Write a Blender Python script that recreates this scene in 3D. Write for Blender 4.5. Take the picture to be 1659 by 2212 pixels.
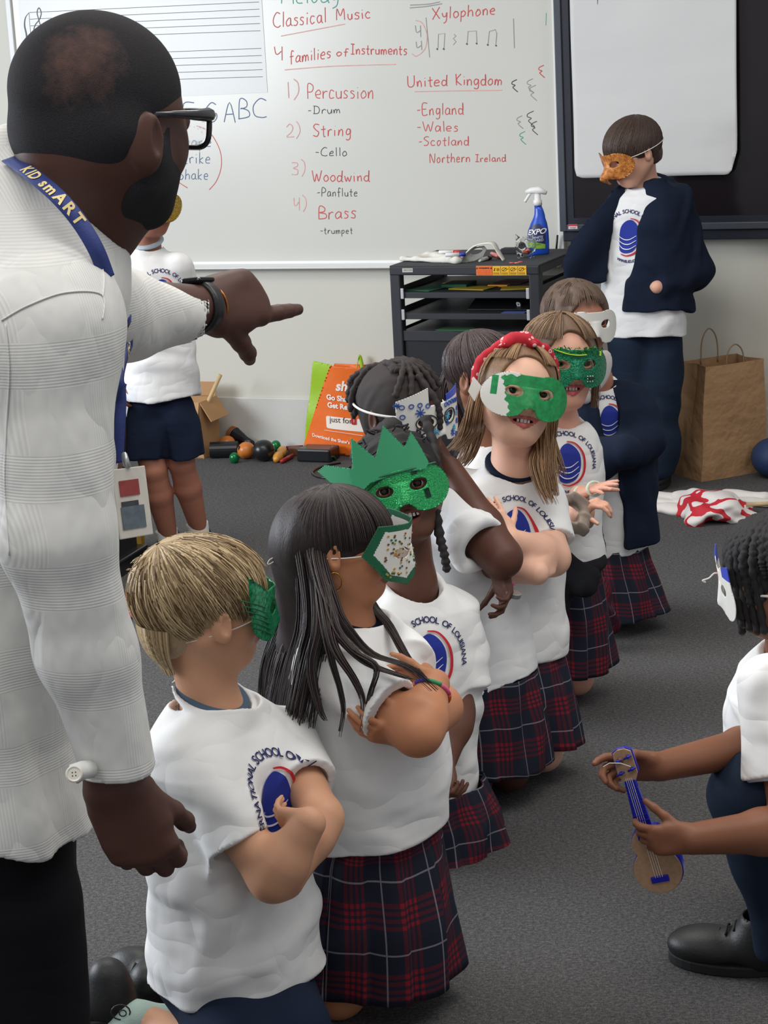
import bpy, bmesh, math, random
import numpy as np
from mathutils import Vector, Matrix
from mathutils.bvhtree import BVHTree

for _o in list(bpy.data.objects):
    bpy.data.objects.remove(_o, do_unlink=True)
SC = bpy.context.scene
COL = SC.collection
random.seed(7)
RNG = np.random.RandomState(7)

# ------------------------------------------------------------------ camera
W_PX, H_PX, F_PX = 1659.0, 2212.0, 4200.0
CAM_H = 1.65
PITCH = math.atan2(1106.0 - 100.0, F_PX)
ROLL = 0.052
_f = np.array([0.0, math.cos(PITCH), -math.sin(PITCH)])
_r0 = np.array([1.0, 0.0, 0.0])
_u0 = np.array([0.0, math.sin(PITCH), math.cos(PITCH)])
CR = _r0 * math.cos(ROLL) - _u0 * math.sin(ROLL)
CU = _u0 * math.cos(ROLL) + _r0 * math.sin(ROLL)
CF = _f
CAM = np.array([0.0, 0.0, CAM_H])
cd = bpy.data.cameras.new('camera')
cam = bpy.data.objects.new('camera', cd)
COL.objects.link(cam)
cd.sensor_fit = 'VERTICAL'
cd.sensor_height = 36.0
cd.lens = F_PX * 36.0 / H_PX
cd.clip_start = 0.05
cd.clip_end = 60
cam.matrix_world = Matrix(((CR[0], CU[0], -CF[0], CAM[0]), (CR[1], CU[1], -CF[1], CAM[1]),
                           (CR[2], CU[2], -CF[2], CAM[2]), (0, 0, 0, 1)))
SC.camera = cam

def ray(px, py):
    return CR * ((px - W_PX / 2) / F_PX) - CU * ((py - H_PX / 2) / F_PX) + CF

def at(px, py, Y):
    """point seen at photo position px,py standing Y metres ahead of the viewer"""
    d = ray(px, py)
    return CAM + d * (Y / d[1])

def at_z(px, py, z=0.0):
    d = ray(px, py)
    return CAM + d * ((z - CAM_H) / d[2])

def at_plane(px, py, o, n):
    d = ray(px, py)
    return CAM + d * (np.dot(np.asarray(o) - CAM, n) / np.dot(d, n))

def project(p):
    v = np.asarray(p, float) - CAM
    w = v @ CF
    return W_PX / 2 + F_PX * (v @ CR) / w, H_PX / 2 - F_PX * (v @ CU) / w

# ------------------------------------------------------------------ light
SC.view_settings.view_transform = 'Standard'
SC.view_settings.look = 'None'
SC.view_settings.gamma = 1
SC.view_settings.use_curve_mapping = False
SC.view_settings.exposure = -0.06
SC.cycles.use_denoising = True
SC.cycles.max_bounces = 6
SC.cycles.diffuse_bounces = 3
SC.cycles.glossy_bounces = 3
SC.cycles.transmission_bounces = 6
SC.cycles.transparent_max_bounces = 8

world = bpy.data.worlds.new('room_air')
SC.world = world
world.use_nodes = True
world.node_tree.nodes['Background'].inputs[0].default_value = (0.93, 0.95, 1.0, 1)
world.node_tree.nodes['Background'].inputs[1].default_value = 0.40

def area_light(name, loc, target, sx, sy, power, color, spread=180):
    ld = bpy.data.lights.new(name, 'AREA')
    ld.shape = 'RECTANGLE'; ld.size = sx; ld.size_y = sy
    ld.energy = power; ld.color = color
    ld.spread = math.radians(spread)
    o = bpy.data.objects.new(name, ld)
    COL.objects.link(o)
    o.location = loc
    o.rotation_euler = (Vector(target) - Vector(loc)).to_track_quat('-Z', 'Y').to_euler()
    return o

# daylight from the tall windows on the left, ceiling panels above
area_light('window_daylight', (-4.6, 5.2, 1.9), (0.6, 4.6, 0.3), 3.0, 1.5, 250, (0.86, 0.92, 1.0))
area_light('ceiling_panel_light', (-0.6, 5.0, 3.3), (-0.6, 5.0, 0), 2.4, 1.2, 62, (1.0, 0.965, 0.9))
area_light('ceiling_panel_light', (1.6, 3.0, 3.3), (1.6, 3.0, 0), 2.4, 1.2, 48, (1.0, 0.965, 0.9))
area_light('ceiling_panel_light', (-0.8, 1.2, 3.3), (-0.8, 1.2, 0), 2.4, 1.2, 42, (1.0, 0.965, 0.9))

# ------------------------------------------------------------------ scene tree helpers
def V(*a):
    return np.array(a, float)

def nrm(v):
    v = np.asarray(v, float)
    return v / (np.linalg.norm(v) + 1e-12)

def tag(o, label=None, cat=None, group=None, kind=None):
    if label: o['label'] = label
    if cat: o['category'] = cat
    if group: o['group'] = group
    if kind: o['kind'] = kind
    return o

def thing(name, label, cat, loc=(0, 0, 0), group=None):
    o = bpy.data.objects.new(name, None)
    o.empty_display_size = 0.05
    COL.objects.link(o)
    o.location = Vector(loc)
    tag(o, label, cat, group)
    bpy.context.view_layer.update()
    return o

def link(name, me, mat=None, parent=None, smooth=True):
    o = bpy.data.objects.new(name, me)
    COL.objects.link(o)
    if mat is not None:
        if isinstance(mat, (list, tuple)):
            for m in mat: me.materials.append(m)
        else:
            me.materials.append(mat)
    if smooth and len(me.polygons):
        me.polygons.foreach_set('use_smooth', [True] * len(me.polygons))
    if parent is not None:
        o.parent = parent
        # geometry is written in world coordinates: cancel the parent's own transform
        chain = parent; m = Matrix.Identity(4)
        while chain is not None:
            m = (Matrix.Translation(chain.location) @ chain.rotation_euler.to_matrix().to_4x4()) @ m if chain.type == 'EMPTY' else m
            chain = chain.parent
        if parent.type == 'EMPTY':
            o.matrix_parent_inverse = m.inverted()
    return o

def mesh_from(verts, faces, name='mesh', uvs=None):
    me = bpy.data.meshes.new(name)
    verts = np.asarray(verts, np.float32).reshape(-1, 3)
    if isinstance(faces, np.ndarray) and faces.ndim == 2:
        n, k = faces.shape
        me.vertices.add(len(verts)); me.vertices.foreach_set('co', verts.ravel())
        me.loops.add(n * k); me.loops.foreach_set('vertex_index', faces.astype(np.int32).ravel())
        me.polygons.add(n)
        me.polygons.foreach_set('loop_start', np.arange(0, n * k, k, dtype=np.int32))
        me.polygons.foreach_set('loop_total', np.full(n, k, np.int32))
        me.update(calc_edges=True)
    else:
        me.from_pydata([tuple(map(float, v)) for v in verts], [], [tuple(map(int, f)) for f in faces])
    if uvs is not None:
        lay = me.uv_layers.new(name='UVMap')
        li = np.zeros(len(me.loops), np.int32)
        me.loops.foreach_get('vertex_index', li)
        lay.data.foreach_set('uv', np.asarray(uvs, np.float32)[li].ravel())
    me.validate()
    return me

class MB:
    """collects shapes in world space and links them as one mesh object"""
    def __init__(s):
        s.v = []; s.f = []; s.uv = []; s.m = []
    def add(s, verts, faces, mi=0, uvs=None):
        n = len(s.v)
        s.v += [tuple(map(float, v)) for v in verts]
        s.f += [tuple(int(i) + n for i in f) for f in faces]
        s.m += [mi] * len(faces)
        s.uv += [tuple(u) for u in uvs] if uvs is not None else [(0, 0)] * len(verts)
        return s
    def box(s, o, ax, ay, az, mi=0):
        """corner o and three edge vectors"""
        o, ax, ay, az = map(lambda q: np.asarray(q, float), (o, ax, ay, az))
        vs = [o, o + ax, o + ax + ay, o + ay, o + az, o + ax + az, o + ax + ay + az, o + ay + az]
        fs = [(0, 3, 2, 1), (4, 5, 6, 7), (0, 1, 5, 4), (1, 2, 6, 5), (2, 3, 7, 6), (3, 0, 4, 7)]
        if np.dot(np.cross(ax, ay), az) < 0: fs = [f[::-1] for f in fs]
        return s.add(vs, fs, mi)
    def tube(s, pts, r, n=10, mi=0, cap=True, closed=False, flat=1.0, up=None):
        pts = [np.asarray(p, float) for p in pts]
        if not hasattr(r, '__len__'): r = [r] * len(pts)
        m = len(pts); vs = []; fs = []
        prev = None
        for i, p in enumerate(pts):
            if closed: t = pts[(i + 1) % m] - pts[i - 1]
            else: t = pts[min(i + 1, m - 1)] - pts[max(i - 1, 0)]
            t = nrm(t)
            if prev is None:
                a = np.asarray(up, float) if up is not None else (V(0, 0, 1) if abs(t[2]) < 0.9 else V(1, 0, 0))
                e1 = nrm(a - t * np.dot(a, t))
            else:
                e1 = nrm(prev - t * np.dot(prev, t))
            prev = e1
            e2 = np.cross(t, e1)
            for k in range(n):
                an = 2 * math.pi * k / n
                vs.append(p + r[i] * (math.cos(an) * e1 * flat + math.sin(an) * e2))
        rings = m if closed else m - 1
        for i in range(rings):
            j = (i + 1) % m
            for k in range(n):
                k2 = (k + 1) % n
                fs.append((i * n + k, i * n + k2, j * n + k2, j * n + k))
        if cap and not closed:
            fs.append(tuple(range(n))[::-1]); fs.append(tuple((m - 1) * n + k for k in range(n)))
        return s.add(vs, fs, mi)
    def lathe(s, c, prof, axis=(0, 0, 1), n=24, mi=0):
        """prof: list of (radius, height along axis)"""
        a = nrm(axis); h = V(1, 0, 0) if abs(a[0]) < 0.9 else V(0, 1, 0)
        e1 = nrm(np.cross(a, h)); e2 = np.cross(a, e1)
        vs = []; fs = []
        for r, z in prof:
            for k in range(n):
                an = 2 * math.pi * k / n
                vs.append(np.asarray(c, float) + a * z + r * (math.cos(an) * e1 + math.sin(an) * e2))
        for i in range(len(prof) - 1):
            for k in range(n):
                k2 = (k + 1) % n
                fs.append((i * n + k, i * n + k2, (i + 1) * n + k2, (i + 1) * n + k))
        fs.append(tuple(range(n))[::-1]); fs.append(tuple((len(prof) - 1) * n + k for k in range(n)))
        return s.add(vs, fs, mi)
    def build(s, name, mat, parent=None, smooth=False, bevel=0.0, solid=0.0, subsurf=0):
        me = mesh_from(s.v, s.f, name, s.uv)
        o = link(name, me, mat, parent, smooth)
        if len(set(s.m)) > 1: me.polygons.foreach_set('material_index', s.m)
        if solid:
            md = o.modifiers.new('solid', 'SOLIDIFY'); md.thickness = solid; md.offset = 0
        if bevel:
            md = o.modifiers.new('bevel', 'BEVEL'); md.width = bevel; md.segments = 2; md.limit_method = 'ANGLE'
        if subsurf:
            md = o.modifiers.new('sub', 'SUBSURF'); md.levels = subsurf; md.render_levels = subsurf
        return o

def smooth_path(pts, n=8, closed=False):
    """Catmull-Rom through points"""
    P = [np.asarray(p, float) for p in pts]; out = []
    m = len(P)
    for i in range(m if closed else m - 1):
        if closed: a, b, c, d = P[i - 1], P[i], P[(i + 1) % m], P[(i + 2) % m]
        else: a, b, c, d = P[max(i - 1, 0)], P[i], P[i + 1], P[min(i + 2, m - 1)]
        for k in range(n):
            t = k / n
            out.append(0.5 * ((2 * b) + (-a + c) * t + (2 * a - 5 * b + 4 * c - d) * t * t + (-a + 3 * b - 3 * c + d) * t ** 3))
    if not closed: out.append(P[-1])
    return out

# ------------------------------------------------------------------ materials
def s2l(c):
    return tuple((x / 12.92 if x <= 0.04045 else ((x + 0.055) / 1.055) ** 2.4) for x in c)

def rgb(r, g, b):
    return s2l((r / 255.0, g / 255.0, b / 255.0))

class NT:
    def __init__(s, name):
        s.mat = bpy.data.materials.new(name); s.mat.use_nodes = True
        s.t = s.mat.node_tree; s.n = s.t.nodes; s.l = s.t.links
        s.bsdf = s.n['Principled BSDF']
    def node(s, kind, **kw):
        nd = s.n.new(kind)
        for k, v in kw.items():
            if k.startswith('i_'): nd.inputs[k[2:].replace('_', ' ')].default_value = v
            else: setattr(nd, k, v)
        return nd
    def link(s, a, b): s.l.new(a, b)
    def val(s, x, inp):
        if isinstance(x, (int, float)): inp.default_value = x
        else: s.l.new(x, inp)
    def math(s, op, a, b=0.0, c=None):
        nd = s.n.new('ShaderNodeMath'); nd.operation = op
        s.val(a, nd.inputs[0]); s.val(b, nd.inputs[1])
        if c is not None: s.val(c, nd.inputs[2])
        return nd.outputs[0]
    def mix(s, fac, a, b):
        nd = s.n.new('ShaderNodeMix'); nd.data_type = 'RGBA'
        s.val(fac, nd.inputs[0])
        for q, i in ((a, 6), (b, 7)):
            if isinstance(q, tuple): nd.inputs[i].default_value = (*q[:3], 1)
            else: s.l.new(q, nd.inputs[i])
        return nd.outputs[2]
    def coord(s, kind='Object', scale=None):
        tc = s.n.new('ShaderNodeTexCoord').outputs[kind]
        if scale is not None:
            mp = s.n.new('ShaderNodeMapping'); mp.inputs['Scale'].default_value = scale
            s.l.new(tc, mp.inputs['Vector']); return mp.outputs[0]
        return tc
    def noise(s, vec, scale, detail=3.0, rough=0.5):
        nd = s.n.new('ShaderNodeTexNoise'); nd.inputs['Scale'].default_value = scale
        nd.inputs['Detail'].default_value = detail; nd.inputs['Roughness'].default_value = rough
        s.l.new(vec, nd.inputs['Vector']); return nd.outputs[0]
    def ramp(s, fac, stops):
        nd = s.n.new('ShaderNodeValToRGB'); s.l.new(fac, nd.inputs[0])
        el = nd.color_ramp.elements
        while len(el) < len(stops): el.new(0.5)
        for e, (p, c) in zip(el, stops): e.position = p; e.color = (*c[:3], 1)
        return nd.outputs[0]
    def bump(s, height, strength=0.3, dist=0.01):
        nd = s.n.new('ShaderNodeBump'); nd.inputs['Strength'].default_value = strength
        nd.inputs['Distance'].default_value = dist
        s.l.new(height, nd.inputs['Height']); s.l.new(nd.outputs[0], s.bsdf.inputs['Normal'])
    def set(s, color=None, rough=0.5, metal=0.0, spec=None, **kw):
        b = s.bsdf.inputs
        if color is not None:
            if isinstance(color, tuple): b['Base Color'].default_value = (*color[:3], 1)
            else: s.l.new(color, b['Base Color'])
        s.val(rough, b['Roughness']); b['Metallic'].default_value = metal
        if spec is not None: b['Specular IOR Level'].default_value = spec
        for k, v in kw.items(): b[k.replace('_', ' ')].default_value = v
        return s.mat

def plain(name, color, rough=0.5, metal=0.0, spec=None, var=0.06, scale=30.0, bump=0.0, bscale=200.0, bd=0.002, **kw):
    t = NT(name)
    co = t.coord()
    nz = t.noise(co, scale, 4)
    c2 = tuple(min(1, c * (1 + var * 2)) for c in color); c1 = tuple(c * (1 - var * 2) for c in color)
    col = t.mix(nz, c1, c2)
    if bump: t.bump(t.noise(co, bscale, 3), bump, bd)
    return t.set(col, rough, metal, spec, **kw)

# ------------------------------------------------------------------ implicit surfaces
def f_cone(a, b, ra, rb):
    a = np.asarray(a, np.float32); b = np.asarray(b, np.float32); ba = b - a; l2 = float(ba @ ba) + 1e-12
    def f(p):
        pa = p - a
        h = np.clip(pa @ ba / l2, 0, 1)
        q = pa - h[:, None] * ba
        return np.sqrt((q * q).sum(1)) - (ra + (rb - ra) * h)
    return f

def f_ell(c, r, R=None):
    c = np.asarray(c, np.float32); r = np.asarray(r, np.float32)
    R = None if R is None else np.asarray(R, np.float32)     # columns = axes
    def f(p):
        q = p - c
        if R is not None: q = q @ R
        q = q / r
        k0 = np.sqrt((q * q).sum(1)); k1 = np.sqrt(((q / r) ** 2).sum(1)) + 1e-9
        return k0 * (k0 - 1) / k1
    return f

def f_plane(o, n):
    o = np.asarray(o, np.float32); n = np.asarray(nrm(n), np.float32)
    return lambda p: (p - o) @ n

def f_box(c, half, R, rad=0.0):
    c = np.asarray(c, np.float32); half = np.asarray(half, np.float32) - rad; R = np.asarray(R, np.float32)
    def f(p):
        q = np.abs((p - c) @ R) - half
        return np.sqrt((np.maximum(q, 0) ** 2).sum(1)) + np.minimum(q.max(1), 0) - rad
    return f

def f_loft(rings):
    """rings: list of (centre, rx, ry, side axis, front axis); the rings' centres run along a spine.
    squared-off ellipses are interpolated between the rings; flat ends"""
    C = np.array([r[0] for r in rings], np.float32)
    seg = C[1:] - C[:-1]
    ax = nrm(C[-1] - C[0]).astype(np.float32)
    T = ((C - C[0]) @ ax).astype(np.float32)
    RX = np.array([r[1] for r in rings], np.float32); RY = np.array([r[2] for r in rings], np.float32)
    SX = np.array([r[3] for r in rings], np.float32); SY = np.array([r[4] for r in rings], np.float32)
    def f(p):
        t = (p - C[0]) @ ax
        tc = np.clip(t, T[0], T[-1])
        def it(A): return np.interp(tc, T, A).astype(np.float32)
        c = np.stack([it(C[:, k]) for k in range(3)], 1)
        sx = np.stack([it(SX[:, k]) for k in range(3)], 1); sy = np.stack([it(SY[:, k]) for k in range(3)], 1)
        rx = it(RX); ry = it(RY)
        q = p - c
        x = (q * sx).sum(1) / rx; y = (q * sy).sum(1) / ry
        k = (np.abs(x) ** 2.4 + np.abs(y) ** 2.4) ** (1 / 2.4)
        d = (k - 1) * np.minimum(rx, ry)
        e = np.maximum(T[0] - t, t - T[-1])
        return np.where(e > 0, np.sqrt(np.maximum(d, 0) ** 2 + e * e), np.maximum(d, e))
    return f

def smin(a, b, k):
    if k <= 0: return np.minimum(a, b)
    h = np.maximum(k - np.abs(a - b), 0) / k
    return np.minimum(a, b) - h * h * k * 0.25

class Sdf:
    def __init__(s): s.ops = []
    def add(s, f, k=0.01): s.ops.append(('u', f, k)); return s
    def sub(s, f, k=0.004): s.ops.append(('s', f, k)); return s
    def cut(s, f, k=0.002): s.ops.append(('i', f, k)); return s
    def eval(s, p):
        d = np.full(len(p), 1e3, np.float32)
        for op, f, k in s.ops:
            v = f(p)
            if op == 'u': d = smin(d, v, k)
            elif op == 's': d = -smin(-d, v, k)
            else: d = -smin(-d, -v, k)
        return d
    def mesh(s, lo, hi, h, disp=None, name='mesh'):
        lo = np.asarray(lo, np.float32); hi = np.asarray(hi, np.float32)
        B = 8
        nb = np.maximum(1, np.ceil((hi - lo) / (h * B)).astype(int))
        hd = h * B * 0.5 * 1.7321
        g = np.stack(np.meshgrid(*[np.arange(n) for n in nb], indexing='ij'), -1).reshape(-1, 3)
        cen = (lo + (g + 0.5) * h * B).astype(np.float32)
        D = [f(cen) for _, f, _ in s.ops]
        d = np.full(len(cen), 1e3, np.float32)
        for (op, f, k), v in zip(s.ops, D):
            if op == 'u': d = smin(d, v, k)
            elif op == 's': d = -smin(-d, v, k)
            else: d = -smin(-d, -v, k)
        act = np.abs(d) < hd * 2.1 + 0.016
        shape = nb * B + 1
        vol = np.where(d > 0, 1.0, -1.0).astype(np.float32).reshape(nb)
        vol = np.repeat(np.repeat(np.repeat(vol, B, 0), B, 1), B, 2)
        vol = np.pad(vol, ((0, 1), (0, 1), (0, 1)), constant_values=1.0)
        ai = np.nonzero(act)[0]
        off = np.stack(np.meshgrid(*[np.arange(B)] * 3, indexing='ij'), -1).reshape(-1, 3)
        dc = d[ai]
        CH = 600
        for c0 in range(0, len(ai), CH):
            sel = ai[c0:c0 + CH]
            idx = (g[sel][:, None, :] * B + off[None]).reshape(-1, 3)
            p = (lo + idx * h).astype(np.float32)
            dd = np.full(len(p), 1e3, np.float32).reshape(len(sel), -1)
            P3 = p.reshape(len(sel), -1, 3)
            for (op, f, k), v in zip(s.ops, D):
                vb = v[sel]
                if op == 'u': m = vb < np.maximum(d[sel], 0) + 2.8 * hd + k + 0.02
                elif op == 's': m = vb < 1.8 * hd + k + 0.01
                else: m = vb > -1.8 * hd - k - 0.01
                if not m.any(): continue
                q = f(P3[m].reshape(-1, 3)).reshape(m.sum(), -1)
                if op == 'u': dd[m] = smin(dd[m], q, k)
                elif op == 's': dd[m] = -smin(-dd[m], q, k)
                else: dd[m] = -smin(-dd[m], -q, k)
            dd = dd.reshape(-1)
            if disp is not None: dd = dd + disp(p)
            vol[idx[:, 0], idx[:, 1], idx[:, 2]] = dd
        for a in range(3):
            sl = [slice(None)] * 3; sl[a] = 0; vol[tuple(sl)] = np.maximum(vol[tuple(sl)], 1e-4)
            sl[a] = -1; vol[tuple(sl)] = np.maximum(vol[tuple(sl)], 1e-4)
        v, f = surface_nets(vol, lo, h)
        return mesh_from(v, f, name)

def surface_nets(vol, lo, h):
    S = vol < 0
    nx, ny, nz = vol.shape
    cnt = np.zeros((nx - 1, ny - 1, nz - 1), np.int8)
    cs = [(a, b, c) for a in (0, 1) for b in (0, 1) for c in (0, 1)]
    for a, b, c in cs: cnt += S[a:nx - 1 + a, b:ny - 1 + b, c:nz - 1 + c]
    act = (cnt > 0) & (cnt < 8)
    I = np.argwhere(act)
    vals = np.stack([vol[I[:, 0] + a, I[:, 1] + b, I[:, 2] + c] for a, b, c in cs], 1)
    csn = np.array(cs, np.float32)
    acc = np.zeros((len(I), 3), np.float32); n = np.zeros(len(I), np.float32)
    for i in range(8):
        for j in range(i + 1, 8):
            if np.abs(csn[i] - csn[j]).sum() != 1: continue
            a, b = vals[:, i], vals[:, j]
            m = (a < 0) != (b < 0)
            t = np.where(m, a / np.where(a - b == 0, 1, a - b), 0)
            acc += np.where(m[:, None], csn[i] + (csn[j] - csn[i]) * t[:, None], 0)
            n += m
    v = lo + h * (I + acc / n[:, None])
    idm = np.full(act.shape, -1, np.int32)
    idm[I[:, 0], I[:, 1], I[:, 2]] = np.arange(len(I))
    F = []
    for ax in range(3):
        sl0 = [slice(None)] * 3; sl1 = [slice(None)] * 3
        sl0[ax] = slice(0, -1); sl1[ax] = slice(1, None)
        A = S[tuple(sl0)]; Bm = S[tuple(sl1)]
        E = np.argwhere(A != Bm)
        o1, o2 = [(1, 2), (2, 0), (0, 1)][ax]
        lim = np.array(act.shape)
        ok = (E[:, o1] > 0) & (E[:, o2] > 0) & (E[:, o1] < lim[o1]) & (E[:, o2] < lim[o2])
        E = E[ok]
        e1 = np.zeros(3, int); e1[o1] = 1; e2 = np.zeros(3, int); e2[o2] = 1
        q = [idm[tuple((E - d).T)] for d in (e1 + e2, e2, 0 * e1, e1)]
        q = np.stack(q, 1)
        inside = A[tuple(E.T)]
        q[~inside] = q[~inside][:, ::-1]
        F.append(q)
    F = np.concatenate(F)
    F = F[(F >= 0).all(1)]
    return v, F

def folds(seed, scale=1.0, amp=0.004, n=7, stretch=(1, 1, 1), R=None):
    """soft cloth folds: sum of warped waves with rounded crests that come and go"""
    r = np.random.RandomState(seed)
    K = r.normal(size=(n, 3)) * np.asarray(stretch); K /= np.linalg.norm(K, axis=1)[:, None]
    K = (K * r.uniform(16, 42, (n, 1)) / scale).astype(np.float32)
    ph = r.uniform(0, 6.28, n); Wp = (r.normal(size=(n, 3)) * 7).astype(np.float32)
    def f(p):
        if R is not None: p = p @ np.asarray(R, np.float32)
        out = np.zeros(len(p), np.float32)
        for i in range(n):
            a = p @ K[i] + ph[i] + 1.6 * np.sin(p @ Wp[i] + ph[-1 - i])
            g = 0.5 + 0.5 * np.sin(p @ Wp[-1 - i] * 0.9 + ph[i] * 2)
            out += (0.5 + 0.5 * np.sin(a)) ** 3 * g * g
        return np.tanh((out - n * 0.09) * 0.8) * (-amp * 2.0)
    return f

def rot_axes(side, front, up):
    return np.stack([side, front, up], 1)

# ------------------------------------------------------------------ flat shapes cut from a sheet
def sheet_grid(inside, x0, x1, z0, z1, h):
    """inside(x,z): signed distance, negative inside. returns verts 2d, quads (snapped to the outline)"""
    nx = int((x1 - x0) / h) + 1; nz = int((z1 - z0) / h) + 1
    X, Z = np.meshgrid(x0 + h * np.arange(nx), z0 + h * np.arange(nz), indexing='ij')
    X = X.ravel().copy(); Z = Z.ravel().copy()
    for _ in range(3):
        d = inside(X, Z)
        e = h * 0.1
        gx = (inside(X + e, Z) - inside(X - e, Z)) / (2 * e); gz = (inside(X, Z + e) - inside(X, Z - e)) / (2 * e)
        gl = np.sqrt(gx * gx + gz * gz) + 1e-6
        m = np.abs(d) < h * 0.62
        step = np.where(m, d / gl, 0)
        X -= step * gx / gl; Z -= step * gz / gl
    d = inside(X, Z)
    ins = (d <= h * 0.08).reshape(nx, nz)
    q = ins[:-1, :-1] & ins[1:, :-1] & ins[1:, 1:] & ins[:-1, 1:]
    I = np.argwhere(q)
    a = I[:, 0] * nz + I[:, 1]
    F = np.stack([a, a + nz, a + nz + 1, a + 1], 1)
    tri = []
    # corner triangles where three of four corners are inside
    cnt = ins[:-1, :-1].astype(int) + ins[1:, :-1] + ins[1:, 1:] + ins[:-1, 1:]
    for (i, j) in np.argwhere(cnt == 3):
        c = [(i, j), (i + 1, j), (i + 1, j + 1), (i, j + 1)]
        c = [u for u in c if ins[u]]
        tri.append([u[0] * nz + u[1] for u in c])
    used = np.unique(np.concatenate([F.ravel(), np.array(tri, int).ravel()])) if len(F) or tri else np.array([], int)
    mp = np.full(nx * nz, -1); mp[used] = np.arange(len(used))
    faces = [tuple(mp[f]) for f in F] + [tuple(mp[np.array(t)]) for t in tri]
    return np.stack([X[used], Z[used]], 1), faces

def d_ell(x, z, cx, cz, rx, rz, rot=0.0):
    c, s = math.cos(rot), math.sin(rot)
    u = (x - cx) * c + (z - cz) * s; w = -(x - cx) * s + (z - cz) * c
    k = np.sqrt((u / rx) ** 2 + (w / rz) ** 2)
    return (k - 1) * min(rx, rz)

def d_box(x, z, cx, cz, hx, hz, r=0.0):
    qx = np.abs(x - cx) - hx + r; qz = np.abs(z - cz) - hz + r
    return np.sqrt(np.maximum(qx, 0) ** 2 + np.maximum(qz, 0) ** 2) + np.minimum(np.maximum(qx, qz), 0) - r

def d_poly(x, z, pts):
    """signed distance to polygon"""
    P = np.array(pts, float); n = len(P)
    d = np.full(np.shape(x), 1e9); ins = np.zeros(np.shape(x), bool)
    for i in range(n):
        a, b = P[i], P[(i + 1) % n]
        e = b - a; wx = x - a[0]; wz = z - a[1]
        t = np.clip((wx * e[0] + wz * e[1]) / (e @ e + 1e-12), 0, 1)
        d = np.minimum(d, (wx - e[0] * t) ** 2 + (wz - e[1] * t) ** 2)
        c = (a[1] > z) != (b[1] > z)
        xi = (b[0] - a[0]) * (z - a[1]) / (b[1] - a[1] + 1e-12) + a[0]
        ins ^= c & (x < xi)
    return np.where(ins, -1, 1) * np.sqrt(d)

def text_mesh2d(body, size=1.0, extrude=0.0, bold=0.0, shear=0.0, space=1.0):
    cu = bpy.data.curves.new('lettering', 'FONT')
    cu.body = body; cu.size = size; cu.align_x = 'CENTER'; cu.align_y = 'CENTER'
    cu.offset = bold; cu.shear = shear; cu.space_character = space; cu.resolution_u = 3
    o = bpy.data.objects.new('lettering', cu); COL.objects.link(o)
    bpy.context.view_layer.update()
    dg = bpy.context.evaluated_depsgraph_get()
    me = o.evaluated_get(dg).to_mesh()
    vs = np.array([v.co[:] for v in me.vertices]).reshape(-1, 3); fs = [tuple(p.vertices) for p in me.polygons]
    o.evaluated_get(dg).to_mesh_clear()
    bpy.data.objects.remove(o, do_unlink=True); bpy.data.curves.remove(cu)
    return vs, fs

def flat_text(body, org, right, up, size, mat, name, parent, off=0.0006, **kw):
    vs, fs = text_mesh2d(body, size, **kw)
    r = nrm(right); u = nrm(up); n = np.cross(r, u)
    mb = MB(); mb.add([np.asarray(org) + r * v[0] + u * v[1] + n * off for v in vs], fs)
    return mb.build(name, mat, parent)

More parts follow.
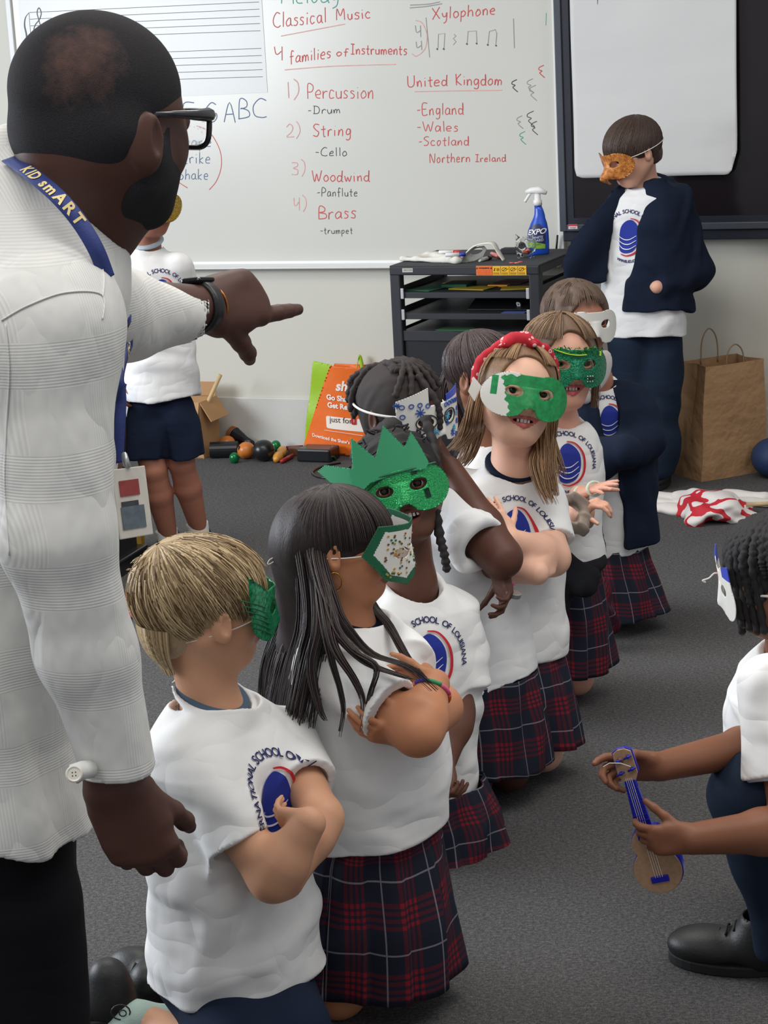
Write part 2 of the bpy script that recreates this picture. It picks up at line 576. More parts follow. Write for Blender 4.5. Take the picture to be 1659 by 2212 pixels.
# single-stroke marker handwriting: each glyph is (width, strokes); unit = x 0..w, y 0..1 (x-height 0.55)
GL = {
 'A': (.62, [[(0, 0), (.3, 1), (.6, 0)], [(.12, .4), (.5, .38)]]),
 'B': (.55, [[(.05, 0), (.05, 1), (.4, .9), (.38, .6), (.08, .52)], [(.1, .52), (.5, .42), (.5, .1), (.02, 0)]]),
 'C': (.6, [[(.58, .92), (.3, .98), (.04, .6), (.08, .15), (.4, 0), (.6, .08)]]),
 'D': (.6, [[(.08, 0), (.08, 1)], [(0, .98), (.4, .9), (.58, .5), (.4, .08), (0, 0)]]),
 'E': (.5, [[(.45, 1), (.05, .97), (.05, 0), (.5, .02)], [(.05, .52), (.38, .54)]]),
 'F': (.5, [[(.48, 1), (.05, .97), (.05, 0)], [(.05, .52), (.38, .54)]]),
 'G': (.62, [[(.56, .9), (.3, 1), (.04, .6), (.08, .12), (.4, 0), (.58, .2), (.58, .42), (.34, .42)]]),
 'I': (.4, [[(.02, .98), (.38, .98)], [(.2, .98), (.2, .02)], [(0, .02), (.4, .02)]]),
 'K': (.5, [[(.05, 1), (.05, 0)], [(.48, 1), (.07, .45), (.5, 0)]]),
 'M': (.7, [[(.02, 0), (.08, 1), (.33, .4), (.6, 1), (.68, 0)]]),
 'N': (.6, [[(.05, 0), (.05, 1), (.5, .02), (.55, 1)]]),
 'P': (.5, [[(.06, 0), (.06, 1), (.42, .95), (.48, .7), (.35, .48), (.06, .44)]]),
 'S': (.5, [[(.48, .92), (.2, 1), (.04, .75), (.25, .55), (.46, .32), (.3, .02), (0, .08)]]),
 'U': (.6, [[(.03, 1), (.05, .2), (.28, 0), (.5, .2), (.56, 1)]]),
 'W': (.8, [[(0, 1), (.2, 0), (.4, .7), (.58, 0), (.8, 1)]]),
 'X': (.6, [[(0, 1), (.55, 0)], [(.55, 1), (0, 0)]]),
 'a': (.45, [[(.4, .48), (.2, .56), (.03, .3), (.12, .02), (.35, .15), (.4, .5), (.4, .12), (.5, 0)]]),
 'b': (.42, [[(.04, 1), (.04, 0), (.3, .02), (.4, .3), (.25, .52), (.04, .35)]]),
 'c': (.38, [[(.36, .48), (.15, .55), (.02, .28), (.12, .02), (.38, .08)]]),
 'd': (.46, [[(.38, .45), (.15, .52), (.02, .25), (.15, 0), (.4, .2), (.42, 1), (.42, .1), (.5, 0)]]),
 'e': (.42, [[(.04, .28), (.38, .34), (.25, .56), (.04, .38), (.08, .05), (.38, .04)]]),
 'f': (.38, [[(.38, .9), (.22, 1), (.15, .7), (.15, -.1)], [(0, .5), (.34, .52)]]),
 'g': (.42, [[(.38, .48), (.15, .55), (.03, .3), (.15, .05), (.38, .25), (.38, .5), (.38, -.2), (.2, -.35), (.02, -.25)]]),
 'h': (.42, [[(.04, 1), (.04, 0), (.08, .35), (.25, .52), (.36, .35), (.38, 0)]]),
 'i': (.16, [[(.07, .5), (.08, 0)], [(.07, .74), (.08, .76)]]),
 'k': (.4, [[(.04, 1), (.04, 0)], [(.34, .5), (.06, .22), (.36, 0)]]),
 'l': (.14, [[(.06, 1), (.08, 0)]]),
 'm': (.62, [[(.03, .5), (.04, 0), (.08, .35), (.2, .5), (.3, .3), (.3, 0), (.34, .35), (.46, .5), (.55, .3), (.56, 0)]]),
 'n': (.42, [[(.03, .5), (.04, 0), (.08, .35), (.25, .52), (.36, .35), (.37, 0)]]),
 'o': (.42, [[(.2, .54), (.03, .3), (.15, 0), (.38, .2), (.32, .5), (.16, .53)]]),
 'p': (.42, [[(.04, .5), (.05, -.4)], [(.05, .35), (.25, .54), (.4, .3), (.25, .04), (.06, .08)]]),
 'r': (.34, [[(.03, .5), (.05, 0), (.06, .32), (.2, .52), (.34, .46)]]),
 's': (.36, [[(.34, .5), (.14, .55), (.06, .4), (.3, .22), (.24, .02), (.02, .03)]]),
 't': (.34, [[(.16, .85), (.16, .05), (.3, 0)], [(0, .52), (.34, .54)]]),
 'u': (.42, [[(.03, .5), (.05, .12), (.2, 0), (.36, .15), (.38, .5), (.38, 0)]]),
 'w': (.6, [[(.02, .52), (.14, 0), (.3, .4), (.43, 0), (.58, .54)]]),
 'x': (.4, [[(.02, .5), (.38, 0)], [(.38, .5), (.02, 0)]]),
 'y': (.42, [[(.03, .52), (.08, .2), (.3, .2), (.38, .5)], [(.4, .5), (.34, -.2), (.1, -.4)]]),
 '1': (.2, [[(.08, 1), (.14, 0)]]),
 '2': (.45, [[(.02, .8), (.22, 1), (.42, .75), (.3, .4), (.02, .02), (.48, .02)]]),
 '3': (.42, [[(.04, .95), (.35, .9), (.34, .66), (.12, .55), (.4, .4), (.34, .05), (.02, .05)]]),
 '4': (.48, [[(.04, 1), (.05, .5), (.2, .4), (.38, .62)], [(.4, 1), (.44, 0)]]),
 ')': (.28, [[(.02, 1.2), (.22, .95), (.26, .4), (.06, -.1)]]),
 '-': (.34, [[(.04, .4), (.3, .42)]]),
 '*': (.4, [[(.2, .9), (.2, .3)], [(.02, .7), (.38, .5)], [(.38, .75), (.04, .45)]]),
 ' ': (.42, []),
}

def write_strokes(mb, body, mapf, w_px, h_px, jit=0.02, pen=0.0016):
    """mapf(x,y)->3d; the text is scaled to fill w_px wide, cap height h_px, starting at 0,0"""
    tot = 0
    for ch in body: tot += GL[ch][0] + 0.16
    sc = w_px / (tot * 1.0)
    x = 0
    for ch in body:
        w, st = GL[ch]
        for s_ in st:
            pts = [(x + a * 1.0, b) for a, b in s_]
            pts = smooth_path([V(a + random.uniform(-jit, jit), b + random.uniform(-jit, jit), 0) for a, b in pts], 4)
            ribbon(mb, [mapf(q[0] * sc, q[1] * h_px) for q in pts], pen)
        x += w + 0.16

def ribbon(mb, pts, pen):
    mb.tube(pts, pen, n=5, flat=0.35, up=-WN)

# ------------------------------------------------------------------ room shell
WO = at_z(1450, 993)                       # foot of the back wall
WU = nrm(V(1.0, -0.41, 0))                 # along the wall, to the right
WN = nrm(V(-0.41, -1.0, 0))                # out of the wall, into the room
WZ = V(0, 0, 1)

def wp(u, z, off=0.0): return WO + WU * u + WZ * z + WN * off
def wpx(px, py, off=0.0):
    """photo position on a plane parallel to the wall -> (u, z)"""
    p = at_plane(px, py, WO + WN * off, WN) - WO
    return float(p @ WU), float(p[2])
def wat(px, py, off=0.0):
    return at_plane(px, py, WO + WN * off, WN)
def wbox(mb, u0, u1, z0, z1, o0, o1, mi=0):
    return mb.box(wp(u0, z0, o0), WU * (u1 - u0), WZ * (z1 - z0), WN * (o1 - o0), mi)

def mat_wall():
    t = NT('painted_wall'); co = t.coord()
    c = t.mix(t.noise(co, 1.2, 3), rgb(212, 209, 196), rgb(203, 201, 190))
    t.bump(t.noise(co, 260, 2), 0.08, 0.001)
    return t.set(c, 0.55)
M_WALL = mat_wall()

def mat_carpet():
    t = NT('grey_carpet'); co = t.coord()
    a = t.noise(co, 420, 4, 0.7); b = t.noise(co, 140, 3, 0.6); c = t.noise(co, 5, 3)
    st = t.noise(t.coord('Object', (1, 6, 1)), 60, 3, 0.7)
    m = t.math('ADD', t.math('MULTIPLY', a, 0.55), t.math('ADD', t.math('MULTIPLY', b, 0.3), t.math('MULTIPLY', st, 0.25)))
    col = t.ramp(m, [(0.34, rgb(34, 34, 36)), (0.52, rgb(82, 81, 82)), (0.72, rgb(146, 144, 142))])
    col = t.mix(t.math('MULTIPLY', c, 0.25), col, rgb(60, 60, 62))
    t.bump(m, 0.9, 0.006)
    return t.set(col, 0.95, spec=0.15)
M_CARPET = mat_carpet()

mb = MB(); mb.box(V(-5, -1, -0.05), V(9, 0, 0), V(0, 11, 0), V(0, 0, 0.05))
tag(mb.build('floor', M_CARPET), kind='structure')
mb = MB(); wbox(mb, -5.2, 3.2, 0, 3.2, -0.12, 0.0)
tag(mb.build('wall_back', M_WALL), kind='structure')
bz = wpx(1480, 878, 0.015)[1]
M_BASE = plain('baseboard_paint', rgb(205, 204, 198), 0.4, var=0.02)
mb = MB(); wbox(mb, -5.2, 3.2, 0, bz, 0.0, 0.014)
tag(mb.build('baseboard_back', M_BASE, bevel=0.004), kind='structure')

# ------------------------------------------------------------------ whiteboard
def mat_board():
    t = NT('whiteboard_enamel'); co = t.coord()
    c = t.mix(t.noise(co, 1.6, 5), rgb(214, 213, 204), rgb(203, 202, 194))
    return t.set(c, 0.22, spec=0.5)
M_BOARD = mat_board()
M_ALU = plain('brushed_aluminium', rgb(200, 202, 204), 0.35, 0.5, var=0.03)
M_FRAMEW = plain('white_frame_paint', rgb(226, 227, 224), 0.4, var=0.02)

wbL, _ = wpx(30, 60, 0.02); wbR, _ = wpx(1207, 480, 0.02)
_, wbB = wpx(700, 569, 0.03); _, trB = wpx(700, 581, 0.05)
wb = thing('whiteboard', 'large white dry-erase board mounted on the back wall covered in handwriting', 'whiteboard', wp((wbL + wbR) / 2, wbB))
mb = MB(); wbox(mb, wbL, wbR, wbB, 2.16, 0.0, 0.02); mb.build('writing_surface', M_BOARD, wb)
mb = MB(); wbox(mb, wbL - 0.025, wbL, wbB - 0.01, 2.18, 0.0, 0.032); wbox(mb, wbR, wbR + 0.022, wbB - 0.01, 2.18, 0.0, 0.032)
wbox(mb, wbL - 0.025, wbR + 0.022, 2.16, 2.19, 0.0, 0.032)
mb.build('frame', M_FRAMEW, wb, bevel=0.003)
mb = MB()
prof = [(0.0, 0.0), (0.055, 0.0), (0.062, 0.004), (0.062, 0.010), (0.05, 0.012), (0.022, 0.020), (0.02, 0.030), (0.0, 0.030)]
vs = []; n = len(prof)
for u in (wbL, wbR):
    for o, z in prof: vs.append(wp(u, trB + z, o))
fs = [(i, (i + 1) % n, n + (i + 1) % n, n + i) for i in range(n)] + [tuple(range(n))[::-1], tuple(range(n, 2 * n))]
mb.add(vs, fs); mb.build('marker_tray', M_FRAMEW, wb)

def ink(name, r, g, b): return plain(name, rgb(r, g, b), 0.6, var=0.12, scale=60)
M_RED = ink('red_marker', 205, 88, 86); M_PALE = ink('faded_red_marker', 222, 168, 162); M_BLK = ink('black_marker', 70, 72, 72)
M_BLU = ink('blue_marker', 88, 112, 148); M_TEAL = ink('teal_marker', 70, 160, 140); M_GRY = ink('faded_black_marker', 148, 150, 146)

def wr(body, x, y, w, h, mat, slope=0.0, jit=0.03, pen=0.0022, name='handwriting'):
    mb = MB()
    write_strokes(mb, body, lambda a, b: wat(x + a, y - b + slope * a, 0.0206), w, h, jit, pen)
    return mb.build(name, mat, wb)
def line(pts, mat, pen=0.002, name='marker_stroke', sm=True):
    mb = MB()
    for p in (pts if isinstance(pts[0], list) else [pts]):
        q = [wat(a, b, 0.0206) for a, b in p]
        ribbon(mb, smooth_path(q, 5) if sm and len(q) > 2 else q, pen)
    return mb.build(name, mat, wb)

wr('*Melody', 587, 9, 150, 32, M_TEAL, -0.03)
wr('Classical', 590, 60, 118, 32, M_RED, -0.1); wr('Music', 726, 44, 78, 25, M_RED, -0.06)
line([(607, 78), (660, 68), (745, 52)], M_PALE)
wr('4', 592, 130, 26, 30, M_RED); wr('families', 626, 137, 92, 27, M_RED, -0.13); wr('of', 727, 121, 30, 16, M_RED)
wr('Instruments', 758, 117, 124, 22, M_RED, 0.01)
line([(615, 151), (720, 143), (855, 139)], M_PALE)
wr('1)', 618, 212, 34, 34, M_PALE, pen=0.0025); wr('Percussion', 663, 213, 148, 32, M_RED, 0.0, pen=0.002)
wr('-Drum', 665, 246, 74, 17, M_BLK, -0.02, pen=0.0017)
wr('2)', 619, 296, 34, 28, M_PALE); wr('String', 676, 295, 86, 27, M_RED, -0.03)
wr('-Cello', 681, 337, 72, 19, M_BLK, 0.0, pen=0.0017)
wr('3)', 630, 378, 34, 28, M_PALE); wr('Woodwind', 674, 392, 128, 24, M_RED)
wr('-Panflute', 685, 424, 90, 18, M_BLK, 0, pen=0.0016)
wr('4)', 634, 455, 32, 28, M_PALE); wr('Brass', 688, 474, 86, 28, M_RED, -0.04)
wr('-trumpet', 692, 505, 72, 15, M_BLK, 0, pen=0.0015)
wr('Xylophone', 934, 42, 140, 25, M_RED, -0.08)
line([[(885, 17), (920, 14), (955, 8)], [(886, 11), (925, 9), (950, 4)]], M_GRY)
line([[(897, 55), (900, 70), (908, 66)], [(908, 55), (909, 80)], [(899, 90), (901, 103), (910, 98)], [(910, 88), (911, 108)]], M_GRY)
line([(898, 44), (912, 50), (922, 75), (918, 105), (900, 121), (890, 116)], M_PALE)
line([[(920, 38), (924, 80), (928, 124)], [(1109, 40), (1111, 104)], [(946, 104), (947, 74), (961, 72), (959, 104)], [(981, 74), (985, 78), (979, 83), (985, 90), (979, 97)],
      [(1009, 94), (1011, 68), (1029, 67), (1030, 94)], [(1054, 96), (1057, 68), (1070, 64), (1073, 72), (1071, 96)]], M_GRY, 0.0018, sm=False)
line([[(943, 105), (946, 107)], [(957, 105), (960, 107)], [(1007, 94), (1010, 96)], [(1028, 93), (1031, 95)], [(1052, 96), (1055, 98)], [(1070, 98), (1073, 99)]], M_BLK, 0.003, sm=False)
wr('United', 880, 188, 90, 24, M_RED, -0.03); wr('Kingdom', 984, 184, 104, 24, M_RED, 0.0)
line([(896, 198), (990, 196), (1084, 195)], M_PALE)
wr('-England', 900, 249, 104, 25, M_RED, -0.02, pen=0.002); wr('-Wales', 900, 284, 94, 22, M_RED, 0, pen=0.0019)
wr('-Scotland', 904, 315, 112, 20, M_RED, -0.01, pen=0.0019); wr('Northern', 928, 352, 90, 20, M_RED, -0.03, pen=0.0019)
wr('Ireland', 1027, 350, 68, 16, M_RED, -0.02, pen=0.0019)
sq = lambda x, y, s, w=1: [(x + 12 * s, y), (x + 2 * s, y + 5 * s), (x + 1 * s, y + 10 * s), (x + 8 * s, y + 13 * s), (x + 3 * s, y + 17 * s), (x + 6 * s, y + 21 * s), (x + 14 * s, y + 28 * s)]
line(sq(1105, 172, 0.95), M_BLK); line(sq(1163, 141, 0.95), M_RED); line(sq(1138, 170, 1.1), M_GRY, 0.0016); line(sq(1143, 184, 1.2), M_GRY, 0.0016)
line(sq(1138, 240, 1.2), M_BLK, 0.0017); line(sq(1147, 262, 1.05), M_BLK, 0.0017); line(sq(1116, 250, 1.0), M_GRY, 0.0017); line(sq(1122, 284, 1.0), M_TEAL, 0.0017)
line([(1180, 28), (1179, 55)], M_TEAL, 0.0012)
wr('E', 352, 268, 30, 42, M_BLU); wr('F', 393, 266, 34, 44, M_BLU, pen=0.0022); wr('G', 443, 264, 34, 42, M_BLU, pen=0.0022); wr('A', 484, 264, 30, 44, M_BLU); wr('B', 515, 256, 32, 42, M_BLU); wr('C', 546, 255, 38, 42, M_BLU)
wr('Scrape', 368, 317, 92, 24, M_BLU, 0, pen=0.0018); wr('Strike', 380, 353, 78, 25, M_BLU, 0, pen=0.0018); wr('Shake', 385, 388, 68, 23, M_BLU, 0, pen=0.0018)
line([(425, 272), (452, 285), (474, 322), (478, 358), (468, 390), (452, 410)], M_RED, 0.0018); line([(340, 300), (352, 350), (380, 388), (405, 406)], M_RED, 0.0018)

# printed staff sheet held on the board
M_SHEET = plain('glossy_white_sheet', rgb(208, 209, 206), 0.3, var=0.01)
M_STAFF = plain('printed_grey_line', rgb(118, 120, 116), 0.5, var=0.05)
uL, _ = wpx(44, 60, 0.022); uR, _ = wpx(574, 140, 0.022); _, zB = wpx(573, 200, 0.022)
sh = thing('music_staff_sheet', 'laminated white sheet printed with blank staff lines and a clef on the whiteboard', 'poster', wp(uR, zB, 0.022))
mb = MB(); wbox(mb, uL, uR, zB, 2.1, 0.0202, 0.0218); mb.build('sheet', M_SHEET, sh)
mb = MB()
for i in range(5):
    for y0, y1 in ((27 + 14.4 * i, 4.3 + 15.5 * i), (123 + 14.4 * i, 104.5 + 15.3 * i)):
        mb.tube([wat(63 + 0.07 * y0 - 1, y0, 0.0224), wat(559 + 0.05 * y1, y1, 0.0224)], 0.0011, n=4)
        mb.tube([wat(63 + 0.07 * y0 - 1, y0, 0.0224), wat(67 + 0.07 * y0 - 1, y0, 0.0224)], 0.0011, n=4)
mb.tube([wat(62.5, 27, 0.0224), wat(75, 190, 0.0224)], 0.001, n=4)
mb.build('staff_lines', M_STAFF, sh)
M_DKP = plain('printed_dark_grey', rgb(92, 92, 88), 0.5, var=0.05)
mb = MB()
br = smooth_path([wat(a, b, 0.0226) for a, b in [(63, 27), (55, 38), (53, 55), (57, 75), (57, 90), (54, 98), (50, 104)]], 6)
mb.tube(br, [0.0008 + 0.003 * math.sin(math.pi * i / (len(br) - 1)) for i in range(len(br))], n=6, flat=0.3, up=-WN)
br = smooth_path([wat(a, b, 0.0226) for a, b in [(50, 104), (56, 112), (60, 125), (59, 140), (57, 152), (60, 168), (70, 186)]], 6)
mb.tube(br, [0.0008 + 0.003 * math.sin(math.pi * i / (len(br) - 1)) for i in range(len(br))], n=6, flat=0.3, up=-WN)
mb.build('brace_mark', M_DKP, sh)
mb = MB()
cl = smooth_path([wat(a, b, 0.0226) for a, b in [(99, 66), (92, 54), (84, 60), (82, 70), (88, 78), (98, 78), (104, 70), (102, 85), (92, 90), (80, 82), (73, 68), (76, 54), (85, 42), (89, 28), (84, 17), (80, 27), (84, 44), (92, 72), (97, 95), (92, 104), (86, 100)]], 6)
mb.tube(cl, 0.0024, n=6, flat=0.3, up=-WN); mb.build('clef_mark', M_DKP, sh)

# ------------------------------------------------------------------ wall display
M_TVF = plain('charcoal_plastic', rgb(62, 67, 76), 0.45, var=0.04); M_TVB = plain('dark_bezel', rgb(34, 38, 48), 0.35, var=0.04)
M_SCR = plain('dark_screen', rgb(30, 25, 29), 0.16, var=0.02)
a, _ = wpx(1205, 330, 0.11); a2, _ = wpx(1220, 330, 0.11); a3, _ = wpx(1234, 250, 0.105)
_, b0 = wpx(1290, 521, 0.10); _, b1 = wpx(1290, 499, 0.11); _, b2 = wpx(1290, 484, 0.11); _, b3 = wpx(1290, 470, 0.105)
tv = thing('flat_panel_display', 'large black flat-panel display behind the boy in the hoodie', 'television', wp(a + 0.9, b0, 0.0))
R = a + 1.75
mb = MB(); wbox(mb, a, R, b1, b1 + 1.15, 0.04, 0.10); mb.build('housing', M_TVF, tv, bevel=0.004)
mb = MB(); wbox(mb, a, a2, b1, b1 + 1.15, 0.10, 0.115); wbox(mb, a2, R, b1, b2, 0.10, 0.115); mb.build('frame', M_TVF, tv, bevel=0.003)
mb = MB(); wbox(mb, a2, a3, b2, b1 + 1.14, 0.10, 0.108); wbox(mb, a3, R, b2, b3, 0.10, 0.108); mb.build('bezel', M_TVB, tv)
mb = MB(); wbox(mb, a3, R, b3, b1 + 1.14, 0.10, 0.104); mb.build('screen', M_SCR, tv)
mb = MB(); wbox(mb, a + 0.008, R, b0, b1, 0.03, 0.10); mb.build('speaker_bar', M_TVB, tv, bevel=0.004)
mb = MB(); wbox(mb, a + 0.3, a + 1.3, b1 + 0.2, b1 + 0.8, 0.0, 0.04); mb.build('wall_bracket', M_TVB, tv)
mb = MB(); u, z = wpx(1228, 495, 0.116); wbox(mb, u, u + 0.036, z, z + 0.012, 0.114, 0.116)
st = mb.build('sticker', plain('white_sticker', rgb(225, 215, 215), 0.5), tv)
mb = MB(); wbox(mb, u, u + 0.036, z + 0.011, z + 0.019, 0.114, 0.1162); mb.build('red_band', plain('red_sticker', rgb(200, 60, 70), 0.5), st)
flat_text('boxlight', wp(u + 0.018, z + 0.0055, 0.1165), WU, WZ, 0.008, plain('sticker_ink', rgb(90, 60, 70), 0.5), 'lettering', st)

# paper sheet hanging over the display
def mat_paper(name, c1, c2):
    t = NT(name); co = t.coord(); c = t.mix(t.noise(co, 4, 4), c1, c2)
    t.bump(t.noise(t.coord('Object', (1, 1, 2.5)), 2.2, 2, 0.4), 0.22, 0.05)
    return t.set(c, 0.7, spec=0.2)
M_PAPER = mat_paper('flip_chart_paper', rgb(212, 212, 210), rgb(204, 204, 203))
pu0, _ = wpx(1237, 200, 0.13); pu1, _ = wpx(1592, 200, 0.13); _, pz = wpx(1400, 381, 0.13)
def ins(x, z):
    return d_poly(x, z, [(pu0 + 0.03, pz), (pu0 + 0.008, pz + 0.008), (pu0, pz + 0.035), (pu0, 1.95), (pu1, 1.95), (pu1, pz + 0.085), (pu1 - 0.02, pz + 0.015), (pu1 - 0.035, pz)])
q, fs = sheet_grid(ins, pu0 - 0.02, pu1 + 0.02, pz - 0.02, 1.97, 0.012)
mb = MB(); mb.add([wp(x, z, 0.132 + 0.006 * math.sin(5 * (x - pu0)) * max(0, 1.7 - z) + 0.004 * math.sin(9 * z + 3 * x) + (0.02 * max(0, x - pu1 + 0.1) / 0.1 * max(0, pz + 0.15 - z) / 0.15)) for x, z in q], fs)
fc = thing('chart_paper_sheet', 'blank white chart paper sheet taped over the black display', 'paper', wp((pu0 + pu1) / 2, pz, 0.126))
mb.build('sheet', M_PAPER, fc, smooth=True, solid=0.0008)
mb = MB(); mb.tube([wat(1291, -12, 0.134), wat(1291, 8, 0.134), wat(1290, 22, 0.134)], 0.0018, n=5, flat=0.3, up=-WN); mb.build('marker_stroke', M_BLK, fc)
mb = MB(); wbox(mb, pu0 + 0.08, pu0 + 0.14, 1.93, 1.96, 0.10, 0.134); wbox(mb, pu1 - 0.14, pu1 - 0.08, 1.93, 1.96, 0.10, 0.134); mb.build('tape', M_SHEET, fc)

# ------------------------------------------------------------------ media cart
M_CART = plain('black_cart_steel', rgb(36, 38, 44), 0.5, var=0.08, bump=0.15, bscale=500, bd=0.0006)
M_CARTD = plain('black_cart_panel', rgb(27, 28, 31), 0.42, var=0.05)
CF0 = 0.62; CB0 = 0.10
cu0, cz = wpx(841, 574, CF0); cu1, _ = wpx(1164, 574, CF0)
cart = thing('media_cart', 'black steel media cart with open shelves standing before the whiteboard', 'cart', wp((cu0 + cu1) / 2, 0, (CF0 + CB0) / 2))
cw = cu1 - cu0
mb = MB()
wbox(mb, cu0, cu1, cz - 0.006, cz, CB0, CF0)
mb.build('top', plain('dark_grip_mat', rgb(58, 59, 62), 0.85, var=0.1, bump=0.3), cart, bevel=0.002)
mb = MB()
wbox(mb, cu0, cu1, cz - 0.036, cz - 0.004, CF0 - 0.02, CF0 + 0.004); wbox(mb, cu0, cu1, cz - 0.036, cz - 0.004, CB0, CB0 + 0.02)
wbox(mb, cu0, cu0 + 0.02, cz - 0.036, cz - 0.004, CB0, CF0); wbox(mb, cu1 - 0.02, cu1, cz - 0.036, cz - 0.004, CB0, CF0)
mb.build('apron', M_CART, cart, bevel=0.004)
for u0, o0 in ((cu0 - 0.001, CF0 - 0.045), (cu1 - 0.040, CF0 - 0.045), (cu0, CB0), (cu1 - 0.04, CB0)):
    mb = MB(); wbox(mb, u0, u0 + 0.041, 0.09, cz - 0.03, o0, o0 + 0.046); mb.build('leg', M_CART, cart, bevel=0.005)
shz = [wpx(1000, y, CF0)[1] for y in (632, 678, 716)]
for i, z in enumerate(shz):
    mb = MB()
    wbox(mb, cu0 + 0.035, cu1 - 0.035, z - 0.004, z, CB0 + 0.02, CF0 - 0.01)
    wbox(mb, cu0 + 0.035, cu1 - 0.035, z - (0.022 if i < 2 else 0.038), z, CF0 - 0.012, CF0 - 0.006)
    if i < 2:
        for u in (cu0 + 0.033, cu1 - 0.037): wbox(mb, u, u + 0.004, z - 0.02, z + 0.022, CB0 + 0.02, CF0 - 0.02)
    s_ = mb.build('shelf', M_CART, cart, bevel=0.0015)
    if i < 2:
        for u in (cu0 + 0.040, cu1 - 0.052):
            mb = MB(); wbox(mb, u, u + 0.012, z - 0.024, z + 0.016, CF0 - 0.004, CF0 + 0.002); mb.build('latch', M_ALU, s_, bevel=0.002)
dz = wpx(1000, 735, CF0)[1]
mb = MB(); wbox(mb, cu0 + 0.042, cu1 - 0.042, 0.12, dz, CF0 - 0.03, CF0 - 0.012); dr = mb.build('door', M_CARTD, cart, bevel=0.003)
mb = MB(); wbox(mb, cu0 + 0.10, cu0 + 0.15, dz - 0.155, dz - 0.148, CF0 - 0.012, CF0 - 0.004); mb.build('handle', M_CART, dr, bevel=0.002)
mb = MB(); wbox(mb, cu0 + 0.003, cu0 + 0.006, 0.10, shz[2], CB0 + 0.03, CF0 - 0.04); wbox(mb, cu1 - 0.006, cu1 - 0.003, 0.10, cz - 0.08, CB0 + 0.03, CF0 - 0.04)
wbox(mb, cu0 + 0.03, cu1 - 0.03, 0.10, shz[2], CB0 + 0.004, CB0 + 0.008); mb.build('side_panel', M_CARTD, cart)
mb = MB(); wbox(mb, cu0 + 0.02, cu1 - 0.02, 0.085, 0.12, CB0, CF0); mb.build('base', M_CARTD, cart, bevel=0.004)
for u in (cu0 + 0.03, cu1 - 0.03):
    for o in (CB0 + 0.04, CF0 - 0.04):
        mb = MB(); mb.lathe(wp(u - 0.012, 0.04, o), [(0.02, 0), (0.04, 0.003), (0.04, 0.021), (0.02, 0.024)], WU, 20)
        mb.tube([wp(u, 0.05, o + 0.0), wp(u, 0.09, o)], 0.010, 8); mb.build('caster', M_CARTD, cart, smooth=True)
# drawn labels on the apron
u, z = wpx(869, 583, CF0 + 0.005)
mb = MB(); wbox(mb, u, u + 0.042, z - 0.009, z + 0.006, CF0 + 0.003, CF0 + 0.0055); lb = mb.build('maker_plate', plain('pale_plate', rgb(178, 180, 172), 0.4), cart)
flat_text('BRETFORD', wp(u + 0.023, z - 0.001, CF0 + 0.0058), WU, WZ, 0.007, plain('plate_ink', rgb(120, 90, 85), 0.5), 'lettering', lb)
u0, z0 = wpx(1029, 595, CF0 + 0.005); u1, z1 = wpx(1063, 574, CF0 + 0.005); u2, _ = wpx(1137, 584, CF0 + 0.005)
M_OR = plain('orange_label', rgb(226, 108, 46), 0.45, var=0.03); M_YE = plain('yellow_label', rgb(232, 178, 34), 0.45, var=0.03); M_INK = plain('label_ink', rgb(70, 40, 25), 0.5, var=0.02)
mb = MB(); wbox(mb, u0, u1, z0, z1, CF0 + 0.003, CF0 + 0.0056); l1 = mb.build('warning_label', M_OR, cart)
flat_text('\u25b2 WARNING \u25b2', wp((u0 + u1) / 2, z1 - 0.009, CF0 + 0.0058), WU, WZ, 0.0085, M_INK, 'lettering', l1, bold=0.0003)
for k in range(3): flat_text('DO NOT TIP OVER CART', wp((u0 + u1) / 2, z1 - 0.019 - 0.006 * k, CF0 + 0.0058), WU, WZ, 0.0045, plain('orange_ink', rgb(160, 70, 40), 0.5), 'lettering', l1)
mb = MB(); wbox(mb, u1 + 0.001, u2, z0, z1 - 0.001, CF0 + 0.003, CF0 + 0.0056); l2 = mb.build('pictogram_label', M_YE, cart)
pw = (u2 - u1) / 4
mb = MB()
for k in range(4):
    c = u1 + pw * (k + 0.5); zz = (z0 + z1) / 2 + 0.004
    wbox(mb, u1 + pw * k - 0.0006, u1 + pw * k + 0.0006, z0 + 0.002, z1 - 0.002, CF0 + 0.0056, CF0 + 0.0062)
    if k == 0:
        for s in (-0.007, 0.003, 0.009): wbox(mb, c + s - 0.0015, c + s + 0.0015, zz - 0.006, zz + 0.005, CF0 + 0.0056, CF0 + 0.0062)
        mb.tube([wp(c - 0.011, zz - 0.005, CF0 + 0.006), wp(c - 0.004, zz + 0.005, CF0 + 0.006)], 0.0009, 4)
    else:
        mb.tube([wp(c + 0.009 * math.cos(t) - 0.003, zz + 0.006 * math.sin(t), CF0 + 0.006) for t in np.linspace(0, 6.28, 13)[:-1]], 0.0008, 4, closed=True)
        mb.tube([wp(c - 0.01, zz - 0.006, CF0 + 0.006), wp(c + 0.006, zz + 0.006, CF0 + 0.006)], 0.0009, 4)
        mb.tube([wp(c + 0.006, zz, CF0 + 0.006), wp(c + 0.013, zz + 0.002, CF0 + 0.006)], 0.0009, 4)
    for q in range(3): wbox(mb, c - pw * 0.4, c + pw * 0.35, z0 + 0.003 + 0.003 * q, z0 + 0.0042 + 0.003 * q, CF0 + 0.0056, CF0 + 0.006)
mb.build('pictograms', M_INK, l2)

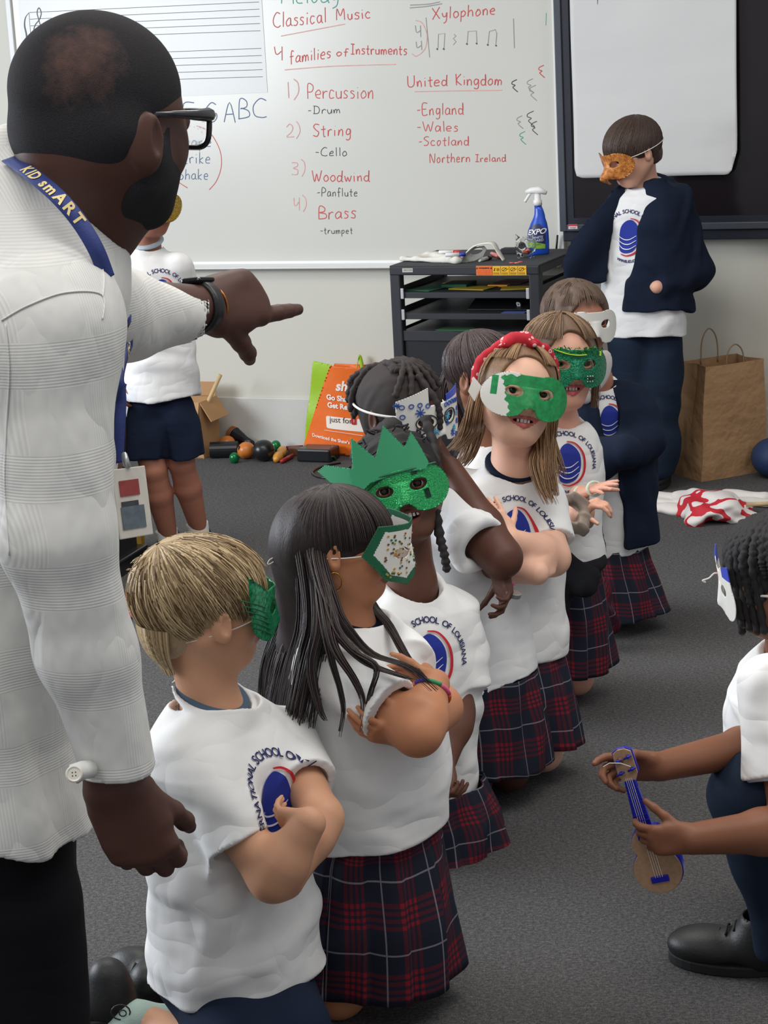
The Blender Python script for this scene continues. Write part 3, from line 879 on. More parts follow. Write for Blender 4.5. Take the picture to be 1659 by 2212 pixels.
# coloured paper on the shelves
def paper(px, py, sh_i, w, d, rot, col, mname, label, group=None, hgt=0.002):
    z = shz[sh_i]
    p = at_z(px, py, z + 0.001); c, s = math.cos(rot), math.sin(rot)
    ax = (WU * c + WN * s) * w; ay = (-WU * s + WN * c) * d
    mb = MB(); mb.box(p - ax / 2 - ay / 2, ax, ay, V(0, 0, hgt))
    o = mb.build('paper_sheet' if hgt < 0.005 else 'sticky_note_pad', plain(mname, col, 0.7), bevel=0.0003)
    tag(o, label, 'paper', group)
M_G = rgb(28, 96, 60)
paper(925, 623, 0, 0.12, 0.15, 0.3, rgb(30, 100, 66), 'green_paper', 'dark green paper at the left end of the top shelf')
paper(992, 617, 0, 0.10, 0.12, 0.0, rgb(24, 82, 54), 'green_card', 'green paper pad on the top shelf of the black cart', hgt=0.012)
paper(992, 609, 0, 0.10, 0.10, 0.05, rgb(176, 126, 40), 'tan_card', 'tan card lying near the back of the top shelf')
paper(1022, 622, 0, 0.15, 0.11, 0.2, rgb(206, 176, 44), 'yellow_paper', 'yellow paper near the centre of the top shelf')
paper(1078, 618, 0, 0.08, 0.03, 0.1, rgb(232, 160, 38), 'orange_note', 'orange note pad between two yellow papers on the shelf', hgt=0.006)
paper(1118, 622, 0, 0.12, 0.10, -0.25, rgb(200, 172, 46), 'mustard_paper', 'yellow paper at the right end of the top shelf')
paper(1110, 608, 0, 0.12, 0.12, 0.15, rgb(100, 34, 52), 'maroon_paper', 'maroon paper at the back right of the top shelf')
paper(1112, 675, 1, 0.09, 0.05, 0.0, rgb(60, 78, 140), 'blue_paper', 'blue paper strip on the middle cart shelf')
paper(985, 711, 2, 0.13, 0.09, 0.1, rgb(44, 92, 58), 'mid_green_paper', 'green paper lying on the lowest open cart shelf')
# black folder propped on the middle shelf, and a white clip
mb = MB(); p = at_z(1010, 670, shz[1] + 0.002); mb.box(p, WU * 0.25, -WN * 0.16 + WZ * 0.05, WZ * 0.004); o = mb.build('folder', M_CARTD, bevel=0.001); tag(o, 'black folder leaning on the middle cart shelf', 'folder')
mb = MB(); p = at_z(1122, 668, shz[1] + 0.002); mb.tube(smooth_path([p, p + WZ * 0.02 + WU * 0.003, p + WZ * 0.024 - WU * 0.008, p + WZ * 0.012 - WU * 0.004, p + WU * 0.012 + WZ * 0.003], 5), 0.0035, 8)
tag(mb.build('earphone', plain('white_plastic', rgb(225, 225, 225), 0.35), smooth=True), 'small white earphone on the middle cart shelf', 'earphone')

# ---------------- things on top of the cart
def top(px, py, h=0.0): return at_z(px, py, cz + h)
M_CLOTH = plain('white_terry_cloth', rgb(226, 224, 214), 0.9, var=0.03, bump=0.6, bscale=700, bd=0.002)
s = Sdf()
a, b, c_ = top(870, 560, 0.009), top(985, 562, 0.013), top(925, 553, 0.011)
s.add(f_cone(a, top(960, 563, 0.008), 0.008, 0.012)); s.add(f_cone(c_, b, 0.016, 0.016), 0.02); s.add(f_cone(top(940, 550, 0.010), top(1000, 556, 0.010), 0.014, 0.014), 0.02)
s.add(f_cone(a, c_, 0.008, 0.014), 0.02); s.add(f_cone(top(900, 560, 0.01), top(960, 552, 0.012), 0.012, 0.017), 0.02); s.add(f_cone(top(990, 562, 0.012), top(996, 556, 0.012), 0.013, 0.013), 0.004)
s.cut(f_plane(V(0, 0, cz + 0.002), V(0, 0, -1)))
lo = np.minimum(a, b) - 0.08; hi = np.maximum(a, b) + 0.1
o = link('folded_cloth', s.mesh(lo, hi, 0.003, folds(5, 0.7, 0.0016)), M_CLOTH); tag(o, 'white folded cloth on the left of the black cart top', 'cloth')

def marker(p, q, capcol, label, bodycol=rgb(228, 228, 226)):
    d = nrm(q - p); L = np.linalg.norm(q - p)
    t = thing('dry_erase_marker', label, 'marker', p)
    mb = MB(); mb.lathe(p, [(0.0055, 0), (0.0075, 0.002), (0.0075, L * 0.68)], d, 14); mb.build('barrel', plain('marker_barrel', bodycol, 0.35), t, smooth=True)
    mb = MB(); mb.lathe(p + d * L * 0.68, [(0.008, 0), (0.008, L * 0.30), (0.005, L * 0.32)], d, 14); mb.build('cap', plain('marker_cap', capcol, 0.35), t, smooth=True)
marker(top(948, 545, 0.03), top(995, 544, 0.03), rgb(180, 40, 46), 'red capped marker lying on the folded cloth')
marker(top(962, 551, 0.034), top(1006, 549, 0.034), rgb(40, 50, 150), 'blue capped marker lying on the cloth beside the red one')
marker(top(1035, 562, 0.008), top(1060, 556, 0.008), rgb(30, 30, 34), 'black capped marker behind the white handled tool')
marker(top(1062, 548, 0.008), top(1085, 556, 0.008), rgb(190, 60, 66), 'red marker on the cart beside the black eraser', rgb(214, 120, 116))
mb = MB(); p = top(1098, 549, 0.0); mb.box(p - WU * 0.03, WU * 0.085, -WN * 0.045, WZ * 0.022); tag(mb.build('whiteboard_eraser', plain('black_felt', rgb(46, 46, 50), 0.9), bevel=0.003), 'black felt whiteboard eraser between the white tool and the piggy bank', 'eraser')
# white arched tool (handled squeegee): curved grey blade and white arched handle
t = thing('board_cleaning_tool', 'white arched plastic tool with a grey curved underside on the cart', 'tool', top(1045, 566))
P0, P1 = top(998, 567, 0.0), top(1086, 571, 0.0)
mb = MB()
pts = smooth_path([P0, P0 + WU * 0.018 + WZ * 0.028, P0 + WU * 0.055 + WZ * 0.058, P0 + WU * 0.10 + WZ * 0.068, P0 + WU * 0.128 + WZ * 0.064, P0 + WU * 0.145 + WZ * 0.035, P0 + WU * 0.165 + WZ * 0.004], 6)
vs = []; m = len(pts)
for i, p in enumerate(pts):
    w = 0.014 + 0.010 * math.sin(math.pi * i / (m - 1))
    for o_ in (-w, w):
        for q in (0.0, 0.006): vs.append(p + WN * o_ * 1.0 + WZ * q + WU * 0.0)
fs = []
for i in range(m - 1):
    a_, b_ = 4 * i, 4 * i + 4
    fs += [(a_, a_ + 2, b_ + 2, b_), (a_ + 1, b_ + 1, b_ + 3, a_ + 3), (a_, b_, b_ + 1, a_ + 1), (a_ + 2, a_ + 3, b_ + 3, b_ + 2)]
fs += [(0, 1, 3, 2), (4 * m - 4, 4 * m - 2, 4 * m - 1, 4 * m - 3)]
mb.add(vs, fs); mb.build('handle', plain('cream_plastic', rgb(226, 221, 208), 0.4), t, smooth=True)
q, fs = sheet_grid(lambda x, z: np.maximum(d_poly(x, z, [(0, 0), (0.015, 0.028), (0.05, 0.056), (0.09, 0.062), (0.10, 0.05), (0.085, 0.022), (0.05, 0.006)]), -d_ell(x, z, 0.062, 0.042, 0.024, 0.010, 0.3)), -0.005, 0.11, -0.005, 0.07, 0.003)
mb = MB(); mb.add([P0 + WU * x + WZ * z + WN * (0.012 - 0.1 * x) for x, z in q], fs); mb.build('blade', plain('grey_rubber', rgb(140, 140, 134), 0.6), t, solid=0.003)

# spray bottle
sb = thing('spray_bottle', 'blue whiteboard cleaner spray bottle with a white trigger on the cart', 'bottle', top(1163, 549))
pb = top(1163, 549)
def ztop(py): return at_plane(1163, py, pb, WN)[2] - pb[2]
BS = ztop(404) / 0.27
M_BLUE = plain('blue_bottle_plastic', rgb(28, 76, 186), 0.28, var=0.03)
prof = [(0.000, 0.050, 0.000), (0.006, 0.053, 0.0), (0.05, 0.054, 0.0), (0.095, 0.050, 0.002), (0.125, 0.040, 0.006), (0.145, 0.030, 0.008), (0.16, 0.0255, 0.010), (0.18, 0.021, 0.008), (0.198, 0.017, 0.004)]
vs = []; n = 28; fs = []
for z, r, off in prof:
    for k in range(n):
        an = 2 * math.pi * k / n
        vs.append(pb + WU * (off + r * 0.86 * math.cos(an)) * BS + WN * (r * 0.55 * math.sin(an)) * BS + WZ * z * BS)
for i in range(len(prof) - 1):
    for k in range(n): fs.append((i * n + k, i * n + (k + 1) % n, (i + 1) * n + (k + 1) % n, (i + 1) * n + k))
fs += [tuple(range(n))[::-1], tuple((len(prof) - 1) * n + k for k in range(n))]
mb = MB(); mb.add(vs, fs); bt = mb.build('bottle', M_BLUE, sb, smooth=True)
M_WPL = plain('white_trigger_plastic', rgb(232, 232, 230), 0.35, var=0.02)
mb = MB(); mb.lathe(pb + WU * 0.004 * BS + WZ * 0.197 * BS, [(0.018 * BS, 0), (0.018 * BS, 0.018 * BS), (0.013 * BS, 0.024 * BS), (0.012 * BS, 0.045 * BS)], WZ, 20)
mb.tube([pb + (WU * 0.042 + WZ * 0.246) * BS, pb + (WU * 0.01 + WZ * 0.258) * BS, pb + (-WU * 0.022 + WZ * 0.256) * BS, pb + (-WU * 0.044 + WZ * 0.250) * BS], [0.008 * BS, 0.015 * BS, 0.013 * BS, 0.008 * BS], 12)
mb.build('spray_head', M_WPL, sb, smooth=True)
mb = MB(); mb.tube(smooth_path([pb + (-WU * 0.022 + WZ * 0.250) * BS, pb + (-WU * 0.034 + WZ * 0.235) * BS, pb + (-WU * 0.050 + WZ * 0.212) * BS], 4), [0.006 * BS] * 9, 8); mb.build('trigger', M_WPL, sb, smooth=True)
def on_bottle(x, z, e=0.0012):
    zz = [p_[0] for p_ in prof]; r = np.interp(z, zz, [p_[1] for p_ in prof]); o_ = np.interp(z, zz, [p_[2] for p_ in prof])
    c = np.clip((x - o_) / (r * 0.86), -0.98, 0.98)
    return pb + (WU * x + WN * (r * 0.55 * math.sqrt(1 - c * c) + e) + WZ * z) * BS
def lab(inside, mat, name, e, par=None):
    q, fs = sheet_grid(inside, -0.05, 0.05, 0.0, 0.15, 0.003)
    mb = MB(); mb.add([on_bottle(x, z, e) for x, z in q], fs); return mb.build(name, mat, par or sb)
shape = [(-0.036, 0.025), (0.036, 0.025), (0.039, 0.07), (0.034, 0.105), (0.015, 0.125), (-0.012, 0.122), (-0.034, 0.10), (-0.039, 0.07)]
L_ = lab(lambda x, z: d_poly(x, z, shape), plain('navy_label', rgb(34, 38, 84), 0.4), 'label', 0.0012)
lab(lambda x, z: np.maximum(d_poly(x, z, shape), z - 0.052 + 0.25 * x), plain('lime_label', rgb(140, 180, 60), 0.4), 'green_band', 0.0020, L_)
for body, zc, sz, colr in (('EXPO', 0.092, 0.030, rgb(235, 235, 238)), ('WHITE', 0.070, 0.014, rgb(215, 222, 235)), ('BOARD', 0.058, 0.014, rgb(215, 222, 235)), ('CARE', 0.042, 0.013, rgb(60, 120, 90))):
    vs, fs = text_mesh2d(body, sz, bold=0.0006 if body == 'EXPO' else 0, shear=0.25 if body == 'EXPO' else 0)
    mb = MB(); mb.add([on_bottle(v[0] + (0.002 if body == 'EXPO' else 0.008), v[1] + zc + 0.1 * v[0], 0.0030) for v in vs], fs); mb.build('lettering', plain('label_lettering', colr, 0.4), L_)

# clear piggy bank
pc = top(1136, 556, 0.0)
def mat_clear():
    t = NT('clear_plastic'); return t.set(rgb(250, 250, 250), 0.03, Transmission_Weight=1.0, IOR=1.12)
M_CLR = mat_clear()
pg = thing('piggy_bank', 'clear plastic piggy bank with pink counters on the cart corner', 'piggy bank', pc)
s = Sdf(); c0 = pc + V(0, 0, 0.046)
s.add(f_ell(c0, (0.040, 0.040, 0.034))); s.add(f_cone(c0 + WN * 0.035, c0 + WN * 0.048, 0.012, 0.013), 0.012)
for a_, b_ in ((0.02, 0.02), (-0.02, 0.02), (0.02, -0.02), (-0.02, -0.02)): s.add(f_cone(c0 + WU * a_ + WN * b_ - WZ * 0.02, pc + WU * a_ * 1.1 + WN * b_ + WZ * 0.005, 0.010, 0.006), 0.01)
for a_ in (0.024, -0.024): s.add(f_cone(c0 + WU * a_ + WN * 0.015 + WZ * 0.026, c0 + WU * a_ * 1.35 + WN * 0.015 + WZ * 0.040, 0.009, 0.003), 0.006)
sh_in = Sdf(); base_ops = list(s.ops)
s.sub(f_ell(c0, (0.0375, 0.0375, 0.0315)), 0.001)
link('body', s.mesh(c0 - 0.06, c0 + 0.06, 0.002), M_CLR, pg)
for a_ in (0.014, -0.014):
    mb = MB(); mb.lathe(c0 + WU * a_ + WN * 0.034 + WZ * 0.016, [(0.0045, 0), (0.004, 0.002)], nrm(WN + WZ * 0.3), 12); e_ = mb.build('eye', plain('white_eye', rgb(235, 235, 235), 0.4), pg)
    mb = MB(); mb.lathe(c0 + WU * a_ + WN * 0.0362 + WZ * 0.0166, [(0.0022, 0), (0.002, 0.0008)], nrm(WN + WZ * 0.3), 10); mb.build('pupil', M_INK, e_)
cc = [rgb(240, 84, 96), rgb(245, 130, 70), rgb(240, 100, 130)]
for k in range(12):
    an = k * 2.4; r_ = 0.02 * ((k % 4) / 4 + 0.2)
    mb = MB(); mb.lathe(c0 + V(r_ * math.cos(an), r_ * math.sin(an), -0.029 + 0.0045 * (k // 4)), [(0.0085, 0), (0.0085, 0.0022)], nrm(V(0.2 * math.cos(k), 0.2 * math.sin(k), 1)), 14)
    o = mb.build('plastic_counter', plain('counter_plastic', cc[k % 3], 0.35), smooth=False); tag(o, 'small %s plastic counter in the heap inside the clear piggy bank' % ['coral pink', 'orange', 'bright pink'][k % 3], 'counter', '%s counters inside the piggy bank' % ['coral', 'orange', 'bright pink'][k % 3])
for x_, y_, cl in ((1105, 568, 0), (1124, 566, 0), (1116, 568, 1)):
    mb = MB(); mb.lathe(top(x_, y_, 0.0), [(0.009, 0), (0.009, 0.002)], WZ, 14); o = mb.build('plastic_counter', plain('loose_counter', cc[cl], 0.35)); tag(o, 'pink plastic counter lying loose on the cart edge in front of the piggy bank' if cl == 0 else 'orange plastic counter between two pink ones on the cart edge', 'counter', 'loose counters on the cart' if cl == 0 else None)

# ------------------------------------------------------------------ floor things along the wall
M_KRAFT = plain('brown_kraft_paper', rgb(172, 134, 96), 0.75, var=0.06, scale=8, bump=0.6, bscale=11, bd=0.03)
# paper grocery bag
bg = thing('paper_bag', 'brown kraft paper grocery bag with twisted handles by the wall', 'bag', at_z(1520, 1020))
A = at_z(1515, 1041); B_ = at_z(1643, 1019); C_ = at_z(1455, 1020)
bx = B_ - A; by = C_ - A; by = nrm(by - nrm(bx) * (by @ nrm(bx))) * 0.19; bx = nrm(bx) * 0.305
Hb = 0.435
ctr = A + bx / 2 + by / 2
def bagpt(u, v, z, shrink=0.12):
    k = 1 - shrink * (z / Hb)
    return ctr + bx * (u - 0.5) * k + by * (v - 0.5) * k + V(0, 0, z) + nrm(-by) * 0.004 * math.sin(17 * z + 4 * u) - nrm(by) * 0.02 * (z / Hb)
NZ = 14
loop = []
per = [(u, 0.0) for u in np.linspace(0, 1, 9)] + [(1.0, v) for v in np.linspace(0, 1, 7)[1:]] + [(u, 1.0) for u in np.linspace(1, 0, 9)[1:]] + [(0.0, v) for v in np.linspace(1, 0, 7)[1:-1]]
vs = []; fs = []
for iz in range(NZ + 1):
    z = Hb * iz / NZ
    for (u, v) in per:
        uu = u
        if u in (0.0, 1.0) and 0 < v < 1:      # gusset folds inwards toward the top
            g_ = (1 - abs(v - 0.5) * 2) * 0.085 * min(1, max(0, (z - 0.11) / 0.2))
            uu = u + (g_ if u == 0.0 else -g_)
        dd = 0.0
        if v == 0.0: dd = 0.012 * math.sin(3.1 * u) * (z / Hb) * math.cos(9 * z)
        vs.append(bagpt(uu, v, z) + nrm(by) * dd)
m = len(per)
for iz in range(NZ):
    for k in range(m): fs.append((iz * m + k, iz * m + (k + 1) % m, (iz + 1) * m + (k + 1) % m, (iz + 1) * m + k))
fs.append(tuple(range(m))[::-1])
mb = MB(); mb.add(vs, fs); mb.build('sack', M_KRAFT, bg, solid=0.0012)
M_TW = plain('twisted_paper_cord', rgb(150, 122, 92), 0.8)
for v_, lean in ((0.02, 0.0), (0.98, 0.0)):
    a_ = bagpt(0.36, v_, Hb - 0.02); b_ = bagpt(0.66, v_, Hb - 0.02)
    up = V(0, 0, 1); ms = (a_ + b_) / 2
    sidev = (b_ - a_) / 2
    hh = 0.085 if v_ < 0.5 else 0.125
    mb = MB(); mb.tube(smooth_path([a_, a_ + up * hh * 0.55 + sidev * 0.05, a_ + up * hh * 0.9 + sidev * 0.4, ms + up * hh * 1.05, b_ + up * hh * 0.9 - sidev * 0.4, b_ + up * hh * 0.55 - sidev * 0.05, b_], 5), 0.0028, 7)
    mb.build('handle', M_TW, bg, smooth=True)

# cable behind the bag and the boy
mb = MB(); mb.tube(smooth_path([wat(1452, 895, 0.03), wat(1460, 915, 0.04), wat(1462, 940, 0.05), at_z(1455, 985, 0.03), at_z(1448, 1000, 0.006), at_z(1430, 1003, 0.006), at_z(1452, 1010, 0.006), at_z(1400, 1006, 0.006)], 6), 0.0035, 6)
mb.tube(smooth_path([wp(wpx(1205, 530, 0.05)[0], b0 + 0.02, 0.05), wat(1201, 548, 0.04)], 2), 0.004, 6)
o = mb.build('power_cable', M_CARTD, smooth=True); tag(o, 'thin black power cable running down the wall beside the paper bag', 'cable')

# red and white fabric heap
M_FAB = None
def mat_flag():
    t = NT('white_painted_fabric'); co = t.coord()
    n1 = t.noise(co, 7.0, 2, 0.4); n2 = t.noise(co, 45, 3)
    m = t.math('ADD', n1, t.math('MULTIPLY', n2, 0.035))
    msk = t.math('LESS_THAN', t.math('ABSOLUTE', t.math('SUBTRACT', m, 0.50)), 0.04)
    c = t.mix(msk, rgb(226, 220, 216), rgb(196, 34, 50))
    return t.set(c, 0.7)
M_FLAG = mat_flag()
M_WFAB = plain('white_fabric', rgb(226, 220, 214), 0.8, var=0.02)
def heap(name, pts, mat, label, seed, cat='cloth', h=0.004, amp=0.008, sc=0.9, k=0.02):
    s = Sdf()
    for (a_, b_, ra, rb) in pts: s.add(f_cone(a_, b_, ra * 1.5, rb * 1.5), k)
    s.cut(f_plane(V(0, 0, 0.001), V(0, 0, -1)))
    al = np.array([q for p in pts for q in (p[0], p[1])]); r_ = max(max(p[2], p[3]) for p in pts) + 0.03
    r_ *= 1.4; me = s.mesh(al.min(0) - r_, al.max(0) + r_, h, folds(seed, sc * .75, amp * 1.7, 10))
    for v in me.vertices: v.co.z *= .62
    o = link(name, me, mat); tag(o, label, cat); return o
g = at_z
heap('fabric_banner', [(g(1478, 1062, .05), g(1535, 1075, .07), .030, .045), (g(1500, 1085, .04), g(1560, 1095, .05), .04, .045), (g(1535, 1070, .07), g(1600, 1085, .04), .04, .03),
      (g(1510, 1120, .02), g(1525, 1095, .05), .02, .04), (g(1560, 1100, .04), g(1625, 1112, .02), .035, .02), (g(1585, 1090, .03), g(1620, 1108, .015), .03, .02)], M_FLAG, 'crumpled white fabric painted with red stripes on the carpet', 11, h=0.0035, amp=0.007)
heap('fabric_roll', [(g(1385, 1070, .02), g(1480, 1078, .02), .022, .024), (g(1390, 1088, .02), g(1470, 1098, .02), .02, .02), (g(1380, 1078, .015), g(1478, 1090, .015), .015, .02)], M_WFAB, 'plain white fabric spread to the left of the red striped cloth', 12, amp=0.004)
heap('fabric_roll', [(g(1570, 1068, .015), g(1650, 1072, .015), .018, .018), (g(1590, 1078, .015), g(1655, 1085, .015), .018, .018)], M_WFAB, 'plain white fabric to the right of the red striped cloth', 13, amp=0.004)
mb = MB(); mb.tube([g(1612, 1090, .045), g(1690, 1087, .045)], 0.008, 10); tag(mb.build('wooden_dowel', plain('pale_dowel_wood', rgb(196, 172, 130), 0.6), smooth=True), 'pale wooden dowel resting on the white fabric', 'dowel')
s = Sdf(); p = at_z(1672, 1030, 0.0); s.add(f_ell(p + V(0, 0, .075), (.085, .09, .075)))
o = link('floor_cushion', s.mesh(p - 0.15, p + V(.15, .15, .2), 0.006), plain('navy_nylon', rgb(36, 58, 98), 0.6)); tag(o, 'rounded navy cushion cut off by the right edge beside the paper bag', 'cushion')

# orange shopping bag
_q = at_z(656, 966) - WO; A = wp(float(_q @ WU), 0, 0.115)
rt = WU; inn = -WN
def sbag(x, z, d=0.0): return A + rt * x + V(0, 0, z) + inn * (d + 0.05 * z)
def zb(px, py):                      # photo position on the bag's front -> x,z
    n_ = nrm(np.cross(rt, nrm(V(0, 0, 1) + inn * 0.05))); p = at_plane(px, py, A, n_) - A
    return float(p @ rt), float(p[2])
sg = thing('shopping_bag', 'orange and lime green reusable shopping bag leaning against the wall', 'bag', A)
M_OB = plain('orange_bag_plastic', rgb(240, 112, 30), 0.42, var=0.04, scale=6, bump=0.35, bscale=10, bd=0.01)
M_LG = plain('lime_bag_plastic', rgb(158, 200, 40), 0.42, var=0.04, scale=6, bump=0.35, bscale=10, bd=0.01)
fr = [zb(656, 964), zb(718, 788), zb(830, 800), zb(830, 1000), zb(700, 970)]
q, fs = sheet_grid(lambda x, z: d_poly(x, z, fr), -0.02, 0.5, -0.02, 0.5, 0.006)
mb = MB(); mb.add([sbag(x, max(z, 0.004), 0.006 * math.sin(14 * x + 6 * z) - 0.02 * math.sin(math.pi * min(1, x / 0.35))) for x, z in q], fs); fp = mb.build('front_panel', M_OB, sg, smooth=True, solid=0.001)
g0, g1, g2 = zb(656, 964), zb(677, 779), zb(718, 788)
q, fs = sheet_grid(lambda x, z: d_poly(x, z, [g0, g1, g2]), -0.1, 0.3, -0.02, 0.5, 0.005)
mb = MB(); mb.add([sbag(x, max(z, 0.004), 0.004 * math.sin(30 * z)) for x, z in q], fs); mb.build('side_gusset', M_LG, sg, smooth=True, solid=0.001)
bk = [(fr[0][0] + 0.02, 0.0), (g2[0] - 0.02, g2[1] - 0.006), (fr[2][0], g2[1] - 0.012), (fr[2][0], 0.0)]
q, fs = sheet_grid(lambda x, z: d_poly(x, z, bk), -0.1, 0.5, -0.02, 0.5, 0.012)
mb = MB(); mb.add([sbag(x, z, 0.085 - 0.05 * z) for x, z in q], fs); mb.build('back_panel', M_OB, sg, smooth=True, solid=0.001)
a_, b_ = zb(762, 800), zb(772, 800)
mb = MB(); mb.tube(smooth_path([sbag(a_[0], a_[1] - .03, .05), sbag(a_[0], a_[1] + .01, .05), sbag((a_[0] + b_[0]) / 2, a_[1] + .052, .05), sbag(b_[0], a_[1] + .01, .05), sbag(b_[0], a_[1] - .03, .05)], 5), 0.009, 6, flat=0.25); mb.build('handle', M_LG, sg, smooth=True)
M_WTX = plain('white_print', rgb(248, 236, 226), 0.5, var=0.01)
n_up = nrm(V(0, 0, 1) + inn * 0.05)
def btext(body, px, py, size, mat=M_WTX, bold=0.0, rt_=None, lft=True, off=0.03, slope=0.0, **kw):
    x, z = zb(px, py); vs, fs = text_mesh2d(body, size, bold=bold, **kw)
    x0 = vs[:, 0].min() if lft else 0
    mb = MB(); mb.add([sbag(x + v[0] - x0, z + v[1] - slope * (v[0] - x0), 0.006 * math.sin(14 * (x + v[0] - x0) + 6 * z) - 0.02 * math.sin(math.pi * min(1, (x + v[0] - x0) / 0.35)) - 0.004) for v in vs], fs)
    return mb.build('lettering', mat, fp)
btext('shaws', 730, 832, 0.055, bold=0.002, shear=0.2, slope=0.05)
btext("Go Shaw's", 711, 855, 0.030, bold=0.0012, slope=0.12); btext('Get Rewards', 713, 872, 0.030, bold=0.0012, slope=0.12)
btext('Download the Shaw\u2019s app', 678, 938, 0.0195, bold=0.0005, slope=0.16)
x0, z0 = zb(710, 918); x1, z1 = zb(800, 890)
q, fs = sheet_grid(lambda x, z: d_box(x, z, (x0 + x1) / 2 + 0.02, z0 + 0.018, (x1 - x0) / 2 + 0.02, 0.026, 0.008), x0 - 0.02, x1 + 0.08, z0 - 0.05, z0 + 0.08, 0.006)
mb = MB(); mb.add([sbag(x, z - 0.1 * (x - x0), 0.006 * math.sin(14 * x + 6 * z) - 0.02 * math.sin(math.pi * min(1, x / 0.35)) - 0.0025) for x, z in q], fs); mb.build('white_patch', M_WTX, fp)
btext('just for', 717, 903, 0.034, plain('dark_print', rgb(60, 54, 50), 0.5), off=0.03, slope=0.08); btext('u', 762, 907, 0.046, plain('red_print', rgb(186, 40, 44), 0.5), bold=0.003)
x0, z0 = zb(759, 912)
for (aa, bb) in (((705, 927), (790, 938)),):
    p_, q_ = zb(*aa), zb(*bb); mb = MB(); mb.tube([sbag(p_[0], p_[1], -0.022), sbag(q_[0], q_[1], -0.030)], 0.001, 5); mb.build('printed_line', M_WTX, fp)

# cardboard box with a stick
M_CB = plain('corrugated_cardboard', rgb(184, 142, 98), 0.8, var=0.04, scale=10)
A = at_z(416, 990); rt = nrm(WU)
cx = thing('cardboard_box', 'open brown cardboard box behind the boy in shorts', 'box', A)
bkk = nrm(V(-rt[1], rt[0], 0)); A = A - rt * 0.22
def P(x, y, z): return A + rt * x + bkk * y + V(0, 0, z)
Wd, Dp, Hh = 0.27, 0.16, 0.24
mb = MB()
for (o_, a1, a2, a3) in ((P(0, 0, 0), rt * Wd, bkk * .004, V(0, 0, Hh)), (P(0, Dp, 0), rt * Wd, bkk * .004, V(0, 0, Hh)), (P(0, 0, 0), rt * .004, bkk * Dp, V(0, 0, Hh)), (P(Wd, 0, 0), rt * .004, bkk * Dp, V(0, 0, Hh)), (P(0, 0, 0), rt * Wd, bkk * Dp, V(0, 0, .004))):
    mb.box(o_, a1, a2, a3)
mb.build('carton', M_CB, cx)
for (o_, a1, a2) in ((P(0, -.002, Hh), rt * Wd, -bkk * .03 - V(0, 0, .095)), (P(Wd + .003, 0, Hh), bkk * Dp, rt * .05 - V(0, 0, .08)), (P(0, Dp, Hh), rt * Wd, V(0, 0, .06))):
    mb = MB(); mb.box(o_, a1, a2, nrm(np.cross(a1, a2)) * .004); mb.build('flap', M_CB, cx)
mb = MB(); mb.tube(smooth_path([P(.10, -.003, .07), P(.15, -.003, .12), P(.20, -.003, .13), P(.25, -.003, .115)], 5), 0.004, 6, flat=0.4); mb.tube([P(.235, -.003, .13), P(.25, -.003, .115), P(.245, -.003, .10)], 0.003, 6); mb.build('printed_arrow', M_INK, cx)
mb = MB(); mb.tube([P(.15, .07, .01), at_plane(476, 810, P(.2, .07, 0), WN)], 0.009, 10); tag(mb.build('wooden_stick', plain('pale_stick_wood', rgb(206, 176, 130), 0.6), smooth=True), 'pale wooden stick poking out of the cardboard box', 'stick')

# percussion instruments on the carpet
M_BLKP = plain('black_gloss_plastic', rgb(26, 27, 30), 0.3, var=0.05); M_WD = plain('orange_wood', rgb(196, 116, 48), 0.35, var=0.1, scale=14); M_YW = plain('honey_wood', rgb(214, 150, 62), 0.35, var=0.1)
def ball(px, py, r, mat, label, nm='maraca', tail=None, cat='maraca', tm=None):
    p = at_z(px, py, 0) + V(0, 0, 0)
    t = thing(nm, label, cat, p); c = p + V(0, 0, r)
    mb = MB(); mb.lathe(c, [(r * math.sin(a_) + 1e-4, -r * math.cos(a_) * 1.05) for a_ in np.linspace(0, math.pi, 15)], nrm(V(0.8, .3, .15)), 24); mb.build('head', mat, t, smooth=True)
    if tail is not None:
        e = at_z(*tail, 0.012); mb = MB(); mb.tube([c, c + (e - c) * 0.3, e], [r * 0.45, 0.012, 0.014], 10); mb.build('handle', tm or mat, t, smooth=True)
ball(533, 991, 0.036, M_WD, 'round orange wooden maraca head lying right of the black tube', tail=(500, 982))
ball(571, 996, 0.045, M_BLKP, 'large black maraca among the instruments on the carpet', tail=(520, 968))
ball(492, 975, 0.034, M_WD, 'orange wooden maraca behind the black tube', tail=(470, 972))
p = at_z(507, 1000); s = Sdf(); s.add(f_ell(p + V(0, 0, .021), (.021, .021, .024)))
o = link('shaker_egg', s.mesh(p - .03, p + V(.03, .03, .06), 0.002), plain('metallic_green', rgb(20, 110, 60), 0.2, 0.3)); tag(o, 'small green egg shaker in front of the instruments', 'shaker')
p = at_z(597, 976); s = Sdf(); s.add(f_ell(p + V(0, 0, .026), (.021, .021, .024)))
o = link('shaker_egg', s.mesh(p - .03, p + V(.03, .03, .06), 0.002), plain('metallic_green_shell', rgb(24, 120, 66), 0.2, 0.3)); tag(o, 'green egg shaker peeking out behind the large black maraca', 'shaker')
t = thing('castanet_tube', 'black cylinder shaker lying at the left of the instruments', 'shaker', at_z(455, 985))
mb = MB(); a_, b_ = at_z(455, 972, .035), at_z(514, 970, .035); mb.tube([a_, b_], 0.034, 20); mb.build('tube', M_BLKP, t, smooth=False)
t = thing('bongo_shaker', 'black shaker with orange striped end leaning on the instruments', 'shaker', at_z(520, 975))
a_ = at_plane(500, 935, at_z(520, 965), WN); b_ = at_plane(560, 968, at_z(560, 975), WN)
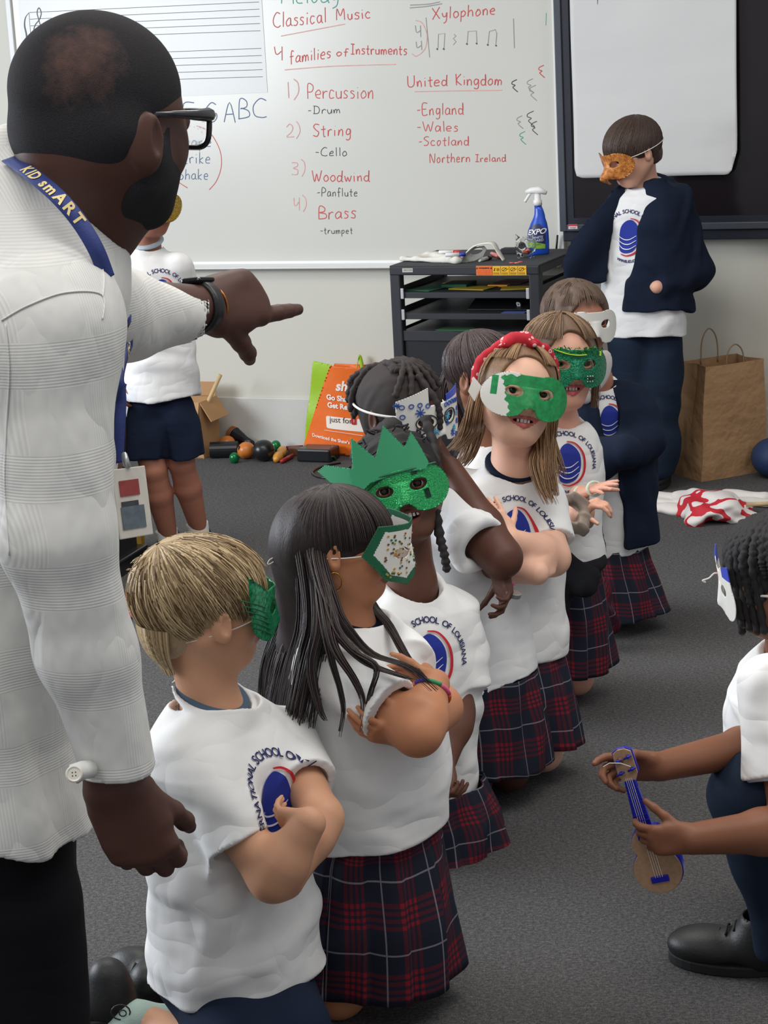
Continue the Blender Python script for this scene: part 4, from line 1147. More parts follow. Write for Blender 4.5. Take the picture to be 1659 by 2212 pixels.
d_ = nrm(b_ - a_); mb = MB(); mb.lathe(a_, [(0.030, 0), (0.035, 0.004), (0.035, 0.03), (0.028, 0.045), (0.018, 0.10), (0.016, 0.14)], d_, 24); mb.build('body', M_BLKP, t, smooth=True)
for k in range(3): mb = MB(); mb.lathe(a_ + d_ * (0.006 + 0.009 * k), [(0.0357, 0), (0.0362, 0.002), (0.0357, 0.004)], d_, 24); mb.build('stripe', M_WD, t, smooth=True)
mb = MB(); mb.tube([at_z(515, 968, .05), at_z(590, 975, .03)], 0.010, 10); tag(mb.build('drum_beater', M_BLKP, smooth=True), 'black stick lying behind the maracas', 'drumstick')
t = thing('wooden_guiro', 'honey coloured wooden shaker lying right of the black maraca', 'shaker', at_z(603, 992))
mb = MB(); mb.tube(smooth_path([at_z(596, 993, .016), at_z(602, 985, .018), at_z(608, 978, .018), at_z(613, 966, .02)], 5), [0.012, 0.013, 0.017, 0.02, 0.022, 0.02, 0.016, 0.013, 0.014, 0.018, 0.021, 0.022, 0.02, 0.015, 0.01, 0.006][:16], 12); mb.build('body', M_YW, t, smooth=True)
mb = MB(); mb.tube([at_z(608, 997, .01), at_z(632, 984, .012)], 0.009, 8); tag(mb.build('rhythm_stick', plain('red_lacquer', rgb(150, 30, 30), 0.35), smooth=True), 'short red rhythm stick beside the honey wooden shaker', 'stick')
mb = MB(); mb.tube([at_z(618, 968, .02), at_z(655, 966, .02)], 0.009, 8); tag(mb.build('rhythm_stick', plain('dark_red_lacquer', rgb(120, 30, 28), 0.35), smooth=True), 'dark red rhythm stick behind, next to the orange bag', 'stick')
mb = MB(); p = at_z(622, 985); mb.box(p, WU * 0.06, -WN * 0.04, WZ * 0.035); tag(mb.build('wood_block', plain('brown_block', rgb(96, 62, 40), 0.5), bevel=0.004), 'small brown wood block between the rhythm sticks', 'instrument')
t = thing('instrument_case', 'flat black case on the carpet in front of the orange bag', 'case', at_z(680, 995))
mb = MB(); p = at_z(641, 998); mb.box(p, WU * 0.15, -WN * 0.11, WZ * 0.055); mb.build('case', M_BLKP, t, bevel=0.008)
mb = MB(); p = at_z(700, 998); mb.tube(smooth_path([p, p + V(.02, -.02, .02), p + V(.04, 0, .02), p + V(.05, .02, 0)], 4), 0.004, 6); mb.build('strap', plain('green_strap', rgb(30, 90, 60), 0.6), t)
mb = MB(); mb.tube(smooth_path([at_z(735, 1000, .004), at_z(695, 1008, .004), at_z(675, 1020, .004), at_z(690, 1031, .004), at_z(735, 1033, .004), at_z(780, 1030, .004)], 6), 0.005, 8)
tag(mb.build('audio_cable', M_BLKP, smooth=True), 'black cable looped on the carpet behind the crown mask', 'cable')

# black cabinet, yellow folder and patterned rug at left
A = at_z(318, 1212); B2 = at_z(240, 1262)
t = thing('speaker_cabinet', 'black cabinet standing behind the man at the left', 'cabinet', A)
rt = nrm(B2 - A); lf = nrm(V(-rt[1], rt[0], 0)); lf = lf if lf[0] < 0 else -lf
A2 = A + lf * 0.03
mb = MB(); mb.box(A2, rt * 0.5, lf * 0.35, V(0, 0, 0.60)); mb.build('housing', M_CARTD, t, bevel=0.006)
mb = MB(); mb.box(A - rt * 0.02 + V(0, 0, 0.0), rt * 0.56, lf * 0.42, V(0, 0, 0.055)); mb.build('base', M_BLKP, t, bevel=0.006)
mb = MB(); p = at_z(322, 1165, 0.01) ; mb.box(at_z(305, 1190) + V(0, 0.03, 0), V(-0.08, 0.03, 0), V(0.01, 0.01, 0), V(0, 0, 0.20)); tag(mb.build('folder', plain('mustard_folder', rgb(206, 158, 50), 0.6), bevel=0.001), 'mustard yellow folder standing behind the black cabinet', 'folder')
def mat_rug():
    t = NT('woven_red_rug'); co = t.coord()
    sp = t.node('ShaderNodeSeparateXYZ'); t.link(co, sp.inputs[0])
    x = t.math('ADD', t.math('MULTIPLY', sp.outputs[0], 0.8), t.math('MULTIPLY', sp.outputs[1], 0.6)); y = t.math('SUBTRACT', t.math('MULTIPLY', sp.outputs[1], 0.8), t.math('MULTIPLY', sp.outputs[0], 0.6))
    zig = t.math('ADD', t.math('MULTIPLY', x, 30), t.math('PINGPONG', t.math('MULTIPLY', y, 22), 0.5))
    a_ = t.math('LESS_THAN', t.math('FRACT', zig), 0.35); b_ = t.math('LESS_THAN', t.math('FRACT', t.math('MULTIPLY', zig, 0.5)), 0.12)
    c = t.mix(a_, rgb(150, 44, 58), rgb(96, 30, 42)); c = t.mix(b_, c, rgb(206, 170, 160)); t.bump(t.noise(co, 300, 2), 0.8, 0.004)
    return t.set(c, 0.95)
q = [at_z(200, 1290), at_z(262, 1268), at_z(298, 1330), at_z(190, 1395)]
mb = MB(); mb.add([p for p in q] + [p + V(0, 0, .008) for p in q], [(3, 2, 1, 0), (4, 5, 6, 7), (0, 1, 5, 4), (1, 2, 6, 5), (2, 3, 7, 6), (3, 0, 4, 7)])
o = mb.build('rug', mat_rug(), bevel=0.003); tag(o, 'red patterned woven rug partly hidden behind the man', 'rug')
for (x_, y_, r_, l_) in ((1190, 1630, .03, 'loose white thread on the carpet right of the kneeling row'),):
    p = at_z(x_, y_, .003); mb = MB(); mb.tube(smooth_path([p, p + V(.01, .004, 0), p + V(.005, .010, .002), p + V(.016, .008, 0), p + V(.024, .001, 0), p + V(.03, .004, 0)], 5), 0.0006, 4); tag(mb.build('thread', M_WFAB), l_, 'thread')
for (x_, y_, l_) in ((602, 1258, 'white paper scrap on the carpet left of the long haired girl'), (362, 1080, 'tiny white paper scrap between the legs of the boy in shorts')):
    p = at_z(x_, y_, .002); mb = MB(); mb.add([p, p + V(.016, .003, .004), p + V(.011, .018, .001), p + V(-.003, .01, .006)], [(0, 1, 2, 3)]); tag(mb.build('paper_scrap', M_PAPER, solid=0.0006), l_, 'paper')

# ------------------------------------------------------------------ people: shared builders
def mat_skin(name, c, rough=0.5):
    t = NT(name); co = t.coord()
    c = tuple(c); d = tuple(x * y for x, y in zip(c, (0.82, 0.74, 0.72))); l = tuple(min(1, x * y) for x, y in zip(c, (1.08, 1.03, 1.0)))
    col = t.mix(t.noise(co, 9, 4, 0.6), d, l)
    t.bump(t.noise(co, 420, 3), 0.12, 0.001)
    t.set(col, rough, spec=0.35)
    t.bsdf.inputs['Subsurface Weight'].default_value = 0.08
    t.bsdf.inputs['Subsurface Scale'].default_value = 0.012
    return t.mat

def mat_hair(name, c1, c2, rough=0.45, scale=(60, 60, 6)):
    t = NT(name)
    n = t.noise(t.coord('Object', scale), 6, 4, 0.65)
    t.bump(n, 0.35, 0.003)
    return t.set(t.mix(n, c1, c2), rough, spec=0.4)

def mat_cotton(name, c=(0.85, 0.85, 0.84), wr=0.6):
    t = NT(name); co = t.coord()
    col = t.mix(t.noise(co, 12, 3), tuple(x * 0.97 for x in c), c)
    n1 = t.noise(t.coord('Object', (1.3, 1.3, 0.5)), 7, 2.5, 0.35); n2 = t.noise(t.coord('Object', (.7, .7, 1.4)), 15, 1.0, 0.4)
    r = lambda q: t.math('ABSOLUTE', t.math('SUBTRACT', q, 0.5))
    h = t.math('ADD', t.math('ADD', r(n1), t.math('MULTIPLY', r(n2), 0.5)), t.math('MULTIPLY', t.noise(co, 1500, 1), 0.004))
    t.bump(h, wr, 0.03)
    return t.set(col, 0.9, spec=0.15)

def mat_plaid(name, P=0.105, dark=(0.010, 0.012, 0.022), red=(0.14, 0.008, 0.015)):
    t = NT(name); uv = t.coord('UV'); sp = t.node('ShaderNodeSeparateXYZ'); t.link(uv, sp.inputs[0])
    def st(v, c, w): return t.math('LESS_THAN', t.math('ABSOLUTE', t.math('SUBTRACT', t.math('FRACT', t.math('MULTIPLY', v, 1 / P)), c)), w)
    def band(v):
        b = st(v, 0.36, 0.035)
        for c in (0.46, 0.56, 0.66): b = t.math('MAXIMUM', b, st(v, c, 0.028))
        return b
    u, v = sp.outputs[0], sp.outputs[1]
    bu, bv = band(u), band(v)
    wu, wv = st(u, 0.04, 0.013), st(v, 0.04, 0.013)
    weave = t.math('LESS_THAN', t.math('FRACT', t.math('MULTIPLY', t.math('ADD', u, v), 380)), 0.5)
    c = t.mix(t.math('MULTIPLY', t.noise(t.coord(), 9, 3), 0.6), dark, tuple(x * 2.2 for x in dark))
    c = t.mix(t.math('MULTIPLY', t.math('MAXIMUM', t.math('MULTIPLY', bu, t.math('SUBTRACT', 1, bv)), t.math('MULTIPLY', bv, t.math('SUBTRACT', 1, bu))), 0.42), c, red)
    c = t.mix(t.math('MULTIPLY', bu, bv), c, tuple(x * 1.5 for x in red))
    c = t.mix(t.math('MULTIPLY', t.math('MAXIMUM', wu, wv), 0.5), c, (0.34, 0.32, 0.36))
    t.bump(t.noise(t.coord(), 700, 2), 0.15, 0.001)
    return t.set(c, 0.85, spec=0.2)

M_SHIRT = mat_cotton('white_cotton')
M_SHIRT2 = mat_cotton('white_cotton_crisp', (0.80, 0.805, 0.81), 0.5)
M_NAVY = mat_cotton('navy_cotton', (0.012, 0.019, 0.042), 0.25)
M_NAVYK = mat_cotton('navy_knit', (0.010, 0.016, 0.034), 0.3)
M_JEAN = mat_cotton('dark_blue_twill', (0.014, 0.024, 0.045), 0.25)
M_BLACKC = mat_cotton('black_trouser_cloth', (0.006, 0.006, 0.008), 0.15)
M_DENIM = mat_cotton('denim_blue_knit', (0.09, 0.14, 0.20), 0.25)
M_LBLUE = mat_cotton('pale_blue_cotton', (0.48, 0.56, 0.63), 0.25)
M_PLAID = mat_plaid('plaid_school_skirt')
M_SHOE = plain('black_shoe_leather', rgb(26, 27, 27), 0.5, var=0.1, bump=0.2)
M_SOLE = plain('black_rubber_sole', rgb(20, 21, 21), 0.7, var=0.1)
M_SOCK = plain('white_sock_knit', rgb(226, 226, 222), 0.9, bump=0.4, bscale=500)
M_EYE = plain('eye_white', rgb(225, 220, 214), 0.2, var=0.01)
M_IRIS = plain('dark_brown_iris', rgb(46, 26, 18), 0.12, var=0.05)
M_IRISG = plain('hazel_green_iris', rgb(92, 92, 66), 0.12, var=0.05)
M_TOOTH = plain('tooth_enamel', rgb(236, 230, 214), 0.25, var=0.01)
M_MOUTH = plain('mouth_inside', rgb(70, 24, 24), 0.5)
M_STRING = plain('white_elastic', rgb(232, 230, 226), 0.6, var=0.01)
M_GOLD = plain('gold_metal', rgb(206, 160, 80), 0.25, 1.0, var=0.02)

def f_torus(c, n, R, r):
    c = np.asarray(c, np.float32); n = np.asarray(nrm(n), np.float32)
    def f(p):
        q = p - c; z = q @ n; rr = np.sqrt(np.maximum((q * q).sum(1) - z * z, 0))
        return np.sqrt((rr - R) ** 2 + z * z) - r
    return f

class Head:
    def __init__(s, C, fwd, up, h):
        s.C = np.asarray(C, float); s.h = h
        s.Y = nrm(fwd); s.X = nrm(np.cross(s.Y, nrm(up))); s.Z = np.cross(s.X, s.Y)
        s.R = np.stack([s.X, s.Y, s.Z], 1)
    def L(s, x, y, z): return s.C + s.h * (s.X * x + s.Y * y + s.Z * z)
    def loc(s, p): return ((np.asarray(p) - s.C) @ s.R) / s.h
    def surf(s, az, el, k=1.0):
        return s.L(0.385 * k * math.cos(el) * math.sin(az), -0.07 + 0.475 * k * math.cos(el) * math.cos(az), 0.115 + 0.395 * k * math.sin(el))

def head_ops(S, H, mouth='closed', eyes=True, jaw=1.0, ear=(0, 0)):
    h = H.h; L = H.L; R = H.R
    S.add(f_ell(L(0, -.07, .115), np.array((.365, .455, .375)) * h, R), 0.02)
    S.add(f_ell(L(0, .10, -.16), np.array((.285 * jaw, .30, .33)) * h, R), 0.10 * h * 2)
    S.add(f_cone(L(0, .28, -.37), L(0, .25, -.36), .105 * h * jaw, .12 * h), 0.12 * h)
    for sx in (1, -1):
        S.add(f_ell(L(sx * .17, .22, -.14), np.array((.12, .14, .14)) * h, R), 0.10 * h)
        S.add(f_cone(L(sx * .27, -.05, -.20), L(sx * .10, .22, -.40), .085 * h * jaw, .09 * h), 0.12 * h)
    if eyes:
        for sx in (1, -1):
            S.sub(f_ell(L(sx * .155, .47, .0), np.array((.10, .10, .065)) * h, R), 0.06 * h)
    S.add(f_cone(L(0, .385, .05), L(0, .475, -.125), .030 * h, .045 * h), 0.07 * h)
    for sx in (1, -1): S.add(f_cone(L(sx * .05, .42, -.14), L(sx * .045, .40, -.13), .032 * h, .03 * h), 0.03 * h)
    # ears
    for sx in (1, -1):
        Re = np.stack([nrm(H.X * sx + H.Y * -0.35), nrm(H.Y + H.X * sx * 0.35), H.Z], 1)
        S.add(f_ell(L(sx * .385, -.05 + ear[0], -.02 + ear[1]), np.array((.035, .085, .135)) * h, Re), 0.02 * h)
        S.add(f_ell(L(sx * .375, -.02 + ear[0], -.10 + ear[1]), np.array((.03, .05, .06)) * h, Re), 0.03 * h)
        S.sub(f_ell(L(sx * .425, -.015 + ear[0], ear[1]), np.array((.028, .042, .085)) * h, Re), 0.02 * h)
    if eyes:
        for sx in (1, -1):
            lid = f_ell(L(sx * .155, .345, .01), np.array((.085, .075, .075)) * h, R)
            hole = f_ell(L(sx * .155, .44, .01), np.array((.074, .10, .031)) * h, R)
            S.add(lid, 0.02 * h); S.sub(hole, 0.006 * h)
    # lips
    op = {'closed': 0.0, 'smile': .022, 'open': .042}[mouth]
    w = .125 if mouth == 'closed' else .15
    lz = -.265
    lift = 0.0 if mouth == 'closed' else .03
    for sx in (1, -1):
        S.add(f_cone(L(0, .405, lz + op * .6 + .012), L(sx * w, .32, lz + lift), .024 * h, .012 * h), 0.02 * h)
        S.add(f_cone(L(0, .395, lz - op - .022), L(sx * w * .95, .315, lz + lift - .005), .030 * h, .012 * h), 0.02 * h)
    if op > 0: S.sub(f_ell(L(0, .42, lz - op * .12 + .004), np.array((w * .80, .14, op * .85)) * h, R), 0.006 * h)
    else: S.sub(f_ell(L(0, .43, lz - .004), np.array((w * .9, .05, .004)) * h, R), 0.008 * h)

def lip_mats(H, mouth):
    def f(c):
        l = H.loc(c); x, y, z = l[:, 0], l[:, 1], l[:, 2]
        op = {'closed': 0.0, 'smile': .022, 'open': .042}[mouth]; w = .14 if mouth == 'closed' else .165
        lift = (0.0 if mouth == 'closed' else .03) * (np.abs(x) / w) ** 1.0
        zc = -.268 + lift
        t = 1 - np.clip(np.abs(x) / w, 0, 1) ** 2
        lip = (np.abs(x) < w) & (z < zc + (.036 + op * .6) * t) & (z > zc - (.052 + op) * t) & (y > .27)
        inm = lip & (y < .36 - .5 * x * x) & (op > 0)
        return np.where(inm, 2, np.where(lip, 1, 0))
    return f

def face_bits(H, parent, mouth='closed', gaze=(0, 0), iris=None, eyes=True):
    h = H.h; L = H.L
    if eyes:
        for sx in (1, -1):
            c = L(sx * .155, .335, .008); r = .068 * h
            g = nrm(H.Y + H.X * gaze[0] + H.Z * gaze[1])
            mb = MB(); prof = [(r * math.sin(a) + 1e-5, -r * math.cos(a)) for a in np.linspace(0.01, math.pi - 0.01, 15)]
            mb.lathe(c, prof, g, 20); e = mb.build('eye', M_EYE, parent, smooth=True)
            mb = MB(); ri = .041 * h
            mb.lathe(c, [(ri, math.sqrt(r * r - ri * ri) * 1.0), (ri * .98, math.sqrt(r * r - ri * ri) + .002 * h), (ri * .5, r + .003 * h), (ri * .1, r + .0045 * h)], g, 18)
            mb.build('iris', iris or M_IRIS, e, smooth=True)
            mb = MB(); mb.lathe(c, [(ri * .45, r + .002 * h), (ri * .4, r + .0062 * h)], g, 12); mb.build('pupil', M_INKB, e)
    if mouth != 'closed':
        mb = MB()
        op = {'smile': .022, 'open': .042}[mouth]
        for k in range(-3, 4):
            if abs(k) == 3 and mouth == 'smile': continue
            x = k * .030
            if k == 0: continue
            xs = (abs(k) - .5) * .036 * (1 if k > 0 else -1)
            wd = .034 if abs(k) == 1 else .026
            p = L(xs, .372 - 2.2 * xs * xs, -.265 + op * .45 - .028 + .25 * xs * xs)
            mb.box(p - H.X * wd * .5 * h - H.Y * .01 * h, H.X * wd * h * .94, H.Y * .018 * h, H.Z * (.042 if abs(k) == 1 else .034) * h)
        mb.build('teeth', M_TOOTH, parent, bevel=0.0012)

M_INKB = plain('pupil_black', rgb(8, 8, 9), 0.1, var=0.0)

def arm_ops(S, sh, el, wr, r0=.04, r1=.03, r2=.022, k=0.02):
    sh, el, wr = map(lambda q: np.asarray(q, float), (sh, el, wr))
    S.add(f_cone(sh, el, r0, r1), k)
    m = el + (wr - el) * 0.3
    S.add(f_cone(el, m, r1, r1 * 1.03), k)
    S.add(f_cone(m, wr, r1 * 1.03, r2), k)

def hand_ops(S, W, D, N, side, Lh, curl=(0.35,) * 4, thumb=0.5, spread=0.06, thumb_out=1.0, fat=1.0):
    """W wrist, D direction of the hand, N out of the palm, side: which way the thumb leaves (+1/-1 along D x N)"""
    D = nrm(D); N = nrm(np.asarray(N, float) - D * np.dot(N, D)); T = np.cross(D, N) * side
    W = np.asarray(W, float)
    offs = (.145, .050, -.048, -.135); kn = (.50, .52, .49, .44); ln = (.40, .45, .41, .33)
    for i in range(4):
        K = W + D * kn[i] * Lh + T * offs[i] * Lh
        S.add(f_cone(W + D * .05 * Lh + T * offs[i] * .55 * Lh, K, .085 * Lh * fat, .062 * Lh * fat), 0.035 * Lh * 2)
    S.add(f_cone(W + D * .12 * Lh + T * .14 * Lh + N * .02 * Lh, W + D * .34 * Lh + T * .17 * Lh + N * .02 * Lh, .075 * Lh * fat, .06 * Lh * fat), 0.06 * Lh)
    S.add(f_cone(W + D * .15 * Lh - T * .12 * Lh + N * .01 * Lh, W + D * .35 * Lh - T * .13 * Lh, .065 * Lh * fat, .06 * Lh * fat), 0.06 * Lh)
    tips = []
    for i in range(4):
        K = W + D * kn[i] * Lh + T * offs[i] * Lh
        a = 0.0; p = K; c = curl[i]
        sp = (1.5 - i) * spread
        for j, (fr, mul) in enumerate(((.46, 1.0), (.30, 1.25), (.24, 0.85))):
            a += c * mul
            d = nrm(D * math.cos(a) + N * math.sin(a) + T * sp * (1 if a < 1.2 else 0.3))
            q = p + d * ln[i] * fr * Lh
            r = (.050, .046, .040)[j] * Lh * fat * (0.9 if i == 3 else 1.0); r2 = (.046, .041, .033)[j] * Lh * fat * (0.9 if i == 3 else 1.0)
            S.add(f_cone(p, q, r, r2), 0.010 * Lh if j else 0.016 * Lh)
            p = q
        tips.append(p)
    p = W + D * .20 * Lh + T * .17 * Lh + N * .03 * Lh
    d0 = nrm(D * .70 + T * .62 * thumb_out + N * .35)
    for j, ll in enumerate((.20, .17, .14)):
        d = nrm(d0 + (N * .8 - T * .5) * thumb * j * 0.6)
        q = p + d * ll * Lh
        S.add(f_cone(p, q, (.060, .052, .046)[j] * Lh * fat, (.052, .046, .036)[j] * Lh * fat), 0.03 * Lh)
        p = q
    return tips

def set_mats(me, fn):
    n = len(me.polygons); c = np.zeros(n * 3, np.float32); me.polygons.foreach_get('center', c)
    me.polygons.foreach_set('material_index', fn(c.reshape(-1, 3)).astype(np.int32)); me.update()

def build_body(S, H, parent, skin, lips, lo, hi, mouth='closed', hr=0.0028, br=0.0, name='body'):
    """the whole skin, head to feet, as one continuous mesh"""
    me_l = []
    me = S.mesh(lo, np.maximum(hi, H.C + .62 * H.h), hr, name=name)
    o = link(name, me, [skin, lips, M_MOUTH], parent)
    set_mats(me, lip_mats(H, mouth))
    return o

# ---- clothes
def f_disc(c, n, R, t):
    c = np.asarray(c, np.float32); n = np.asarray(nrm(n), np.float32)
    def f(p):
        q = p - c; z = np.abs(q @ n) - t; rr = np.sqrt(np.maximum((q * q).sum(1) - (q @ n) ** 2, 0)) - R
        return np.minimum(np.maximum(rr, z), 0) + np.sqrt(np.maximum(rr, 0) ** 2 + np.maximum(z, 0) ** 2)
    return f

def f_sleeve(a, b, ra, rb, hollow=.72):
    """a tapering sleeve, cut straight at b and hollow for its last few centimetres"""
    a = np.asarray(a, float); b = np.asarray(b, float); d = nrm(b - a)
    o = f_cone(a, b + d * rb * .9, ra, rb + (rb - ra) * .1); i = f_cone(b - d * .004, b + d * .05, rb * hollow, rb * hollow * 1.1); b32 = b.astype(np.float32); d32 = d.astype(np.float32)
    def f(p):
        t = (p - b32) @ d32
        return np.maximum(np.maximum(o(p), t), -i(p))
    return f

def make_shirt(parent, rings, sleeves, neck, mat, seed, res=0.0045, amp=0.003, k=0.035, name='tshirt', cutn=True, scale=0.9, extra=None, rib=True, nf=8):
    S = Sdf()
    S.add(f_loft(rings), 0)
    for a, b, ra, rb in sleeves: S.add(f_sleeve(a, b, ra, rb), .022)
    if extra: extra(S)
    if neck is not None:
        c, n, R = neck
        S.sub(f_cone(np.asarray(c) - nrm(n) * 0.05, np.asarray(c) + nrm(n) * 0.10, R, R * 1.35), 0.006)
        if rib: S.add(f_torus(c, n, R + 0.006, 0.0058), 0.006)
    # hollow hem
    c0, rx, ry, sx, fy = rings[0]; ax = nrm(np.asarray(rings[1][0]) - np.asarray(c0))
    S.sub(f_loft([(np.asarray(c0) - ax * .02, rx * .83, ry * .83, sx, fy), (np.asarray(c0) + ax * .02, rx * .82, ry * .82, sx, fy)]), 0.003)
    P = [np.asarray(r[0]) for r in rings] + [np.asarray(q) for s_ in sleeves for q in s_[:2]]
    P = np.array(P); m = max(max(r[1], r[2]) for r in rings) + 0.03
    return link(name, S.mesh(P.min(0) - m, P.max(0) + m, res, folds(seed, scale, amp, nf) if amp else None), mat, parent)

def under_skirt(S, last, X, f, r=.042, gap=.052, fwd=.0, back=.30):
    c = np.asarray(last, float); out = []
    for s_ in (1, -1):
        k = c + X * s_ * gap + f * fwd; top = k.copy(); top[2] += .16; k = k.copy(); k[2] = .052
        a = k - f * back; a[2] = .04; t = a - f * .09
        S.add(f_cone(top, k, r * .9, r), .02); S.add(f_cone(k, k + (a - k) * .4, r * .95, r * .95), .02); S.add(f_cone(k + (a - k) * .4, a, r * .95, .030), .02); S.add(f_cone(a, t, .030, .024), .02)
        out.append((k, a, t))
    return out

def skirt(parent, rings, mat, pleats=14, depth=0.010, name='plaid_skirt', n=168, seed=0, solid=True, drag=0.0):
    """rings top to bottom: (centre, rx, ry, side, front, tilt)"""
    r = np.random.RandomState(seed); ph = r.uniform(0, 6.28, 6)
    C = [np.asarray(q[0], float) for q in rings]; m = 26
    tt = np.linspace(0, len(rings) - 1, m); vs = []; uv = []; fs = []
    ln = sum(np.linalg.norm(C[i + 1] - C[i]) for i in range(len(C) - 1))
    per = 2 * math.pi * math.sqrt((rings[-1][1] ** 2 + rings[-1][2] ** 2) / 2)
    for t in tt:
        i = min(int(t), len(rings) - 2); f = t - i
        c = C[i] * (1 - f) + C[i + 1] * f; rx = rings[i][1] * (1 - f) + rings[i + 1][1] * f; ry = rings[i][2] * (1 - f) + rings[i + 1][2] * f
        sx = nrm(rings[i][3]); fy = nrm(rings[i][4]); u_ = t / (len(rings) - 1)
        for k in range(n + 1):
            a = 2 * math.pi * k / n
            saw = ((a * pleats / (2 * math.pi)) % 1.0)
            pl = (saw if saw < 0.86 else (1 - saw) / 0.14 * 0.86) * depth * (0.35 + 0.65 * u_)
            wob = 0.010 * u_ * math.sin(3 * a + ph[0]) + 0.006 * u_ * math.sin(5 * a + ph[1] + 3 * u_) + 0.004 * math.sin(9 * a + ph[2] + 5 * u_)
            x = math.cos(a); y = math.sin(a)
            p = c + sx * x * (rx + pl + wob) + fy * y * (ry + pl + wob) + V(0, 0, 1) * (0.008 * u_ * math.sin(2 * a + ph[3]) * (1 if u_ > .9 else .5))
            vs.append(p); uv.append((per * k / n * 1.0 + 0.0015 * math.sin(7 * u_), u_ * ln * 1.03 + 0.006 * math.sin(2 * a + ph[4])))
    for j in range(m - 1):
        for k in range(n):
            a = j * (n + 1) + k; fs.append((a, a + n + 1, a + n + 2, a + 1))
    mb = MB(); mb.add(vs, fs, 0, uv)
    return mb.build(name, mat, parent, smooth=True, solid=0.0022)

def shoe(parent, heel, toe, up, w=0.042, mat=None, name='shoe', res=0.004, hole=True):
    heel = np.asarray(heel, float); toe = np.asarray(toe, float); d = nrm(toe - heel); u = nrm(np.asarray(up, float) - d * np.dot(up, d)); s_ = np.cross(d, u)
    Lh = np.linalg.norm(toe - heel); R = np.stack([d, s_, u], 1)
    S = Sdf(); S.add(f_ell(heel + d * Lh * .22 + u * .045, (Lh * .25, w * .95, .055), R)); S.add(f_ell(heel + d * Lh * .66 + u * .032, (Lh * .38, w * 1.08, .036), R), 0.03)
    S.add(f_cone(heel + d * Lh * .22 + u * .04, heel + d * Lh * .20 + u * .085, w * .95, w * .85), 0.02)
    if hole: S.sub(f_cone(heel + d * Lh * .2 + u * .09, heel + d * Lh * .2 + u * .14, w * .7, w * .75), 0.005)
    S.cut(f_plane(heel + u * 0.012, -u), 0.003)
    P = np.array([heel, toe, heel + u * .1, toe + u * .1])
    o = link(name, S.mesh(P.min(0) - .07, P.max(0) + .07, res), mat or M_SHOE, parent)
    q = []; 
    for k in range(32):
        a = 2 * math.pi * k / 32; x = math.cos(a); y = math.sin(a)
        q.append(heel + d * (Lh * .5 + x * Lh * .53) + s_ * y * w * (1.12 + .10 * x))
    mb = MB(); mb.add([p for p in q] + [p + u * .020 for p in q], [tuple(range(32))[::-1], tuple(range(32, 64))] + [(k, (k + 1) % 32, 32 + (k + 1) % 32, 32 + k) for k in range(32)])
    mb.build('sole', M_SOLE, o, bevel=0.003)
    mb = MB()
    for k in range(4):
        c = heel + d * Lh * (.44 + .07 * k) + u * (.082 - .009 * k)
        mb.tube(smooth_path([c + s_ * .022 - u * .006, c + u * .003, c - s_ * .022 - u * .006], 3), .0022, 6)
    mb.build('laces', M_SOLE, o, smooth=True)
    return o

